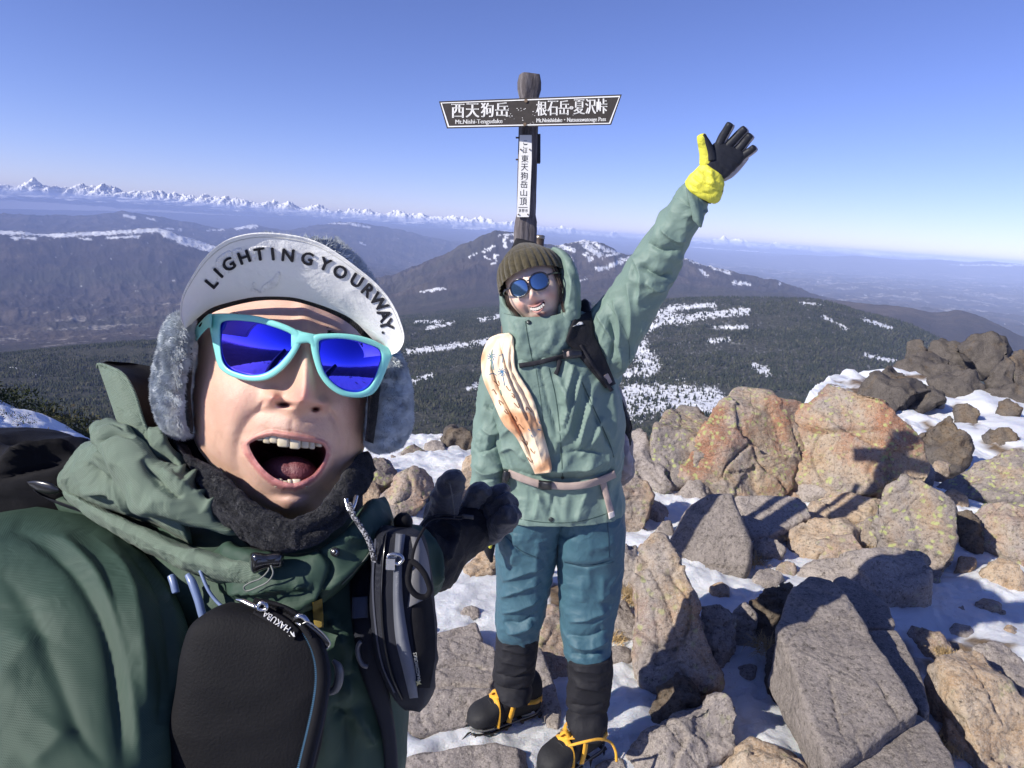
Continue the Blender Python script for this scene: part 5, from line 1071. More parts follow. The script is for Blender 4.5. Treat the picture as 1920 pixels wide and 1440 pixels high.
# ---- boots and crampons
RUB = plain('boot_rubber', (.022, .022, .024), .62, bump=.5, bs=150); BOOT = cloth('boot_fabric', (.022, .022, .025), .6, bump=.4)
STEEL = plain('crampon_steel', (.05, .045, .042), .4, .8); YW = cloth('crampon_strap', (.80, .40, .02), .6, scale=900, bump=.4, wr=60)
def boot(heel, toe, tag_s):
    heel = np.array(heel)+[0,0,.022]; toe = np.array(toe)+[0,0,.022]; fw = toe - heel; L = np.linalg.norm(fw); fw /= L; sd = np.cross(fw, [0, 0, 1.0]); sd /= np.linalg.norm(sd); up = np.cross(sd, fw)
    P = lambda a, b, c: heel + fw * a * L + sd * b + up * c
    st = [(-.02,.022,.02,.10),(.0,.034,.0,.135),(.10,.039,.0,.150),(.22,.041,.0,.150),(.34,.041,.0,.130),(.46,.042,.0,.105),(.60,.046,.0,.085),(.74,.049,.0,.072),(.86,.046,.002,.064),(.95,.034,.006,.050),(1.0,.012,.014,.034)]
    S = cr(np.array(st), 50); m = 40; th = np.linspace(0, 2*np.pi, m, endpoint=False); c, s = np.cos(th), np.sin(th); cc = np.sign(c)*np.abs(c)**.72; s2 = np.sign(s)*np.abs(s)**.72
    G = heel + fw*(S[:, 0]*L)[:, None, None] + sd*(S[:, 1][:, None]*cc)[..., None] + up*((S[:, 2]+S[:, 3])[:, None]/2 + (S[:, 3]-S[:, 2])[:, None]/2*s2)[..., None]
    G = G + up * .022
    root = mk('boot', *finish(G, wr=lambda q: .0015*fbm(q/.02, 3)), BOOT, W)
    for sg_2 in (-1, 1):
        pz = [P(a_, sg_2*w2_, z_) for a_, w2_, z_ in ((1.0,.018,.030),(.9,.043,.032),(.74,.0505,.032),(.55,.046,.030),(.3,.043,.030),(.1,.041,.032),(-.02,.025,.034))]
        v, f = tube(pz, .0028, 8, 40); mk('sole_edge', v, f, plain('sole_grey', (.10, .10, .10), .7), root)
    zg = [P(.66-.045*i_, (.020 if i_ % 2 else -.020), .101+.0085*i_) for i_ in range(7)]
    v, f = tube(zg, .0018, 6, 60); mk('lace', v, f, plain('lace_grey', (.14, .14, .14), .7), root)
    # rubber rand, toe cap, laces collar
    i0 = 30; Gt = G[i0:]; cen = Gt.mean(1, keepdims=True); Gt = cen + (Gt-cen)*1.035; mk('toe_cap', *finish(Gt), RUB, root)
    v, f = tube(P(np.array([.72,.74,.75,.74,.72]), np.array([-.048,-.03,0,.03,.048]), 0) if False else np.array([P(.72,-.050,.03), P(.71,-.036,.078), P(.70,0,.098), P(.71,.036,.078), P(.72,.050,.03)]), .0035, 8, 24); mk('rand_seam', v, f, RUB, root)
    o = thing('crampon', heel, 'yellow strapped steel crampon on the ' + tag_s + ' boot', 'crampon', 'crampons on the hiking boots')
    parts = []
    for a0, a1 in ((-.03, .30), (.45, 1.0)):
        for sgn in (-1, 1):
            pts = [P(a, sgn*np.interp(a, [-.03,.1,.3,.5,.75,.9,1.0],[.028,.036,.036,.042,.048,.042,.024]), .016) for a in np.linspace(a0, a1, 8)]
            parts.append(tube(pts, .0042, 6, 16))
    parts.append(box(P(.38, 0, .014), (.5*L*.6, .010, .0016), np.stack([fw, sd, up])))
    for a in (0., .28, .5, .8): parts.append(box(P(a, 0, .014), (.008, .036, .0018), np.stack([fw, sd, up])))
    mk('frame', *join(*parts), STEEL, o)
    for a, b, da, dz in [(0,-.03,-.01,-.034),(0,.03,-.01,-.034),(.27,-.036,0,-.034),(.27,.036,0,-.034),(.52,-.042,0,-.034),(.52,.042,0,-.034),(.74,-.048,0,-.034),(.74,.048,0,-.034),(.93,-.036,.05,-.032),(.93,.036,.05,-.032),(1.0,-.016,.13,-.022),(1.0,.016,.13,-.022)]:
        q0 = P(a-.02, b, .016); q1 = P(a+.03, b, .016); q2 = P(a+da, b*1.05, .016+dz); nrm_ = sd*.0022
        v = np.array([q0-nrm_, q0+nrm_, q1+nrm_, q1-nrm_, q2]); mk('spike', v, [[0,1,2,3],[0,4,1],[1,4,2],[2,4,3],[3,4,0]], STEEL, o, False)
    def band(pts, w_=.0085, th_=.0016, nm='strap'):
        Pp = cr(np.array(pts), 40); T = np.gradient(Pp, axis=0); T /= np.linalg.norm(T, axis=1, keepdims=True)
        cc_ = P(.45, 0, .05); outw = Pp - cc_; outw -= T*(outw*T).sum(1, keepdims=True); outw /= np.linalg.norm(outw, axis=1, keepdims=True); b_ = np.cross(T, outw)
        G_ = np.stack([Pp+b_*w_+outw*th_, Pp-b_*w_+outw*th_, Pp-b_*w_-outw*th_, Pp+b_*w_-outw*th_], 1); mk(nm, *finish_raw(G_), YW, o, True)
    band([P(.68,-.050,.03), P(.66,-.040,.085), P(.64,-.006,.108), P(.66,.030,.095), P(.70,.052,.03)])
    band([P(.64,0,.112), P(.50,-.030,.120), P(.30,-.052,.10), P(.08,-.046,.085), P(-.05,0,.08), P(.08,.046,.085), P(.30,.052,.10), P(.50,.030,.122), P(.62,.004,.116)], .007)
    band([P(.52,-.052,.04), P(.46,-.048,.09), P(.40,-.028,.143), P(.38,0,.152), P(.40,.028,.143), P(.46,.048,.09), P(.52,.052,.04)], .008)
    band([P(.60,-.012,.112), P(.63,0,.132), P(.66,.014,.118), P(.60,.016,.108), P(.56,0,.120), P(.58,-.016,.116)], .006)
    band([P(.02,-.040,.08), P(-.06,0,.085), P(.02,.040,.08)], .010, nm='heel_strap')
    return o, P
b1, P1 = boot(PZ(1002, 1346, .0) + [0, 0, .0], PZ(876, 1386, .0), 'right')
b2, P2 = boot(PZ(1118, 1412, .0), PZ(1012, 1478, .0), 'left')
v, f = tube(PY(np.array([1068,1100,1125,1145,1154,1156]), np.array([1398,1390,1386,1392,1408,1428]), np.array([1.78,1.76,1.77,1.79,1.79,1.78])), .0042, 6, 40); mk('strap_tail', v, f, YW, b2)
# ---- head
HC = PY(1004, 541, 1.95); HS = 1.13; tl = rad(-24)
hr = np.array([math.cos(tl), -.10, -math.sin(tl)]); hr /= np.linalg.norm(hr); hf = np.array([-.22, -1, .10]); hf -= hr*(hf@hr); hf /= np.linalg.norm(hf); hu = np.cross(hr, -hf); hu = hu if hu[2] > 0 else -hu
def hp(x, y, z): return HC + (hr*np.asarray(x)[..., None] + hu*np.asarray(y)[..., None] + hf*np.asarray(z)[..., None])*HS
nv, nh = 130, 180; ph = np.linspace(-np.pi/2+.02, np.pi/2-.02, nv)[:, None]; th = np.linspace(-np.pi, np.pi, nh, endpoint=False)[None]
x = .070*np.cos(ph)*np.sin(th); y = .105*np.sin(ph)+0*th; z = .088*np.cos(ph)*np.cos(th)
x = x*(1-.25*sm(-y, .01, .10)); z = z*(1-.10*sm(-y, .03, .1))
fr_ = sm(z, .02, .05)
ga = lambda cx, cy, sx, sy: np.exp(-((x-cx)/sx)**2-((y-cy)/sy)**2)
dz = .020*ga(0,-.022,.009,.012)+.010*ga(0,-.004,.007,.020)+.006*(ga(-.012,-.027,.007,.007)+ga(.012,-.027,.007,.007))-.006*(ga(-.03,.004,.016,.012)+ga(.03,.004,.016,.012))+.010*(ga(-.036,-.030,.018,.016)+ga(.036,-.030,.018,.016))+.006*ga(0,-.085,.016,.014)-.004*(ga(-.026,-.048,.005,.012)+ga(.026,-.048,.005,.012))+.003*ga(0,-.05,.02,.01)-.006*ga(0,-.056,.022,.0065)
z = z+dz*fr_
skin = NT('skin_light', .5); skin.b.inputs['Subsurface Weight'].default_value = .15; skin.b.inputs['Subsurface Radius'].default_value = (.012,.005,.003); skin.b.inputs['Subsurface Scale'].default_value = .6
skin.color(skin.mix(skin.attr('rosy'), skin.ramp(skin.noise(40, 4), [(.3, (.78,.56,.46)), (.7, (.84,.64,.53))]), (.60,.26,.20))); skin.bump(skin.noise(500, 3), .15, .001)
hd = mk('head', hp(x, y, z).reshape(-1, 3), grid_faces(nv, nh), skin.m, W)
ros = np.clip(.7*(ga(-.038,-.032,.014,.013)+ga(.038,-.032,.014,.013))+.5*ga(0,-.028,.012,.010)+1.0*np.maximum(ga(0,-.043,.020,.004), ga(0,-.068,.018,.004)), 0, 1)*fr_
at = hd.data.attributes.new('rosy', 'FLOAT', 'POINT'); at.data.foreach_set('value', np.ascontiguousarray(ros, dtype=np.float32).ravel())
lipm = plain('lips', (.52,.25,.22), .4); teeth = plain('teeth', (.66,.62,.55), .4); mouthd = plain('mouth_dark', (.04,.012,.012), .6)
tt = np.linspace(-1, 1, 24)
def arc(w_, y0, sag, z0, zb): return hp(tt*w_, y0+sag*(tt**2), z0-zb*tt**2)
mk('lip', *tube(arc(.021,-.0475,.009,.094,.016), .0022*(1.1-tt**2*.8), 8), lipm, hd); mk('lip', *tube(arc(.020,-.0625,.017,.093,.016), .0024*(1.1-tt**2*.8), 8), lipm, hd)
Gm = np.stack([arc(.020,-.0475,.009,.0925,.016), arc(.019,-.062,.017,.0915,.016)], 1); mk('mouth', *finish_raw(np.stack([Gm[:,0],Gm[:,1],Gm[:,1]-hf*.004,Gm[:,0]-hf*.004],1)), mouthd, hd)
for k in range(7):
    a = -.0165+k*.0050; sg = ((a+.0013)/.025)**2; c = hp(np.array(a+.0013), np.array(-.0545+.013*sg), np.array(.0925-.016*sg))
    v, f = box(c, (.0026, .0036, .0016), np.stack([hr, hu, hf])); mk('tooth', v, f, teeth, hd, False)
# beanie
BN = NT('olive_knit', .95); BN.color(BN.ramp(BN.noise(90, 4), [(.3, (.035,.028,.012)), (.7, (.085,.068,.030))])); BN.bump(BN.noise(260, 4, .7), .9, .004); BN.b.inputs['Sheen Weight'].default_value = .3
nv, nh = 70, 420; ph = np.linspace(-.02, 1, nv)[:, None]; th = np.linspace(-np.pi, np.pi, nh, endpoint=False)[None]
rib = np.abs(np.sin(th*15))**.7; fold = np.where(ph < .46, .006, 0)
pa_ = np.clip(ph, 0, 1)*np.pi/2; prof_ = np.cos(pa_)**.72; rx = (.079+fold+.0050*rib*(1-ph*.5))*prof_; rz = (.096+fold+.0050*rib*(1-ph*.5))*prof_
yb = .029+.014*np.cos(th)-.045*(1-np.cos(th))/2+(np.sin(pa_)*(ph >= 0)+ph*(ph < 0))*(.092-.02*np.cos(th))
bn = mk('beanie', hp(rx*np.sin(th), yb, rz*np.cos(th)-.004).reshape(-1, 3), grid_faces(nv, nh), BN.m, W)
# hair strands beside the face
hairm = plain('hair_brown', (.05,.025,.015), .45); Ls = []
for k in range(26):
    s0 = -1 if k % 3 == 0 else 1; x0 = s0*(.058+.008*g_.random()); pts = hp(np.array([x0, x0+s0*.004, x0-s0*.006*g_.random(), x0-s0*.012*g_.random()]), np.array([.02,-.02,-.055,-.09])+.006*g_.normal(), np.array([.05,.058,.06,.062])+.003*g_.normal()); Ls.append(tube(pts, .0007, 4, 14))
mk('hair', *join(*Ls), hairm, hd)
# sunglasses
sg_ = thing('sunglasses', HC+hf*.1, 'dark rimmed round sunglasses with blue lenses on the waving person', 'sunglasses')
FR = plain('tortoise_rim', (.012,.010,.014), .2, coat=.5); LB = NT('blue_lens', .06); LB.color((.07,.15,.30)); LB.b.inputs['Metallic'].default_value = .75; LB.b.inputs['Coat Weight'].default_value = 1.0
aa = np.linspace(0, 2*np.pi, 49)
for sx in (-1, 1):
    cx_, cy_ = sx*.0245, .005; rx_, ry_ = .0215, .0190
    ex = cx_+rx_*np.sign(np.cos(aa))*np.abs(np.cos(aa))**.85; ey = cy_+ry_*np.sign(np.sin(aa))*np.abs(np.sin(aa))**.85-.002*(np.sin(aa) < 0); ez = .104-5.0*(ex**2)
    mk('rim', *tube(hp(ex, ey, ez), .0023, 8, cap=False), FR, sg_)
    rr_ = np.linspace(0, 1, 10)[:, None]; lx = cx_+(ex[None, :-1]-cx_)*rr_; ly = cy_+(ey[None, :-1]-cy_)*rr_; lz = .104-5.0*lx**2+.001*(1-rr_**2)
    Gf = hp(lx, ly, lz); Gb = hp(lx, ly, lz-.0015)[::-1]; v, f = finish_raw(np.concatenate([Gf, Gb]), False); mk('lens', v, f, LB.m, sg_)
    mk('temple', *tube(hp(np.array([sx*.044, sx*.060, sx*.074, sx*.076]), np.array([.012,.012,.010,.004]), np.array([.094,.085,.03,-.02])), .0026, 8, 24), FR, sg_)
mk('bridge', *tube(hp(np.array([-.0055,-.003,0,.003,.0055]), np.array([.010,.0125,.0135,.0125,.010]), np.array([.1045]*5)), .0018, 8, 16), FR, sg_)
# ---- raised glove
gl = thing('glove', PY(1320, 350, 1.76), 'yellow and black glove on the raised open hand', 'glove')
PALM = plain('black_leather', (.022,.024,.032), .5, bump=.5, bs=120); LG = cloth('light_grey_fabric', (.42,.39,.40), .8, scale=800)
gy = 1.755
v, f = loft([(1285,350,1340,379,1.775,.036),(1284,342,1348,376,1.77,.037),(1290,333,1353,364,1.765,.034),(1299,323,1357,348,1.76,.029),(1308,313,1356,338,1.758,.024),(1318,306,1356,334,1.757,.020)], n=50, m=60, e=2.3, folds=[([(1330,318),(1335,340),(1330,352)],.005,5),([(1300,330),(1320,345),(1345,352)],-.004,3),([(1292,345),(1315,360),(1340,366)],-.005,3),([(1310,320),(1335,332),(1354,345)],-.004,2.5)], wr=wrk(.035, .002)); mk('gauntlet', v, f, YELL, gl)
v, f = loft([(1318,308,1356,336,gy,.016),(1324,296,1368,328,gy,.017),(1328,284,1384,312,gy,.016),(1338,270,1398,296,gy,.013),(1346,264,1402,290,gy,.009)], n=40, m=40, e=2.8, wr=wrk(.02, .0015)); palm = mk('palm', v, f, PALM, gl)
v, f = loft([(1326,306,1360,340,gy+.014,.012),(1330,294,1374,332,gy+.014,.013),(1334,282,1390,316,gy+.014,.012),(1344,268,1404,298,gy+.012,.010)], n=30, m=40, e=2.8); mk('hand_back', v, f, LG, gl)
for pts, r in (([(1346,276),(1354,258),(1361,246),(1369,232)], .0100), ([(1362,276),(1376,262),(1387,250),(1397,241)], .0104), ([(1378,286),(1390,273),(1399,262),(1407,253)], .0098), ([(1386,298),(1398,288),(1407,282),(1414,276)], .0088)):
    P = np.array(pts, float); yy_ = gy+np.array([0,-.004,-.010,-.018]); w3 = PY(P[:, 0], P[:, 1], yy_)
    fg = mk('finger', *tube(np.concatenate([w3, [w3[-1]+(w3[-1]-w3[-2])*.12]]), np.array([r, r*1.02, r*.95, r*.82, r*.3]), 16, 30), PALM, gl)
    w4 = PY(P[:, 0]+2.5, P[:, 1]+1.5, yy_+.006); mk('finger_back', *tube(np.concatenate([w4, [w4[-1]+(w4[-1]-w4[-2])*.10]]), np.array([r, r*1.05, r*.98, r*.88, r*.3]), 16, 30), LG, fg)
P = np.array([(1326,306),(1324,288),(1319,270),(1315,254)], float); w3 = PY(P[:, 0], P[:, 1], gy+np.array([.004,0,-.006,-.012])); thb = mk('thumb', *tube(np.concatenate([w3, [w3[-1]+(w3[-1]-w3[-2])*.15]]), np.array([.019,.0165,.0135,.0105,.003]), 16, 30), YELL, gl)
P = np.array([(1334,300),(1332,286),(1326,268),(1319,252)], float); w3 = PY(P[:, 0], P[:, 1], gy-.006+np.array([.0,-.002,-.008,-.013])); mk('thumb_pad', *tube(w3, np.array([.014,.012,.008,.004]), 12, 24), PALM, thb)
v, f = loft([(1300,352,1332,374,1.745,.01),(1306,362,1334,381,1.755,.012)], n=8, m=20); mk('wrist_gap', v, f, BLACK, gl)
v, f = tube(PY(np.array([1348,1353,1354,1350,1346]), np.array([352,354,359,360,354]), np.array([1.745]*5)), .0015, 6, 24); mk('pull_loop', v, f, BLACK2, gl)
# lower hand's glove, mostly hidden behind the black glove
g2o = thing('glove', PY(915, 960, 1.88), 'yellow and black glove on the lowered hand, mostly behind the black glove', 'glove')
mk('glove_shell', *loft([(893,918,938,920,1.89,.038),(888,945,936,950,1.88,.040),(892,980,932,985,1.87,.030),(900,1010,928,1015,1.86,.026),(912,1040,926,1040,1.85,.015),(918,1052,924,1052,1.85,.006)], n=40, m=40, wr=wrk(.03, .003)), BLACK, g2o)
mk('yellow_patch', *loft([(912,985,926,985,1.835,.008),(911,1010,925,1012,1.833,.012),(915,1028,922,1030,1.835,.008)], n=20, m=20, wr=wrk(.02, .002), ends=.3), YELL, g2o)
# ================================================================ the selfie taker
MROOT = PD(540, 1440, .62); MROOT[2] = 0
MAN = thing('person', MROOT, 'laughing person taking the selfie in dark green jacket, close to the camera', 'person')
GREEN = cloth('dark_green_shell', (.034, .066, .047), .6, scale=420, var=.06, bump=.22, wr=16, wrb=.22, sheen=0)
GREEN.node_tree.nodes['Principled BSDF'].inputs['Specular IOR Level'].default_value = .3
HOODG = cloth('ribbed_green_sunlit', (.115, .165, .12), .62, scale=300, var=.06, bump=.5, wr=22, wrb=.5, sheen=.1)  # ribbed hood cloth; its sunlit look is put into a paler green
FLEECE = cloth('black_fleece', (.022, .023, .028), .95, scale=700, bump=.9, wr=120, wrb=.9, sheen=.6)
MBLK = cloth('matte_black', (.008, .008, .011), .7, scale=900, var=.1, bump=.4, wr=20, wrb=.2)
NAVY = cloth('navy_black_ripstop', (.020, .022, .032), .55, scale=500, bump=.6, wr=20, wrb=.2)
GREYP = cloth('grey_panel', (.16, .16, .175), .6, scale=900, bump=.6)
METAL = plain('bright_metal', (.55, .55, .56), .25, 1.0)
def pdl(nm, st, mat, parent, **k):
    v, f = loft(st, mode='D', **k); return mk(nm, v, f, mat, parent)
def interp(y, T, c): return np.interp(y, [t[0] for t in T], [t[c] for t in T])
# ---- head: skin grown from the mouth outwards
Mc = np.array([543., 860.]); Fc = np.array([540., 735.])
IN = np.array([(467,834),(474,828),(482,824),(495,820),(511,817),(526,820),(545,823),(565,827),(589,830),(604,834),(611,843),(610,857),(604,870),(597,880),(586,891),(570,900),(551,906),(532,903),(515,896),(500,885),(485,869),(474,852)])
LIPO = np.array([(454,832),(466,822),(482,814),(500,807),(515,805),(530,808),(545,809),(562,812),(590,819),(612,828),(621,844),(616,864),(604,886),(590,902),(570,915),(550,921),(530,919),(510,910),(490,894),(470,870),(458,852)])
OUTF = np.array([(349,740),(349,690),(354,640),(372,580),(410,535),(470,505),(545,495),(615,510),(665,550),(692,600),(699,660),(699,740),(695,790),(686,832),(668,876),(638,922),(604,957),(580,980),(545,990),(505,982),(465,960),(438,924),(400,880),(368,835),(354,790)])
def polar(poly, c, th):
    P = crc(poly, 1200) - c; a = np.arctan2(P[:, 1], P[:, 0]); r = np.hypot(P[:, 0], P[:, 1]); o = np.argsort(a)
    return np.interp(th, a[o], r[o], period=2*np.pi)
NT_, NRr = 420, 250
th = np.linspace(-np.pi, np.pi, NT_, endpoint=False); ri, ro_ = polar(IN, Mc, th), polar(OUTF, Mc, th)
t = np.linspace(0, 1, NRr)[:, None]; t = np.concatenate([t**1.25])
rr_ = ri[None] + (ro_-ri)[None]*t
FX = Mc[0]+rr_*np.cos(th)[None]; FY = Mc[1]+rr_*np.sin(th)[None]
def face_feat(x, y):
    """relief in mm towards the viewer"""
    g = lambda cx, cy, sx, sy, a=0: np.exp(-(((x-cx)*math.cos(rad(a))+(y-cy)*math.sin(rad(a)))/sx)**2-((-(x-cx)*math.sin(rad(a))+(y-cy)*math.cos(rad(a)))/sy)**2)
    N = [(600,3,17,572),(640,11,17,573),(660,14.5,17,574),(690,20,19,574),(715,25,21,573),(735,29,24,571),(748,30,26,568),(757,26.5,27,565),(765,18,25,561),(772,9,21,558),(780,3.5,18,556),(792,.6,18,552),(810,0,18,550)]
    h, w_, c = interp(y, N, 1), interp(y, N, 2), interp(y, N, 3)
    h = (h + interp(y-4, N, 1) + interp(y+4, N, 1))/3
    d = h*np.exp(-np.abs((x-c)/w_)**2.2)
    al = g(509,746,15,14,-20); ar = g(604,759,13,12,10)
    d = d + 11.5*al + 10.5*ar + 4*g(530,742,22,16) + 3*g(590,752,16,14)
    d = d - 10*g(535,759,15,4.8,10) - 9*g(592,767,9,4,-4)
    d = d - 2.0*g(492,758,5,12,35) - 2.0*g(618,770,5,11,-30)
    # cheeks, folds beside the mouth, chin
    d = d + 9*g(425,752,50,52) + 7*g(662,762,34,44)
    d = d + 3.0*g(430,820,24,50,8) - 0*x
    fl, _, s1 = segdist(x, y, cr(np.array([(497,764),(470,785),(453,812),(446,840),(447,872),(456,905),(463,930)], float), 30))
    d = d - 2.6*np.exp(-(fl/12.0)**1.6)*sm(y, 758, 775)*(1-sm(y, 895, 940))
    f2, _, _ = segdist(x, y, cr(np.array([(421,800),(414,835),(418,870),(432,905)], float), 24)); d = d - .5*np.exp(-(f2/5)**1.5)*(1-sm(y, 890, 910))
    f2, _, _ = segdist(x, y, cr(np.array([(408,815),(404,845),(410,875)], float), 24)); d = d - .5*np.exp(-(f2/4)**1.5)
    fr, _, _ = segdist(x, y, cr(np.array([(617,772),(632,795),(637,820),(636,850),(628,880),(618,905)], float), 30)); d = d - 2.6*np.exp(-(fr/9.0)**1.6)*sm(y, 765, 785)*(1-sm(y, 890, 925))
    fr, _, _ = segdist(x, y, cr(np.array([(655,825),(652,860),(640,890)], float), 24)); d = d - 1.0*np.exp(-(fr/4)**1.5)
    d = d + 4.5*g(537,805,60,26) + 7.5*g(541,952,44,22) - 3.5*g(543,927,34,9) + 3*g(540,790,8,16)*0 - 1.0*g(548,793,7,14)
    # lips
    il = np.concatenate([IN, IN[:1]]).astype(float); li, _, _ = segdist(x, y, il)
    up = sm(-(y-845), -12, 12)
    d = d + (2.6*up+4.2*(1-up))*np.exp(-((li-6-4*(1-up))/(6+4*(1-up)))**2)
    ol = np.concatenate([LIPO, LIPO[:1]]).astype(float); lo, _, _ = segdist(x, y, ol)
    d = d - .8*np.exp(-(lo/3.0)**2)
    d = d - 7*g(470,655,34,26) - 7*g(655,680,26,24) + 4*g(470,600,50,16,14) + 3*g(630,625,40,14,20) + 2*g(545,560,60,40)
    # temples hollow and jaw
    d = d - 3*g(372,690,14,50) + 3*g(395,860,22,30)
    return d
def face_D(x, y):
    a = np.arctan2(y-Fc[1], x-Fc[0]); R = polar(OUTF, Fc, a.ravel()).reshape(a.shape); rho = np.clip(np.hypot(x-Fc[0], y-Fc[1])/R, 0, .9995)
    base = .500 + .080*(1-np.sqrt(1-rho**2.3)) - .010*sm(y, 780, 930)*(1-rho)
    return base - face_feat(x, y)/1000.0*np.clip((1-rho)*7, 0, 1)**.8
FD = face_D(FX, FY)
FD = FD + .00015*fbm(np.stack([FX/14, FY/14, 0*FX], -1), 3)
rows = [PD(FX, FY, FD)]
Dm = FD[0]; outer_D = FD[-1]
# inside of the mouth
ins = []
for s_, dd in ((.02,.063),(.30,.062),(.62,.058),(.82,.045),(.93,.028),(.965,.015),(.975,.008),(.985,.004),(.995,.0015)):
    ins.append(PD(Mc[0]+ri*s_*np.cos(th), Mc[1]+ri*s_*np.sin(th), Dm+dd))
outs = []
for s_, dd in ((.995,.012),(.98,.03),(.95,.06),(.88,.09)):
    outs.append(PD(Fc[0]+(FX[-1]-Fc[0])*s_, Fc[1]+(FY[-1]-Fc[1])*s_, outer_D+dd))
HG = np.concatenate([np.array(ins), rows[0], np.array(outs)])
ni = len(ins)
v, f = HG.reshape(-1, 3), grid_faces(len(HG), NT_)
SK = NT('skin', .46)
SK.b.inputs['Subsurface Weight'].default_value = .22; SK.b.inputs['Subsurface Radius'].default_value = (.010, .004, .002); SK.b.inputs['Subsurface Scale'].default_value = .5
n1 = SK.noise(55, 5, .6); n2 = SK.noise(14, 4, .6)
c = SK.ramp(n1, [(.3, (.67, .415, .30)), (.7, (.76, .495, .375))])
c = SK.mix(SK.math('MULTIPLY', SK.ramp(n2, [(.4, 0.0), (.65, 1.0)]), .12), c, (.60, .32, .23))
c = SK.mix(SK.attr('red'), c, (.60, .24, .19)); c = SK.mix(SK.attr('stub'), c, (.30, .20, .17)); c = SK.mix(SK.attr('lip'), c, (.50, .17, .17)); c = SK.mix(SK.attr('dark'), c, (.10, .018, .018))
sp_ = SK.ramp(SK.vor(330, vec=SK.mix(.01, SK.co(), SK.n('TexNoise', i_Vector=SK.co(), i_Scale=200.0).outputs['Color'])), [(.10, 1.0), (.2, 0.0)])
c = SK.mix(SK.math('MULTIPLY', SK.math('MULTIPLY', sp_, SK.attr('stub')), .9), c, (.04, .03, .03))
mol = SK.ramp(SK.vor(42), [(.04, .8), (.075, 0.0)]); c = SK.mix(SK.math('MULTIPLY', mol, SK.ramp(SK.noise(20, 2), [(.5, 0.0), (.6, .7)])), c, (.30, .14, .09))
SK.color(c); SK.bump(SK.noise(900, 4, .7), .32, .0012); SK.bump(SK.noise(170, 4, .6), .18, .0012)
head = mk('head', v, f, SK.m, MAN)
def put(nm, val):
    A_ = np.zeros(HG.shape[:2]); A_[ni:ni+NRr] = val
    if nm == 'dark': A_[:ni-1] = 1; A_[ni-1] = .6
    if nm == 'lip': A_[:ni] = 1
    at = head.data.attributes.new(nm, 'FLOAT', 'POINT'); at.data.foreach_set('value', np.ascontiguousarray(A_, dtype=np.float32).ravel())
ga = lambda cx, cy, sx, sy: np.exp(-((FX-cx)/sx)**2-((FY-cy)/sy)**2)
aL = polar(LIPO, Mc, th)[None]; lipm_ = 1-sm(rr_-aL + 2.0*fbm(np.stack([FX/6, FY/6, 0*FX], -1), 2), -4, 3)
put('lip', lipm_*np.where(FY > 850, .85, .62)); put('red', np.clip(.75*ga(566,742,24,20)+.45*ga(509,748,14,12)+.45*ga(604,762,12,12)+.35*ga(420,745,45,40)+.3*ga(665,760,25,35)+.2*ga(540,955,30,16), 0, 1))
put('stub', np.clip(.42*ga(545,798,62,15)+.32*ga(540,945,62,26)+.22*ga(475,900,40,30)+.2*ga(625,890,22,35), 0, 1)*(1-lipm_)*(1-ga(470,800,16,20)*.4))
put('dark', np.clip(1.3*ga(536,758,13,4)+1.3*ga(592,766,8,3.4), 0, 1))  # nostril hollows darkened in the skin colour
# teeth
TEETH = NT('teeth_enamel', .22); TEETH.color(TEETH.ramp(TEETH.noise(200, 3), [(.3, (.54,.46,.33)), (.7, (.68,.60,.45))])); TEETH.b.inputs['Subsurface Weight'].default_value = .2; TEETH.b.inputs['Subsurface Radius'].default_value = (.004,.003,.002); TEETH.b.inputs['Coat Weight'].default_value = .4
def tooth(x0, x1, y0, y1, D, sl=0.0):
    x0, x1 = x0-.7, x1+.7
    nu, nv_ = 22, 14; a = np.linspace(-np.pi/2, np.pi/2, nv_)[:, None]; b = np.linspace(0, 2*np.pi, nu, endpoint=False)[None]
    se = lambda q, e: np.sign(q)*np.abs(q)**e
    X_ = se(np.cos(a), .32)*se(np.cos(b), .32); Z_ = se(np.cos(a), .6)*se(np.sin(b), .7); Y_ = se(np.sin(a), .5)+0*b
    px = (x0+x1)/2+X_*(x1-x0)/2*(1-.10*(Y_ < 0)*0); py = (y0+y1)/2+Y_*(y1-y0)/2+X_*sl
    Gt = PD(px, py, D-.0022*Z_ + .0012*X_**2); v, f = finish_raw(Gt); mk('tooth', v, f, TEETH.m, head)
Dt = lambda x: .4965 + .012*((x-548)/70.)**2
yin = lambda x: np.interp(x, [467,474,482,495,511,526,545,565,589,604,611], [834,828,824,820,817,820,823,827,830,834,843])
Dup = lambda x: float(face_D(np.array([float(x)]), np.array([float(yin(x)-2)]))[0])
v, f = loft([(x_, yin(x_)-4, x_, yin(x_)+h_, Dup(x_)+.0085, .0012) for x_, h_ in ((484,3),(498,7),(512,9),(527,12),(545,11),(563,10),(580,8),(594,5),(603,3))], mode='D', n=60, m=24, e=3); mk('tooth_backing', v, f, plain('tooth_backing_tone', (.36,.27,.20), .4), head)  # darker tooth-coloured strip added behind the teeth to tone their gaps
for x0, x1, y0, y1 in ((519.8,542,810,838.5),(541.4,563.4,813,842),(562.8,579.2,814,840.5),(578.6,590.3,816,842),(589.7,604,820,838),(505.5,521,806,831),(493.3,507,806,831.5),(479,494.6,808,826)):
    tooth(x0, x1, y0, y1, Dup((x0+x1)/2)+.0060, .9)
for x0, x1, y0, y1 in ((513,530.5,897,914),(529.6,540,901,916),(539,547.5,898.5,916),(546.8,565,898,916),(563.6,577,900.5,914)): tooth(x0, x1, y0, y1, float(face_D(np.array([(x0+x1)/2]), np.array([908.]))[0])+.0045, .3)
TONG = plain('tongue', (.17,.05,.06), .5, bump=.5, bs=500)
nv_, nu = 24, 40; a = np.linspace(-np.pi/2, np.pi/2, nv_)[:, None]; b = np.linspace(0, 2*np.pi, nu, endpoint=False)[None]
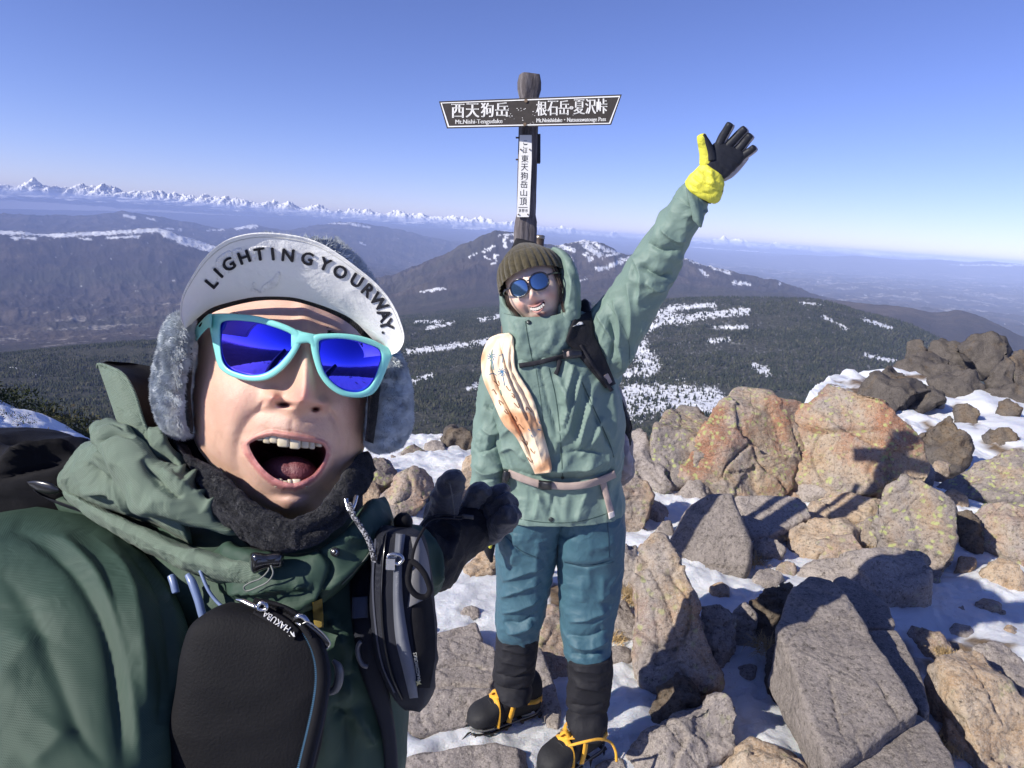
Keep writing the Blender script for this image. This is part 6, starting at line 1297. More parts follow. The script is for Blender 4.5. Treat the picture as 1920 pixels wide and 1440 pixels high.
px = 540+58*np.cos(a)*np.cos(b); py = 888+34*np.sin(a)+0*b; Dd = .540-.018*np.cos(a)*np.sin(b)+.0030*np.exp(-((px-543)/5)**2)
mk('tongue', *finish_raw(PD(px, py, Dd)), TONG, head)
# hair: sideburn and brows, a few lashes of stubble
HAIR = plain('black_hair', (.012,.010,.010), .4); gq = np.random.default_rng(5); Ls = []
def strand(p0, p1, D0, D1, r=.00022, bend=2.0):
    P = np.linspace(p0, p1, 6); k = np.sin(np.linspace(0, np.pi, 6))*gq.normal()*bend; P[:, 0] += k
    Ls.append(tube(PD(P[:, 0], P[:, 1], np.linspace(D0, D1, 6)), np.array([1, 1, .9, .7, .5, .15])*r, 4))
for _ in range(260):
    y = gq.uniform(600, 775); x = 350+gq.uniform(-4, 9)*(1-(y-600)/260); D0 = float(face_D(np.array([max(x, 353.)]), np.array([y]))[0])-.001; L = gq.uniform(18, 42)
    strand((x, y), (x+gq.normal()*4-2, y+L), D0, D0+.002)
for (cx0, cy0, cx1, cy1, n_) in ((440,590,520,612,110),(612,622,672,648,130)):
    for _ in range(n_):
        u_ = gq.random(); x = cx0+(cx1-cx0)*u_; y = cy0+(cy1-cy0)*u_+gq.normal()*3; D0 = float(face_D(np.array([x]), np.array([y]))[0])
        strand((x, y), (x+gq.uniform(5, 12)*(1 if cx0 > 600 else -1), y+gq.uniform(-4, 3)), D0, D0-.0015)
v, f = join(*Ls); mk('hair', v, f, HAIR, head)
# ---- sunglasses
SGS = thing('sunglasses', PD(560, 670, .475), 'turquoise framed sunglasses with mirrored blue lenses on the laughing person', 'sunglasses')
MINT = plain('mint_frame', (.24,.66,.60), .32, coat=.35, bump=.05, var=.02)
cv = lambda L: np.array([(280+x/3.692, 420+y/3.692) for x, y in L])
LI = cv([(487,760),(489,700),(500,678),(540,665),(640,666),(760,682),(880,716),(965,750),(998,775),(1004,812),(985,870),(940,930),(880,990),(800,1038),(700,1052),(600,1030),(540,1000),(505,950),(490,860)])
LO = cv([(425,760),(413,690),(413,632),(450,620),(600,621),(760,640),(900,680),(1000,722),(1050,760),(1052,815),(1030,870),(975,955),(900,1030),(810,1080),(700,1088),(600,1067),(530,1035),(478,985),(447,870)])
RI = cv([(1166,850),(1170,812),(1190,797),(1250,790),(1330,790),(1420,803),(1510,828),(1580,855),(1603,880),(1608,925),(1592,990),(1567,1060),(1530,1125),(1480,1160),(1420,1170),(1345,1155),(1275,1110),(1215,1040),(1185,960)])
RO = cv([(1118,850),(1118,790),(1150,765),(1240,757),(1330,757),(1430,768),(1540,798),(1635,845),(1682,872),(1683,905),(1655,975),(1625,1050),(1590,1125),(1545,1178),(1480,1200),(1410,1202),(1325,1185),(1240,1130),(1175,1045),(1140,950)])
def glD(px, py):
    u_ = (px-570)/170.; return .4842 + .021*np.abs(u_)**2.2 - .0 + (py-670)*.00002
def annulus(Ci, Co, n=160, m=20):
    c_ = Ci.mean(0); th = np.linspace(-np.pi, np.pi, n, endpoint=False); a_, b_ = polar(Ci, c_, th)-1.5, polar(Co, c_, th)
    ph = np.linspace(0, 2*np.pi, m, endpoint=False); se = lambda q, e: np.sign(q)*np.abs(q)**e
    mid, hw = (a_+b_)/2, (b_-a_)/2; r_ = mid[:, None]+hw[:, None]*se(np.cos(ph), .7)[None]
    px = c_[0]+r_*np.cos(th)[:, None]; py = c_[1]+r_*np.sin(th)[:, None]
    G_ = PD(px, py, glD(px, py)-.0026*se(np.sin(ph), .7)[None]); G_ = np.concatenate([G_, G_[:1]]); return finish_raw(G_, False), c_, th, a_
(a1_, cL, thl, rL), (a2_, cR, thr, rR) = annulus(LI, LO), annulus(RI, RO)
br = loft([(546,618,546,652,.4847,.0024),(556,618,553,650,.4837,.0027),(568,622,562,645,.4833,.0029),(578,624,580,644,.4833,.0029),(588,626,589,656,.4837,.0027),(597,628,598,660,.4847,.0024)], n=30, m=24, e=3.2, mode='D')
tpl = loft([(398,588,396,616,.500,.0030),(391,589,392,614,.502,.0034),(376,603,380,625,.512,.0032),(362,620,368,640,.525,.003),(352,632,358,652,.545,.003),(345,640,350,658,.57,.003)], n=50, m=24, e=3.2, mode='D')
tpr = loft([(728,655,726,672,.504,.003),(734,657,734,668,.508,.0034),(736,658,737,668,.53,.003),(735,658,736,668,.58,.003)], n=40, m=24, e=3.2, mode='D')
v, f = join(a1_, a2_, br, tpl, tpr); fro = mk('frame', v, f, MINT, SGS)
LM = NT('blue_mirror', .035); LM.b.inputs['Metallic'].default_value = 1.0
lw = LM.n('LayerWeight', i_Blend=.35).outputs['Facing']; LM.color(LM.ramp(lw, [(0.0, (.055,.065,.95)), (.6, (.16,.06,.80)), (1.0, (.40,.10,.60))])); LM.b.inputs['Coat Weight'].default_value = .25; LM.b.inputs['Coat Roughness'].default_value = .02
for c_, r_ in ((cL, rL), (cR, rR)):
    th_ = thl; s_ = np.linspace(0, 1.02, 24)[:, None]; px = c_[0]+(r_[None]*s_)*np.cos(th_)[None]; py = c_[1]+(r_[None]*s_)*np.sin(th_)[None]
    bul = .0052*(1-np.clip(((px-c_[0])/80)**2+((py-c_[1])/62)**2, 0, 1.4)); Gf = PD(px, py, glD(px, py)-bul+.0012); Gb = PD(px, py, glD(px, py)-bul+.0030)[::-1]
    v, f = finish_raw(np.concatenate([Gf, Gb]), False); mk('lens', v, f, LM.m, SGS)
v, f = outline_slab(bvh_of(fro), [(372,612),(376,606),(379,604),(378,608),(375,613)], off=.0002, th=.0006, n=12, rings=3); mk('logo_print', v, f, MBLK, fro)
# ---- cap
CAP = thing('winter_cap', PD(545, 520, .52), 'white brimmed winter cap with grey fleece ear flaps and arched black lettering', 'cap')
WHITE = NT('cap_nylon', .55); WHITE.color(WHITE.ramp(WHITE.noise(12, 5), [(.3, (.76,.77,.77)), (.7, (.83,.83,.82))])); WHITE.bump(WHITE.noise(22, 4, .6, dist=.8), .35, .006); WHITE.bump(WHITE.noise(600, 2), .3, .0006); WHITE.b.inputs['Sheen Weight'].default_value = .15
BOc = cv([(250,725),(220,660),(214,590),(230,490),(290,370),(370,250),(460,160),(560,100),(700,65),(830,60),(960,72),(1080,95),(1200,140),(1330,220),(1450,310),(1560,400),(1650,500),(1710,600),(1745,690),(1765,770),(1757,830),(1720,885),(1678,905)])
BIc = cv([(252,728),(285,700),(330,655),(430,582),(560,540),(700,510),(800,503),(900,503),(1000,510),(1120,540),(1250,585),(1370,640),(1440,690),(1500,750),(1550,800),(1610,845),(1675,906)])
nb, mb = 220, 44; co_, ci_ = cr(BOc, nb), cr(BIc, nb); u = np.linspace(0, 1, mb)[None]
bx = co_[:, 0:1]*(1-u)+ci_[:, 0:1]*u; by = co_[:, 1:2]*(1-u)+ci_[:, 1:2]*u
def brimD(s_, u_): return .442 + .046*u_**1.0 + .030*np.abs(s_)**2.2 - .006*np.sin(np.pi*u_)
sN = np.linspace(-1, 1, nb)[:, None]; BD = brimD(sN, u); rim = np.exp(-(u/.05)**2)
bw = wrk(.03, .0006)(PD(bx, by, BD)); BDf = BD - .0016*rim - bw
Gf = PD(bx, by, BDf); Gb = PD(bx, by, BD+.0030+.001*rim)[:, ::-1]
v, f = finish_raw(np.concatenate([Gf, Gb], 1)); brim = mk('brim', v, f, WHITE.m, CAP); BVB = bvh_of(brim)
for k_ in (.075,):                                                      # stitched edge line
    v, f = tube(PD(bx[3:-3, int(mb*k_)], by[3:-3, int(mb*k_)], BDf[3:-3, int(mb*k_)]+.0001), .0004, 6); mk('stitching', v, f, plain('thread', (.5,.5,.48), .7), brim)
EMB = NT('black_embroidery', .75); EMB.color((.012,.012,.02)); EMB.bump(EMB.n('TexWave', i_Vector=EMB.co(), i_Scale=900.0, bands_direction='DIAGONAL').outputs['Fac'], .8, .0008)
LT = [('L',430,402,-50),('I',476,338,-46),('G',547,278,-32),('H',655,228,-20),('T',762,207,-9),('I',854,205,-6),('N',960,214,6),('G',1093,237,12),('Y',1217,276,22),('O',1322,330,30),('U',1436,390,31),('R',1517,460,42),('W',1590,540,52),('A',1630,630,68),('Y',1643,697,76),('.',1618,752,80)]
Ls = []
for ch, x, y, rot in LT:
    vt, ft_ = text_geo(ch); mn, mx = vt.min(0), vt.max(0); cx0 = (mn[0]+mx[0])/2; H = .73; sc_ = 24.0/H
    if ch == '.': sc_ *= .8
    X_ = (vt[:, 0]-cx0)*sc_; Y_ = (vt[:, 1]-(H/2 if ch != '.' else .07))*sc_; a = rad(rot)
    for ox, oy in ((-1.25,0),(1.25,0),(0,-.9),(0,.9)):
        px = 280+x/3.692+(X_+ox)*math.cos(a)+(Y_+oy)*math.sin(a); py = 420+y/3.692+(X_+ox)*math.sin(a)-(Y_+oy)*math.cos(a)
        tq = fillnan(hit(BVB, px, py)[None])[0]; D_ = ray(px, py); Ls.append((CAM+D_*(tq-np.where(vt[:, 2] > 0, .0012, .0)-0)[:, None], ft_))
v, f = join(*Ls); mk('lettering', v, f, EMB.m, brim, True)
W2 = plain('white_motif_and_light', (.80,.80,.79), .6, bump=.8, bs=500)
ang = lambda L: cv(L)
for poly in ([(770,480),(785,430),(830,400),(868,375),(880,345),(895,330),(907,345),(900,380),(895,410),(870,440),(825,455)], [(700,470),(705,430),(725,405),(735,420),(718,450),(735,462),(755,465),(750,482),(720,480)]):
    v, f = outline_slab(BVB, cv(poly), off=.0003, th=.0009, n=60, rings=6); mk('rabbit_patch' if False else 'motif_and_light_patch', v, f, W2, brim)
for poly in ([(470,240),(520,200),(560,185),(575,215),(545,250),(500,290),(490,330),(520,345),(500,375),(470,385),(480,330),(460,280)], [(575,190),(630,165),(640,180),(600,210),(610,250),(590,290),(570,330),(545,340),(560,300),(585,250)], [(690,170),(760,155),(830,158),(800,172),(740,178),(725,210),(735,250),(715,262),(705,215)]):  # sunlit patches among the letters, put in as white shapes
    v, f = outline_slab(BVB, cv(poly), off=.0001, th=.0005, n=60, rings=6); mk('motif_and_light_patch', v, f, W2, brim)
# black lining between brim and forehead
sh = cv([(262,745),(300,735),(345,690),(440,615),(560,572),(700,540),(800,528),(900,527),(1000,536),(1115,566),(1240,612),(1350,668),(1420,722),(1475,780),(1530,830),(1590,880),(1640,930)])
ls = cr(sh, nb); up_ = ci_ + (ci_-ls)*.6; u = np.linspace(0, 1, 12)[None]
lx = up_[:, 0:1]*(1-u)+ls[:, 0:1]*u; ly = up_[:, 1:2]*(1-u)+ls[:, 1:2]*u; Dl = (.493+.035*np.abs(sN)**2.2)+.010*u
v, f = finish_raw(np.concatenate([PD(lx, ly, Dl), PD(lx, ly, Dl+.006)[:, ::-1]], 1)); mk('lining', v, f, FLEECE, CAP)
GF = cloth('grey_fleece', (.32,.345,.355), .95, bump=.6, wr=120, wrb=.8, sheen=.5)
crown = pdl('crown', [(505,441,628,450,.575,.04),(450,462,668,488,.595,.06),(405,500,700,534,.61,.075),(372,560,728,598,.625,.08),(352,620,738,650,.64,.08),(348,700,745,710,.65,.07)], GF, CAP, n=60, m=80)
LB_ = MBLK
flL = pdl('ear_flap', [(336,588,366,596,.530,.018),(318,608,360,620,.532,.024),(303,650,360,655,.535,.028),(294,700,354,703,.540,.029),(291,745,349,748,.545,.028),(299,782,352,785,.550,.024),(318,806,358,808,.553,.018),(336,817,356,818,.555,.010)], GF, CAP, n=100, m=80, e=2.2, ends=.06, wr=wrk(.03, .002))
flR = pdl('ear_flap', [(726,655,742,660,.545,.02),(712,680,754,688,.545,.03),(702,715,765,722,.548,.034),(697,752,769,757,.552,.036),(692,790,765,795,.556,.034),(690,820,750,828,.560,.028),(694,840,728,846,.562,.014)], GF, CAP, n=100, m=80, e=2.2, ends=.06, wr=wrk(.03, .002))
mk('flap_lining', *loft([(352,640,364,642,.528,.012),(346,690,362,690,.531,.014),(340,745,358,745,.536,.014),(346,790,362,792,.543,.012),(352,812,362,814,.55,.008)], n=60, m=30, mode='D'), FLEECE, flL)
mk('flap_lining', *loft([(690,690,716,692,.520,.010),(690,740,712,742,.522,.014),(688,790,706,792,.528,.014),(684,826,700,832,.536,.010)], n=60, m=30, mode='D'), FLEECE, flR)
def fur(ob, n, L, mat, seed, w_=.00035, clip=None, down=.4):
    me = ob.data; a = np.empty(len(me.vertices)*3); me.vertices.foreach_get('co', a); V_ = a.reshape(-1, 3)+wloc(ob)
    g = np.random.default_rng(seed); F_ = np.array([list(p.vertices) for p in me.polygons if len(p.vertices) == 4])
    P0, P1, P2, P3 = (V_[F_[:, i]] for i in range(4)); nn = np.cross(P2-P0, P3-P1); ar = np.linalg.norm(nn, axis=1); nn /= np.maximum(ar, 1e-12)[:, None]
    cen = V_.mean(0); 
    if ((P0-cen)*nn).sum() < 0: nn = -nn
    vis = ((CAM-P0)*nn).sum(1)/np.linalg.norm(CAM-P0, axis=1) > -.45
    pr = ar*vis; pr /= pr.sum(); i = g.choice(len(F_), n, p=pr); a_, b_ = g.random((n, 1)), g.random((n, 1))
    B = (P0[i]*(1-a_)+P1[i]*a_)*(1-b_)+(P3[i]*(1-a_)+P2[i]*a_)*b_; N_ = nn[i]
    cl = np.stack([pn(B/.006), pn(B/.006+9), pn(B/.006+19)], -1)
    d = N_*1.0+g.normal(size=(n, 3))*.35+cl*.9+np.array([0, 0, -down]); d /= np.linalg.norm(d, axis=1)[:, None]
    l = L*g.uniform(.5, 1.2, (n, 1)); e1 = B+d*l*.55; d2 = d+cl*.8+np.array([0, 0, -.5*down]); d2 /= np.linalg.norm(d2, axis=1)[:, None]; e2 = e1+d2*l*.5
    s_ = np.cross(d, CAM-B); s_ /= np.linalg.norm(s_, axis=1)[:, None]; s_ *= w_
    VV = np.stack([B-s_, B+s_, e1+s_*.7, e1-s_*.7, e2], 1).reshape(-1, 3); o = (np.arange(n)*5)[:, None]
    q1 = np.concatenate([o, o+1, o+2, o+3], 1); q2 = np.concatenate([o+3, o+2, o+4, o+4], 1)
    fs = [list(x) for x in q1]+[list(x[:3]) for x in q2]
    r = mk('fleece_pile', VV, fs, mat, ob, False); r['kind'] = 'stuff'; return r
FU = plain('fleece_fibre', (.52,.56,.58), .8, var=.35, bump=0, bs=300); FU2 = plain('dark_fibre', (.05,.05,.06), .85, var=.4, bump=0, bs=300)
fur(flL, 48000, .0040, FU, 1, w_=.00028); fur(flR, 48000, .0040, FU, 2, w_=.00028); fur(crown, 14000, .005, FU, 3, down=-.2)
# ---- neck gaiter
st = [(318,820,352,835,.575,.012),(345,850,372,900,.545,.015),(405,884,392,950,.525,.010),(448,920,430,988,.515,.010),(484,950,478,1020,.507,.011),(540,972,535,1034,.503,.011),(593,958,598,1014,.507,.011),(632,910,652,968,.520,.010),(664,862,688,912,.540,.010),(690,846,704,880,.565,.008)]
gaf = [([(340,855),(400,920),(470,985),(540,1010)],-.003,4),([(420,950),(470,990),(500,1020)],.003,6),([(560,1005),(620,985),(670,930)],-.003,4),([(560,985),(600,975),(640,945)],.003,5)]
gai = pdl('neck_gaiter', st, FLEECE, MAN, n=160, m=50, e=2.6, folds=gaf, wr=wrk(.02, .0022)); fur(gai, 24000, .0007, FU2, 4, w_=.00022, down=.1)
pdl('neck_gaiter', [(326,790,372,826,.605,.02),(350,850,420,900,.60,.02),(400,920,470,960,.59,.02)], FLEECE, MAN, n=30, m=30)
pdl('shoulder', [(95,930,125,985,.63,.02),(200,925,235,1010,.62,.03),(330,950,350,1070,.61,.03),(420,990,440,1090,.60,.03)], GREEN, MAN, n=60, m=50)
mk('neck', *loft([(390,930,680,920,.64,.04),(380,960,680,950,.62,.05),(360,1060,690,1060,.61,.05)], mode='D', n=20, m=50), FLEECE, MAN)
# ---- jacket body
JW = wrk(.09, .006, (0, .3, 1), 2.2, 2.0)
tors = [(300,960,690,960,.63,.05),(270,1010,735,1020,.63,.08),(262,1100,755,1120,.625,.105),(262,1220,752,1240,.62,.115),(270,1380,748,1380,.62,.12),(275,1520,748,1500,.63,.12),(290,1800,740,1780,.66,.11)]
jkt = pdl('jacket', tors, GREEN, MAN, n=120, m=120, e=2.6, folds=[([(600,1130),(640,1200),(650,1280),(640,1330)],.010,9),([(690,1150),(665,1230),(640,1290)],-.008,7),([(620,1320),(650,1360),(640,1440)],-.008,7),([(590,1250),(610,1330),(600,1440)],.008,9),([(660,1330),(700,1400)],.008,9)], wr=JW)
slf = [([(20,992),(90,1030),(160,1110),(205,1220),(232,1440)],-.012,6),([(40,990),(120,1022),(185,1090),(225,1190),(250,1330),(262,1440)],.009,8),([(130,1008),(190,1070),(225,1180),(245,1290)],-.008,6),([(170,1000),(235,1080),(262,1190),(275,1330)],.007,9),
       ([(215,1005),(280,1090),(308,1190),(318,1300)],-.009,6),([(250,1010),(305,1100),(328,1200),(330,1300)],.006,8),([(0,1075),(60,1160),(95,1250),(150,1380),(200,1440)],-.007,5),([(0,1300),(50,1230),(75,1190)],.006,14),([(280,1200),(300,1280),(298,1360)],-.006,4),([(60,1440),(110,1390),(130,1360)],.005,10),([(110,1010),(145,1050),(140,1060)],-.01,7)]
pdl('sleeve', [(60,955,190,975,.62,.02),(-40,975,238,1000,.60,.045),(-140,1020,288,1055,.575,.07),(-230,1100,335,1130,.55,.085),(-280,1200,352,1220,.525,.09),(-320,1300,350,1310,.50,.09),(-360,1400,330,1410,.475,.085),(-420,1560,290,1560,.44,.08),(-480,1760,200,1760,.39,.07)], GREEN, MAN, n=260, m=300, e=2.4, folds=[(a_[0], a_[1]*(.5 if a_[1] > 0 else .33), a_[2]*3.6) for a_ in slf[:-1]], wr=wrk(.16, .004, (0, 0, 1), 3.0, 5.0))
pdl('sleeve', [(735,990,760,1130,.66,.05),(770,985,790,1128,.69,.05),(798,995,815,1112,.71,.048),(808,1005,832,1085,.72,.042)], GREEN, MAN, n=60, m=70, folds=[([(800,1000),(815,1050),(812,1100)],.008,5)], wr=wrk(.05, .004))
# collar front below the chin, snapped flap
pdl('collar', [(392,1040,400,1130,.560,.02),(420,1020,440,1130,.535,.022),(478,1035,480,1140,.520,.022),(540,1040,545,1150,.515,.022),(600,1020,610,1128,.520,.022),(650,985,665,1085,.530,.020),(690,945,712,1020,.548,.018),(720,930,745,985,.575,.014)], GREEN, MAN, n=110, m=70, e=2.8,
    folds=[([(420,1105),(480,1108),(540,1098),(585,1100)],.006,6),([(590,1020),(620,1060),(600,1110),(560,1150)],-.006,5),([(640,1010),(680,1010),(700,990)],.004,5),([(500,1135),(560,1130),(620,1095),(680,1040),(715,990)],.006,5)], wr=wrk(.05, .003))
# ---- hood heaped behind the shoulder
HP = thing('t', (0, 0, 0), None, None) if False else MAN
pdl('hood', [(104,905,128,930,.60,.015),(128,868,172,945,.590,.032),(166,828,232,962,.580,.042),(200,836,290,985,.575,.04),(245,860,335,1012,.568,.036),(300,885,372,1028,.560,.03)], HOODG, MAN, n=90, m=70, e=2.4, ends=.08,
    folds=[([(160,870),(200,900),(235,905)],-.006,6),([(150,920),(210,925),(255,960)],.006,7),([(175,850),(215,870),(240,880)],.006,7)], wr=wrk(.04, .0022))
roll = pdl('hood_roll', [(170,792,205,783,.565,.010),(170,815,240,800,.556,.020),(185,850,272,832,.550,.026),(208,885,300,862,.545,.028),(228,925,345,885,.540,.028),(240,955,385,940,.535,.028),(262,965,430,985,.530,.022),(310,975,470,1010,.528,.014)], HOODG, MAN, n=110, m=80, e=2.3, ends=.05,
    folds=[([(178,800),(205,792),(235,805)],-.003,2.5),([(182,830),(215,812),(250,822)],-.006,4),([(300,880),(330,905),(365,935),(400,975)],.006,6),([(265,860),(290,900),(330,930),(345,925)],-.007,8),([(330,890),(350,880),(345,915)],.008,6),([(360,930),(385,935),(380,965)],.006,5)], wr=wrk(.035, .0022))
band = pdl('collar_band', [(108,915,132,945,.60,.012),(150,935,165,968,.580,.014),(205,960,215,1000,.565,.016),(270,990,275,1035,.550,.017),(340,1020,345,1068,.535,.018),(410,1042,412,1092,.522,.018),(470,1052,470,1100,.514,.017),(520,1058,520,1096,.512,.012)], HOODG, MAN, n=130, m=50, e=2.5, ends=.04,
    folds=[([(150,950),(240,995),(340,1045),(450,1075)],.002,8)], wr=wrk(.03, .0018))
# upright hood peak: pale outer face and dark inside
def sheet(nm, Lp, Rp, DL, DR, mat, parent, th_=.003, n=60, m=24, curve=0.0, wr=None):
    a = cr(np.array(Lp, float), n); b = cr(np.array(Rp, float), n); u_ = np.linspace(0, 1, m)[None]
    px = a[:, 0:1]*(1-u_)+b[:, 0:1]*u_; py = a[:, 1:2]*(1-u_)+b[:, 1:2]*u_; dl = np.interp(np.linspace(0, 1, n), np.linspace(0, 1, len(DL)), DL)[:, None]; dr = np.interp(np.linspace(0, 1, n), np.linspace(0, 1, len(DR)), DR)[:, None]
    D_ = dl*(1-u_)+dr*u_-curve*np.sin(np.pi*u_); Gf = PD(px, py, D_)
    if wr is not None: D_ = D_ - wr(Gf); Gf = PD(px, py, D_)
    v, f = finish_raw(np.concatenate([Gf, PD(px, py, D_+th_)[:, ::-1]], 1)); return mk(nm, v, f, mat, parent)
hpk = sheet('hood_peak', [(183,685),(196,722),(209,760),(222,795),(240,812),(262,836)], [(184,683),(228,700),(250,735),(266,785),(278,815),(300,850)], [.585,.575,.570,.565,.562,.560], [.585,.565,.558,.553,.550,.548], HOODG, MAN, curve=.004, wr=wrk(.03, .0012))
sheet('hood_inside', [(184,683),(228,702),(250,737),(266,787),(278,817),(300,852)], [(200,677),(262,683),(320,702),(345,760),(345,820),(345,880)], [.587,.568,.561,.556,.553,.551], [.60,.615,.615,.60,.59,.58], MBLK, MAN, curve=-.012)
v, f = tube(PD(np.array([183,184,205,232,252,268,280]), np.array([690,683,688,703,737,787,817]), np.array([.584,.583,.576,.563,.556,.551,.548])), .0013, 8, 60); mk('hood_hem', v, f, HOODG, hpk)
sheet('hood_tab', [(217,762),(232,770),(248,785),(256,800)], [(228,795),(240,797),(252,800),(258,806)], [.562,.558,.555,.552], [.56,.556,.553,.55], HOODG, hpk)
pdl('hood_edge', [(262,806,300,800,.556,.008),(270,826,312,818,.552,.012),(290,850,326,838,.548,.012),(312,872,342,862,.545,.010),(330,900,352,890,.542,.008)], HOODG, MAN, n=60, m=40, wr=wrk(.018, .003), ends=.1)
sheet('collar_inside', [(300,800),(330,850),(380,930),(440,1000),(480,1035)], [(350,800),(372,850),(420,930),(470,990),(520,1030)], [.58,.57,.56,.55,.54], [.575,.565,.55,.54,.535], MBLK, MAN)
BVC = bvh_of(*[o for o in bpy.data.objects if o.parent == MAN and o.name.split('.')[0] in ('collar', 'collar_band', 'jacket', 'hood_roll', 'neck_gaiter')])
# cord lock, its elastic loop, snap, drawcord
cl_ = pdl('cord_lock', [(466,1042,468,1068,.492,.006),(474,1036,476,1076,.490,.009),(488,1036,489,1072,.490,.009),(500,1038,500,1068,.490,.008),(524,1036,524,1066,.491,.008),(534,1040,534,1062,.493,.005)], plain('glossy_black', (.012,.012,.014), .12, coat=.8), MAN, n=40, m=30, e=3, ends=.08)
CORD = plain('cord_grey', (.16,.17,.16), .6); BC = NT('speckled_cord', .7); BC.color(BC.ramp(BC.noise(700, 2), [(.45, (.02,.02,.025)), (.6, (.45,.45,.47))]))
P = np.array([(508,1060,.482),(512,1075,.480),(503,1090,.480),(485,1100,.482),(462,1108,.484),(457,1101,.484),(470,1092,.484),(488,1085,.484),(503,1070,.484),(504,1062,.485)]); v, f = tube(PD(P[:, 0], P[:, 1], P[:, 2]), .0006, 8, 90); mk('elastic_loop', v, f, CORD, cl_)
P = np.array([(655,945,.505),(662,965,.50),(675,985,.50),(688,1005,.50),(696,1025,.502),(701,1045,.503),(702,1052,.503)])
a_ = PD(P[:, 0], P[:, 1], P[:, 2]); A2 = cr(a_, 160); k_ = np.linspace(0, 26*np.pi, 160)
for ph_ in (0, np.pi): 
    off = .0011*np.stack([np.cos(k_+ph_), .2*np.sin(k_+ph_), .5*np.sin(k_+ph_)], 1); v, f = tube(A2+off, .0013, 8); mk('drawcord', v, f, BC.m, MAN)
v, f = tube(PD(np.array([648,655,662,668]), np.array([935,958,950,930]), np.array([.508,.503,.505,.512])), .0018, 8, 30); mk('cord_toggle', v, f, METAL, MAN)
for r_, o_, m_2 in ((9, .001, PLAS), (5, .003, METAL), (3, .0036, PLAS)):
    v, f = outline_slab(BVC, [(628+r_*math.cos(a), 1035+r_*math.sin(a)) for a in np.linspace(0, 2*np.pi, 16, endpoint=False)], off=o_, th=.0012, n=32, rings=4, bulge=.0006); mk('snap_button', v, f, m_2, MAN)
v, f = drape(BVC, [(640,1095,642,1097),(672,1062,674,1064),(700,1022,702,1024),(716,985,718,986)], n=40, m=4, off=.001, th=.0012, bl=6); mk('collar_piping', v, f, plain('piping', (.12,.14,.12), .5), MAN)
v, f = drape(BVC, [(586,1130,604,1122),(587,1155,606,1150),(590,1178,607,1176)], n=30, m=10, off=.012, th=.002, bl=8); mk('yellow_webbing', v, f, cloth('yellow_webbing', (.62,.42,.03), .6, scale=1400, bump=1.0), MAN)
# ---- backpack: left mass, shoulder straps
BP = thing('backpack', PD(80, 900, .66), 'black backpack on the laughing person, its top showing over the shoulder', 'backpack')
pdl('pack_body', [(-200,800,80,806,.70,.04),(-240,815,165,826,.69,.07),(-260,860,195,868,.68,.09),(-260,930,210,940,.68,.09),(-260,1000,230,1010,.68,.08)], MBLK, BP, n=80, m=90, e=2.0, folds=[([(0,868),(60,848),(140,846)],.012,10),([(0,830),(80,830),(150,838)],-.008,8),([(0,900),(60,880),(130,860)],-.008,8)], wr=wrk(.05, .003))
pdl('strap_pad', [(48,905,58,912,.62,.006),(70,925,92,938,.615,.008),(110,940,150,960,.61,.010),(160,958,215,975,.60,.010),(235,985,268,1020,.59,.010),(280,1010,330,1060,.58,.012),(318,1060,392,1110,.560,.014),(322,1120,400,1180,.545,.014),(318,1200,410,1250,.53,.012)], NAVY, BP, n=90, m=40, e=3)
pdl('strap_buckle', [(50,903,56,912,.60,.004),(68,900,72,922,.597,.006),(92,904,94,926,.595,.006),(110,914,111,924,.594,.004)], PLAS, BP, n=30, m=24, e=3)
BLUEM = plain('blue_grey_plastic', (.17,.23,.40), .35, coat=.3)
v, f = tube(PD(np.array([352,360,372,382,391,390,385]), np.array([1078,1092,1125,1160,1172,1180,1192]), np.array([.515,.512,.508,.505,.505,.505,.505])), np.array([.0022,.0030,.0030,.0028,.0026,.0020,.0014]), 14, 60); mk('tube_clip', v, f, BLUEM, BP)
v, f = tube(PD(np.array([321,326,330]), np.array([1080,1095,1112]), np.array([.52,.517,.515])), .0028, 12, 20); mk('tube_clip', v, f, BLUEM, BP)
v, f = tube(PD(np.array([375,390,404,418,431]), np.array([1070,1105,1125,1138,1144]), np.array([.515,.51,.508,.506,.506])), .0013, 8, 40); mk('cord', v, f, BLUEM, BP)
pdl('shoulder_strap', [(655,1040,700,1030,.56,.015),(655,1110,706,1100,.545,.016),(660,1180,706,1170,.535,.016),(672,1250,715,1240,.53,.014),(690,1300,728,1290,.53,.012),(715,1380,742,1375,.54,.010),(722,1460,748,1455,.55,.010)], NAVY, BP, n=90, m=40, e=3)
pdl('strap_webbing', [(660,1120,690,1118,.522,.002),(660,1160,690,1158,.517,.002)], cloth('slate_webbing', (.05,.06,.09)), BP, n=20, m=12)
v, f = tube(PD(np.array([677,671,672,680,690]), np.array([1202,1212,1230,1246,1250]), np.array([.508]*5)), .0018, 8, 30); mk('ladder_lock', v, f, plain('grey_plastic', (.12,.12,.13), .3), BP)
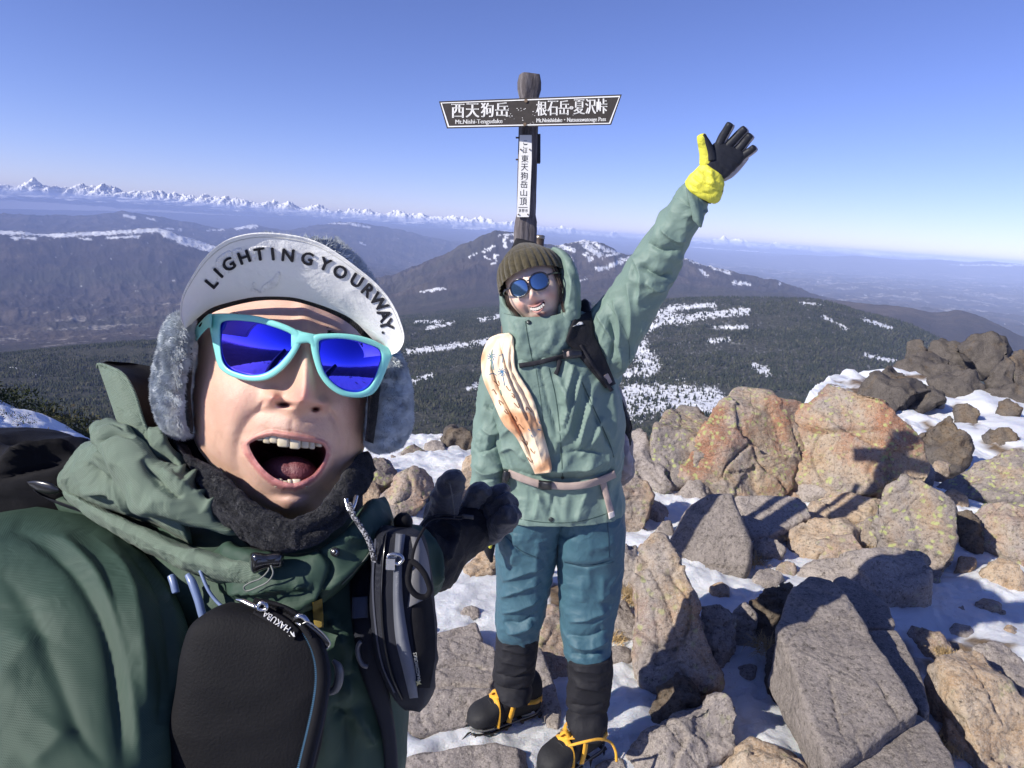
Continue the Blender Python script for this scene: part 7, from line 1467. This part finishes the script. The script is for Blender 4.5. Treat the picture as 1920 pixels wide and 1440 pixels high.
# ---- chest pouch
CPo = thing('chest_pouch', PD(460, 1300, .47), 'black padded pouch with blue zigzag stitching worn on the chest', 'pouch')
NEO = plain('neoprene', (.006,.006,.008), .75, bump=.3, bs=600)
cpb = pdl('pouch_body', [(432,1130,515,1138,.472,.006),(396,1144,580,1170,.464,.013),(358,1176,606,1206,.460,.017),(342,1225,617,1250,.458,.019),(330,1290,615,1310,.456,.020),(320,1360,604,1380,.454,.020),(314,1440,588,1450,.452,.020),(310,1540,570,1545,.452,.020)], NEO, CPo, n=110, m=90, e=3.4, wr=wrk(.07, .0012))
BVN = bvh_of(cpb)
zl = cr(np.array([(470,1130),(510,1138),(548,1158),(575,1188),(592,1225),(598,1265),(594,1310),(584,1360),(572,1410),(560,1460)], float), 200)
Dz = blur(fillnan(hit(BVN, zl[:, 0], zl[:, 1])[None]), 20)[0]
v, f = tube(PD(zl[:, 0]+6, zl[:, 1], Dz-.001), .0034, 10); mk('zip_piping', v, f, MBLK, cpb)
v, f = tube(PD(zl[:, 0]+14, zl[:, 1]+1, Dz+.001), .0028, 10); mk('zip_piping', v, f, NAVY, cpb)
tn_ = np.gradient(zl, axis=0); tn_ /= np.linalg.norm(tn_, axis=1)[:, None]; nr_ = np.stack([-tn_[:, 1], tn_[:, 0]], 1)
zz_ = zl[60:]; dzz = Dz[60:]; nz_ = nr_[60:]; zi = cr(np.concatenate([zz_, dzz[:, None], nz_], 1), 150); tri = np.where(np.arange(150) % 2 == 0, 1.0, -1.0)
v, f = tube(PD(zi[:, 0]-4+zi[:, 3]*tri*3.2, zi[:, 1]+zi[:, 4]*tri*3.2, zi[:, 2]-.0016), .0004, 5); mk('zigzag_stitching', v, f, plain('blue_thread', (.07,.19,.34), .6), cpb)
for k_ in range(38):                                                     # zip teeth
    q_ = zl[int(8+k_*1.55)]; c_ = PD(q_[0]+3, q_[1]-1, Dz[int(8+k_*1.55)]-.0042); v, f = box(c_, (.0009, .0006, .0011)); mk('zip_tooth', v, f, plain('zip_black', (.02,.02,.022), .3, .6) if k_ == 0 else bpy.data.materials['zip_black'], cpb, False)
lab_ = drape(BVN, [(474,1150,480,1136),(500,1165,512,1146),(528,1180,540,1162),(552,1200,562,1182)], n=30, m=8, off=.002, th=.001, bl=8); lb = mk('brand_patch', *lab_, MBLK, cpb)
def plane_D(D): return lambda px, py, off=0.0: PD(px, py, D-off)
BVL2 = bvh_of(lb)
def surf(bv, d0):
    def F_(px, py, off=0.0):
        tq = hit(bv, px, py, d0); D_ = ray(px, py); return CAM+D_*(tq-off)[:, None]
    return F_
Ls = []
for dx in (-.3, .3): Ls.append(fit_text('HAKUBA', 489+dx, 1159, 547+dx, 1171, surf(BVL2, .45), .0004, .0006, rot=214))
v, f = prism([(541,1193),(545,1183),(548,1188),(551,1184),(553,1194)], lambda x, y, o=0: surf(BVL2, .447)(np.asarray(x), np.asarray(y), o), .0004, .0010); Ls.append((v, f))
v, f = join(*Ls); mk('lettering', v, f, wht, lb, False)
v, f = tube(PD(np.array([442,455,468,480]), np.array([1124,1127,1133,1138]), np.array([.462,.460,.458,.456])), np.array([.0006,.0016,.0018,.0016]), 8, 20); mk('zip_pull', v, f, METAL, cpb)
v, f = tube(PD(np.array([484,490,498,500,492,484,482]), np.array([1136,1130,1133,1141,1144,1142,1136]), np.array([.455]*7)), .0014, 8, 40); mk('zip_pull', v, f, METAL, cpb)
v, f = tube(PD(np.array([552,560,570,578,576,566,556]), np.array([1165,1155,1158,1170,1178,1172,1168]), np.array([.452,.450,.450,.450,.449,.449,.452])), .0018, 8, 40); mk('zip_slider', v, f, METAL, cpb)
pt = pdl('pull_tab', [(566,1170,576,1166,.449,.0014),(585,1190,600,1184,.449,.0016),(600,1210,616,1200,.449,.0016),(610,1218,620,1210,.449,.0012)], plain('gloss_tab', (.012,.012,.014), .15, coat=.6), cpb, n=30, m=20, e=4)
v, f = tube(PD(np.array([566,585,600,610,619,616,602,578,566]), np.array([1170,1191,1211,1217,1209,1200,1184,1166,1170]), np.array([.4475]*9)), .0005, 6, 80); mk('tab_edge', v, f, plain('tab_rim', (.3,.3,.3), .3, .6), pt)
v, f = tube(PD(np.array([624,634,636,630,620,612,610]), np.array([1238,1250,1270,1290,1296,1290,1278]), np.array([.47]*7)), np.array([.0012,.0028,.0032,.0030,.0028,.0024,.0018]), 10, 60); mk('ring', v, f, plain('ring_grey', (.10,.10,.105), .3), CPo)
# ---- shoulder camera pouch
KP = thing('camera_pouch', PD(760, 1150, .52), 'tall grey and black zipped pouch hanging on the shoulder strap', 'pouch')
kb = pdl('pouch_body', [(716,984,768,990,.545,.010),(703,1000,790,1002,.540,.026),(697,1035,802,1040,.535,.034),(694,1100,811,1108,.530,.036),(697,1170,817,1180,.527,.036),(706,1230,819,1240,.525,.035),(722,1280,813,1290,.524,.032),(742,1312,800,1320,.524,.024),(762,1330,786,1334,.525,.010)], NAVY, KP, n=120, m=90, e=3.0, wr=wrk(.04, .0015))
BVK = bvh_of(kb)
for nm, st, mat_, kw in (('front_panel', [(770,1006,790,1008),(775,1040,802,1044),(772,1080,808,1086),(768,1110,808,1110),(764,1140,800,1122)], GREYP, dict(off=.0005, th=.001, bulge=.002)),
    ('piping', [(742,1000,760,1002),(738,1060,754,1060),(737,1130,756,1128),(742,1200,766,1196),(756,1260,778,1256),(768,1310,784,1308)], cloth('steel_grey', (.10,.11,.14), .5, bump=.4), dict(off=.001, th=.002, bulge=.003)),
    ('zip_line', [(722,1000,726,1000),(715,1060,719,1060),(713,1130,717,1130),(718,1200,722,1200),(732,1265,736,1265),(752,1312,756,1312)], PLAS, dict(off=.001, th=.0025)),
    ('edge_tape', [(701,1010,706,1010),(697,1100,701,1100),(704,1190,708,1190),(716,1250,720,1250),(738,1300,742,1298)], cloth('navy_tape', (.03,.035,.06)), dict(off=.0005, th=.0015)),
    ('lower_panel', [(776,1122,808,1112),(770,1160,814,1160),(778,1230,816,1230),(784,1290,806,1290)], MBLK, dict(off=.0004, th=.0008))):
    v, f = drape(BVK, st, n=60, m=10, bl=6, **kw); mk(nm, v, f, mat_, kb)
Ls = [fit_text('PAAGOWORKS', 755, 1247, 809, 1253.5, surf(BVK, .49), .0036, .0005, rot=261)]
v, f = join(*Ls); mk('lettering', v, f, plain('print_grey', (.5,.5,.45), .6), kb, False)
v, f = outline_slab(BVK, [(785,1278),(789,1273),(787,1280),(791,1283),(785,1283),(781,1287),(782,1281),(778,1277)], off=.0030, th=.0005, n=16, rings=3, smooth=False); mk('logo_print', v, f, plain('print_olive', (.45,.42,.22), .6), kb)
v, f = tube(PD(np.array([772,785,797,805,806,800,788,776,767,765,768,772]), np.array([1052,1062,1078,1098,1108,1118,1119,1112,1098,1082,1065,1052]), np.array([.486,.484,.483,.484,.484,.485,.484,.483,.483,.484,.486,.486])), .0021, 10, 90); mk('cord_loop', v, f, MBLK, KP)
v, f = tube(PD(np.array([796,790,782,776,772]), np.array([990,1000,1015,1032,1052]), np.array([.50,.495,.49,.488,.486])), .0011, 8, 40); mk('cord_loop', v, f, MBLK, KP)
v, f = tube(PD(np.array([727,730,742,752,755,748,740]), np.array([1045,1040,1039,1043,1050,1057,1056]), np.array([.492]*7)), .0013, 8, 50); mk('gear_clip', v, f, METAL, KP)
v, f = box(PD(733, 1056, .492), (.0032, .002, .0042)); mk('gear_clip', v, f, METAL, KP, False)
mk('pouch_handle', *loft([(740,992,772,992,.55,.010),(738,975,774,976,.55,.013),(745,964,768,965,.55,.009),(752,961,762,961,.55,.003)], mode='D', n=30, m=40), MBLK, KP)
# ---- black glove pointing at the friend
BG = thing('glove', PD(850, 1020, .76), 'black winter glove of the selfie taker, pointing palm up at the waving person', 'glove')
GB = cloth('black_glove_fabric', (.016,.016,.020), .5, scale=500, bump=.5, wr=35, wrb=.5); GBL = cloth('black_glove_sunlit', (.062,.062,.070), .55, scale=700, bump=.5, wr=40, wrb=.5)  # thumb and finger cloth lightened in colour to look sunlit
pdl('gauntlet', [(786,1000,812,1106,.735,.048),(796,978,832,1104,.745,.052),(808,968,854,1086,.755,.052),(822,962,872,1052,.765,.046),(840,958,900,1032,.775,.040),(858,950,922,1012,.785,.036),(880,942,938,995,.79,.028)], GB, BG, n=90, m=70, e=2.4, folds=[([(820,975),(835,985),(850,1000)],.005,4),([(812,985),(828,998),(842,1015)],-.004,4),([(830,1060),(850,1020),(858,980)],.005,6)], wr=wrk(.035, .004))
for pts, r in (([(826,975,.755),(832,945,.75),(843,915,.745),(857,893,.74)], (.0185,.0165,.0145,.010)),):
    P = np.array(pts); w3 = PD(P[:, 0], P[:, 1], P[:, 2]); v, f = tube(np.concatenate([w3, [w3[-1]+(w3[-1]-w3[-2])*.28]]), np.array(list(r)+[.002]), 48, 80, wr=wrk(.022, .0028, seed=4.)); 
    th_o = mk('thumb', v, f, GBL, BG); pdl('palm', [(832,950,846,1050,.775,.020),(858,948,884,1042,.780,.022),(880,944,912,1024,.785,.022),(898,948,930,1010,.785,.018),(912,958,936,1002,.782,.012)], GB, BG, n=60, m=60, e=2.4, ends=.08, wr=wrk(.025, .003)); v, f = tube(PD(np.array([843,848,851,852]), np.array([905,930,955,975]), np.array([.718,.722,.728,.735])), .0007, 6, 30); mk('thumb_seam', v, f, plain('seam_black', (.10,.10,.11), .6), th_o)
for pts, r in (([(868,968,.78),(883,942,.775),(897,925,.77),(911,917,.765)], .0108), ([(888,970,.79),(912,944,.785),(934,929,.78),(952,925,.775)], .0112), ([(898,985,.785),(922,962,.778),(944,946,.77),(959,941,.762)], .0115), ([(908,1002,.78),(931,988,.77),(949,973,.76),(962,963,.752)], .0130)):
    P = np.array(pts); w3 = PD(P[:, 0], P[:, 1], P[:, 2]); v, f = tube(np.concatenate([w3, [w3[-1]+(w3[-1]-w3[-2])*.25]]), np.array([r*1.05, r*1.1, r, r*.85, r*.2]), 44, 80, wr=wrk(.018, .0026, seed=r*900))
    mk('finger', v, f, GBL, BG)
mk('pull_tab', *loft([(866,964,867,972,.725,.0012),(888,966,888,974,.725,.0012)], mode='D', n=6, m=12, e=4), plain('rubber_tab', (.05,.05,.055), .5), BG)
v, f = tube(PD(np.array([787,795,812,835,855,868,866,845,820,800,790]), np.array([995,980,968,965,968,968,973,972,972,980,998]), np.array([.70,.705,.71,.715,.72,.725,.725,.715,.71,.705,.70])), .0009, 8, 90); mk('wrist_leash', v, f, BLACK2, BG)
# ---- legs and the arm with the phone, outside the frame: they cast their shadows
mk('trousers', *join(tube([PD(400,1800,.66), np.array([-.16,.60,.45]), np.array([-.15,.62,.05])], [.13,.095,.07], 24, 30), tube([PD(640,1800,.68), np.array([.02,.62,.45]), np.array([.03,.64,.05])], [.13,.095,.07], 24, 30)), MBLK, MAN)
fa = mk('forearm', *tube([PD(-200,1720,.42), np.array([-.34,.10,1.36]), np.array([-.16,-.10,1.56])], [.07,.05,.036], 24, 40), GREEN, MAN)
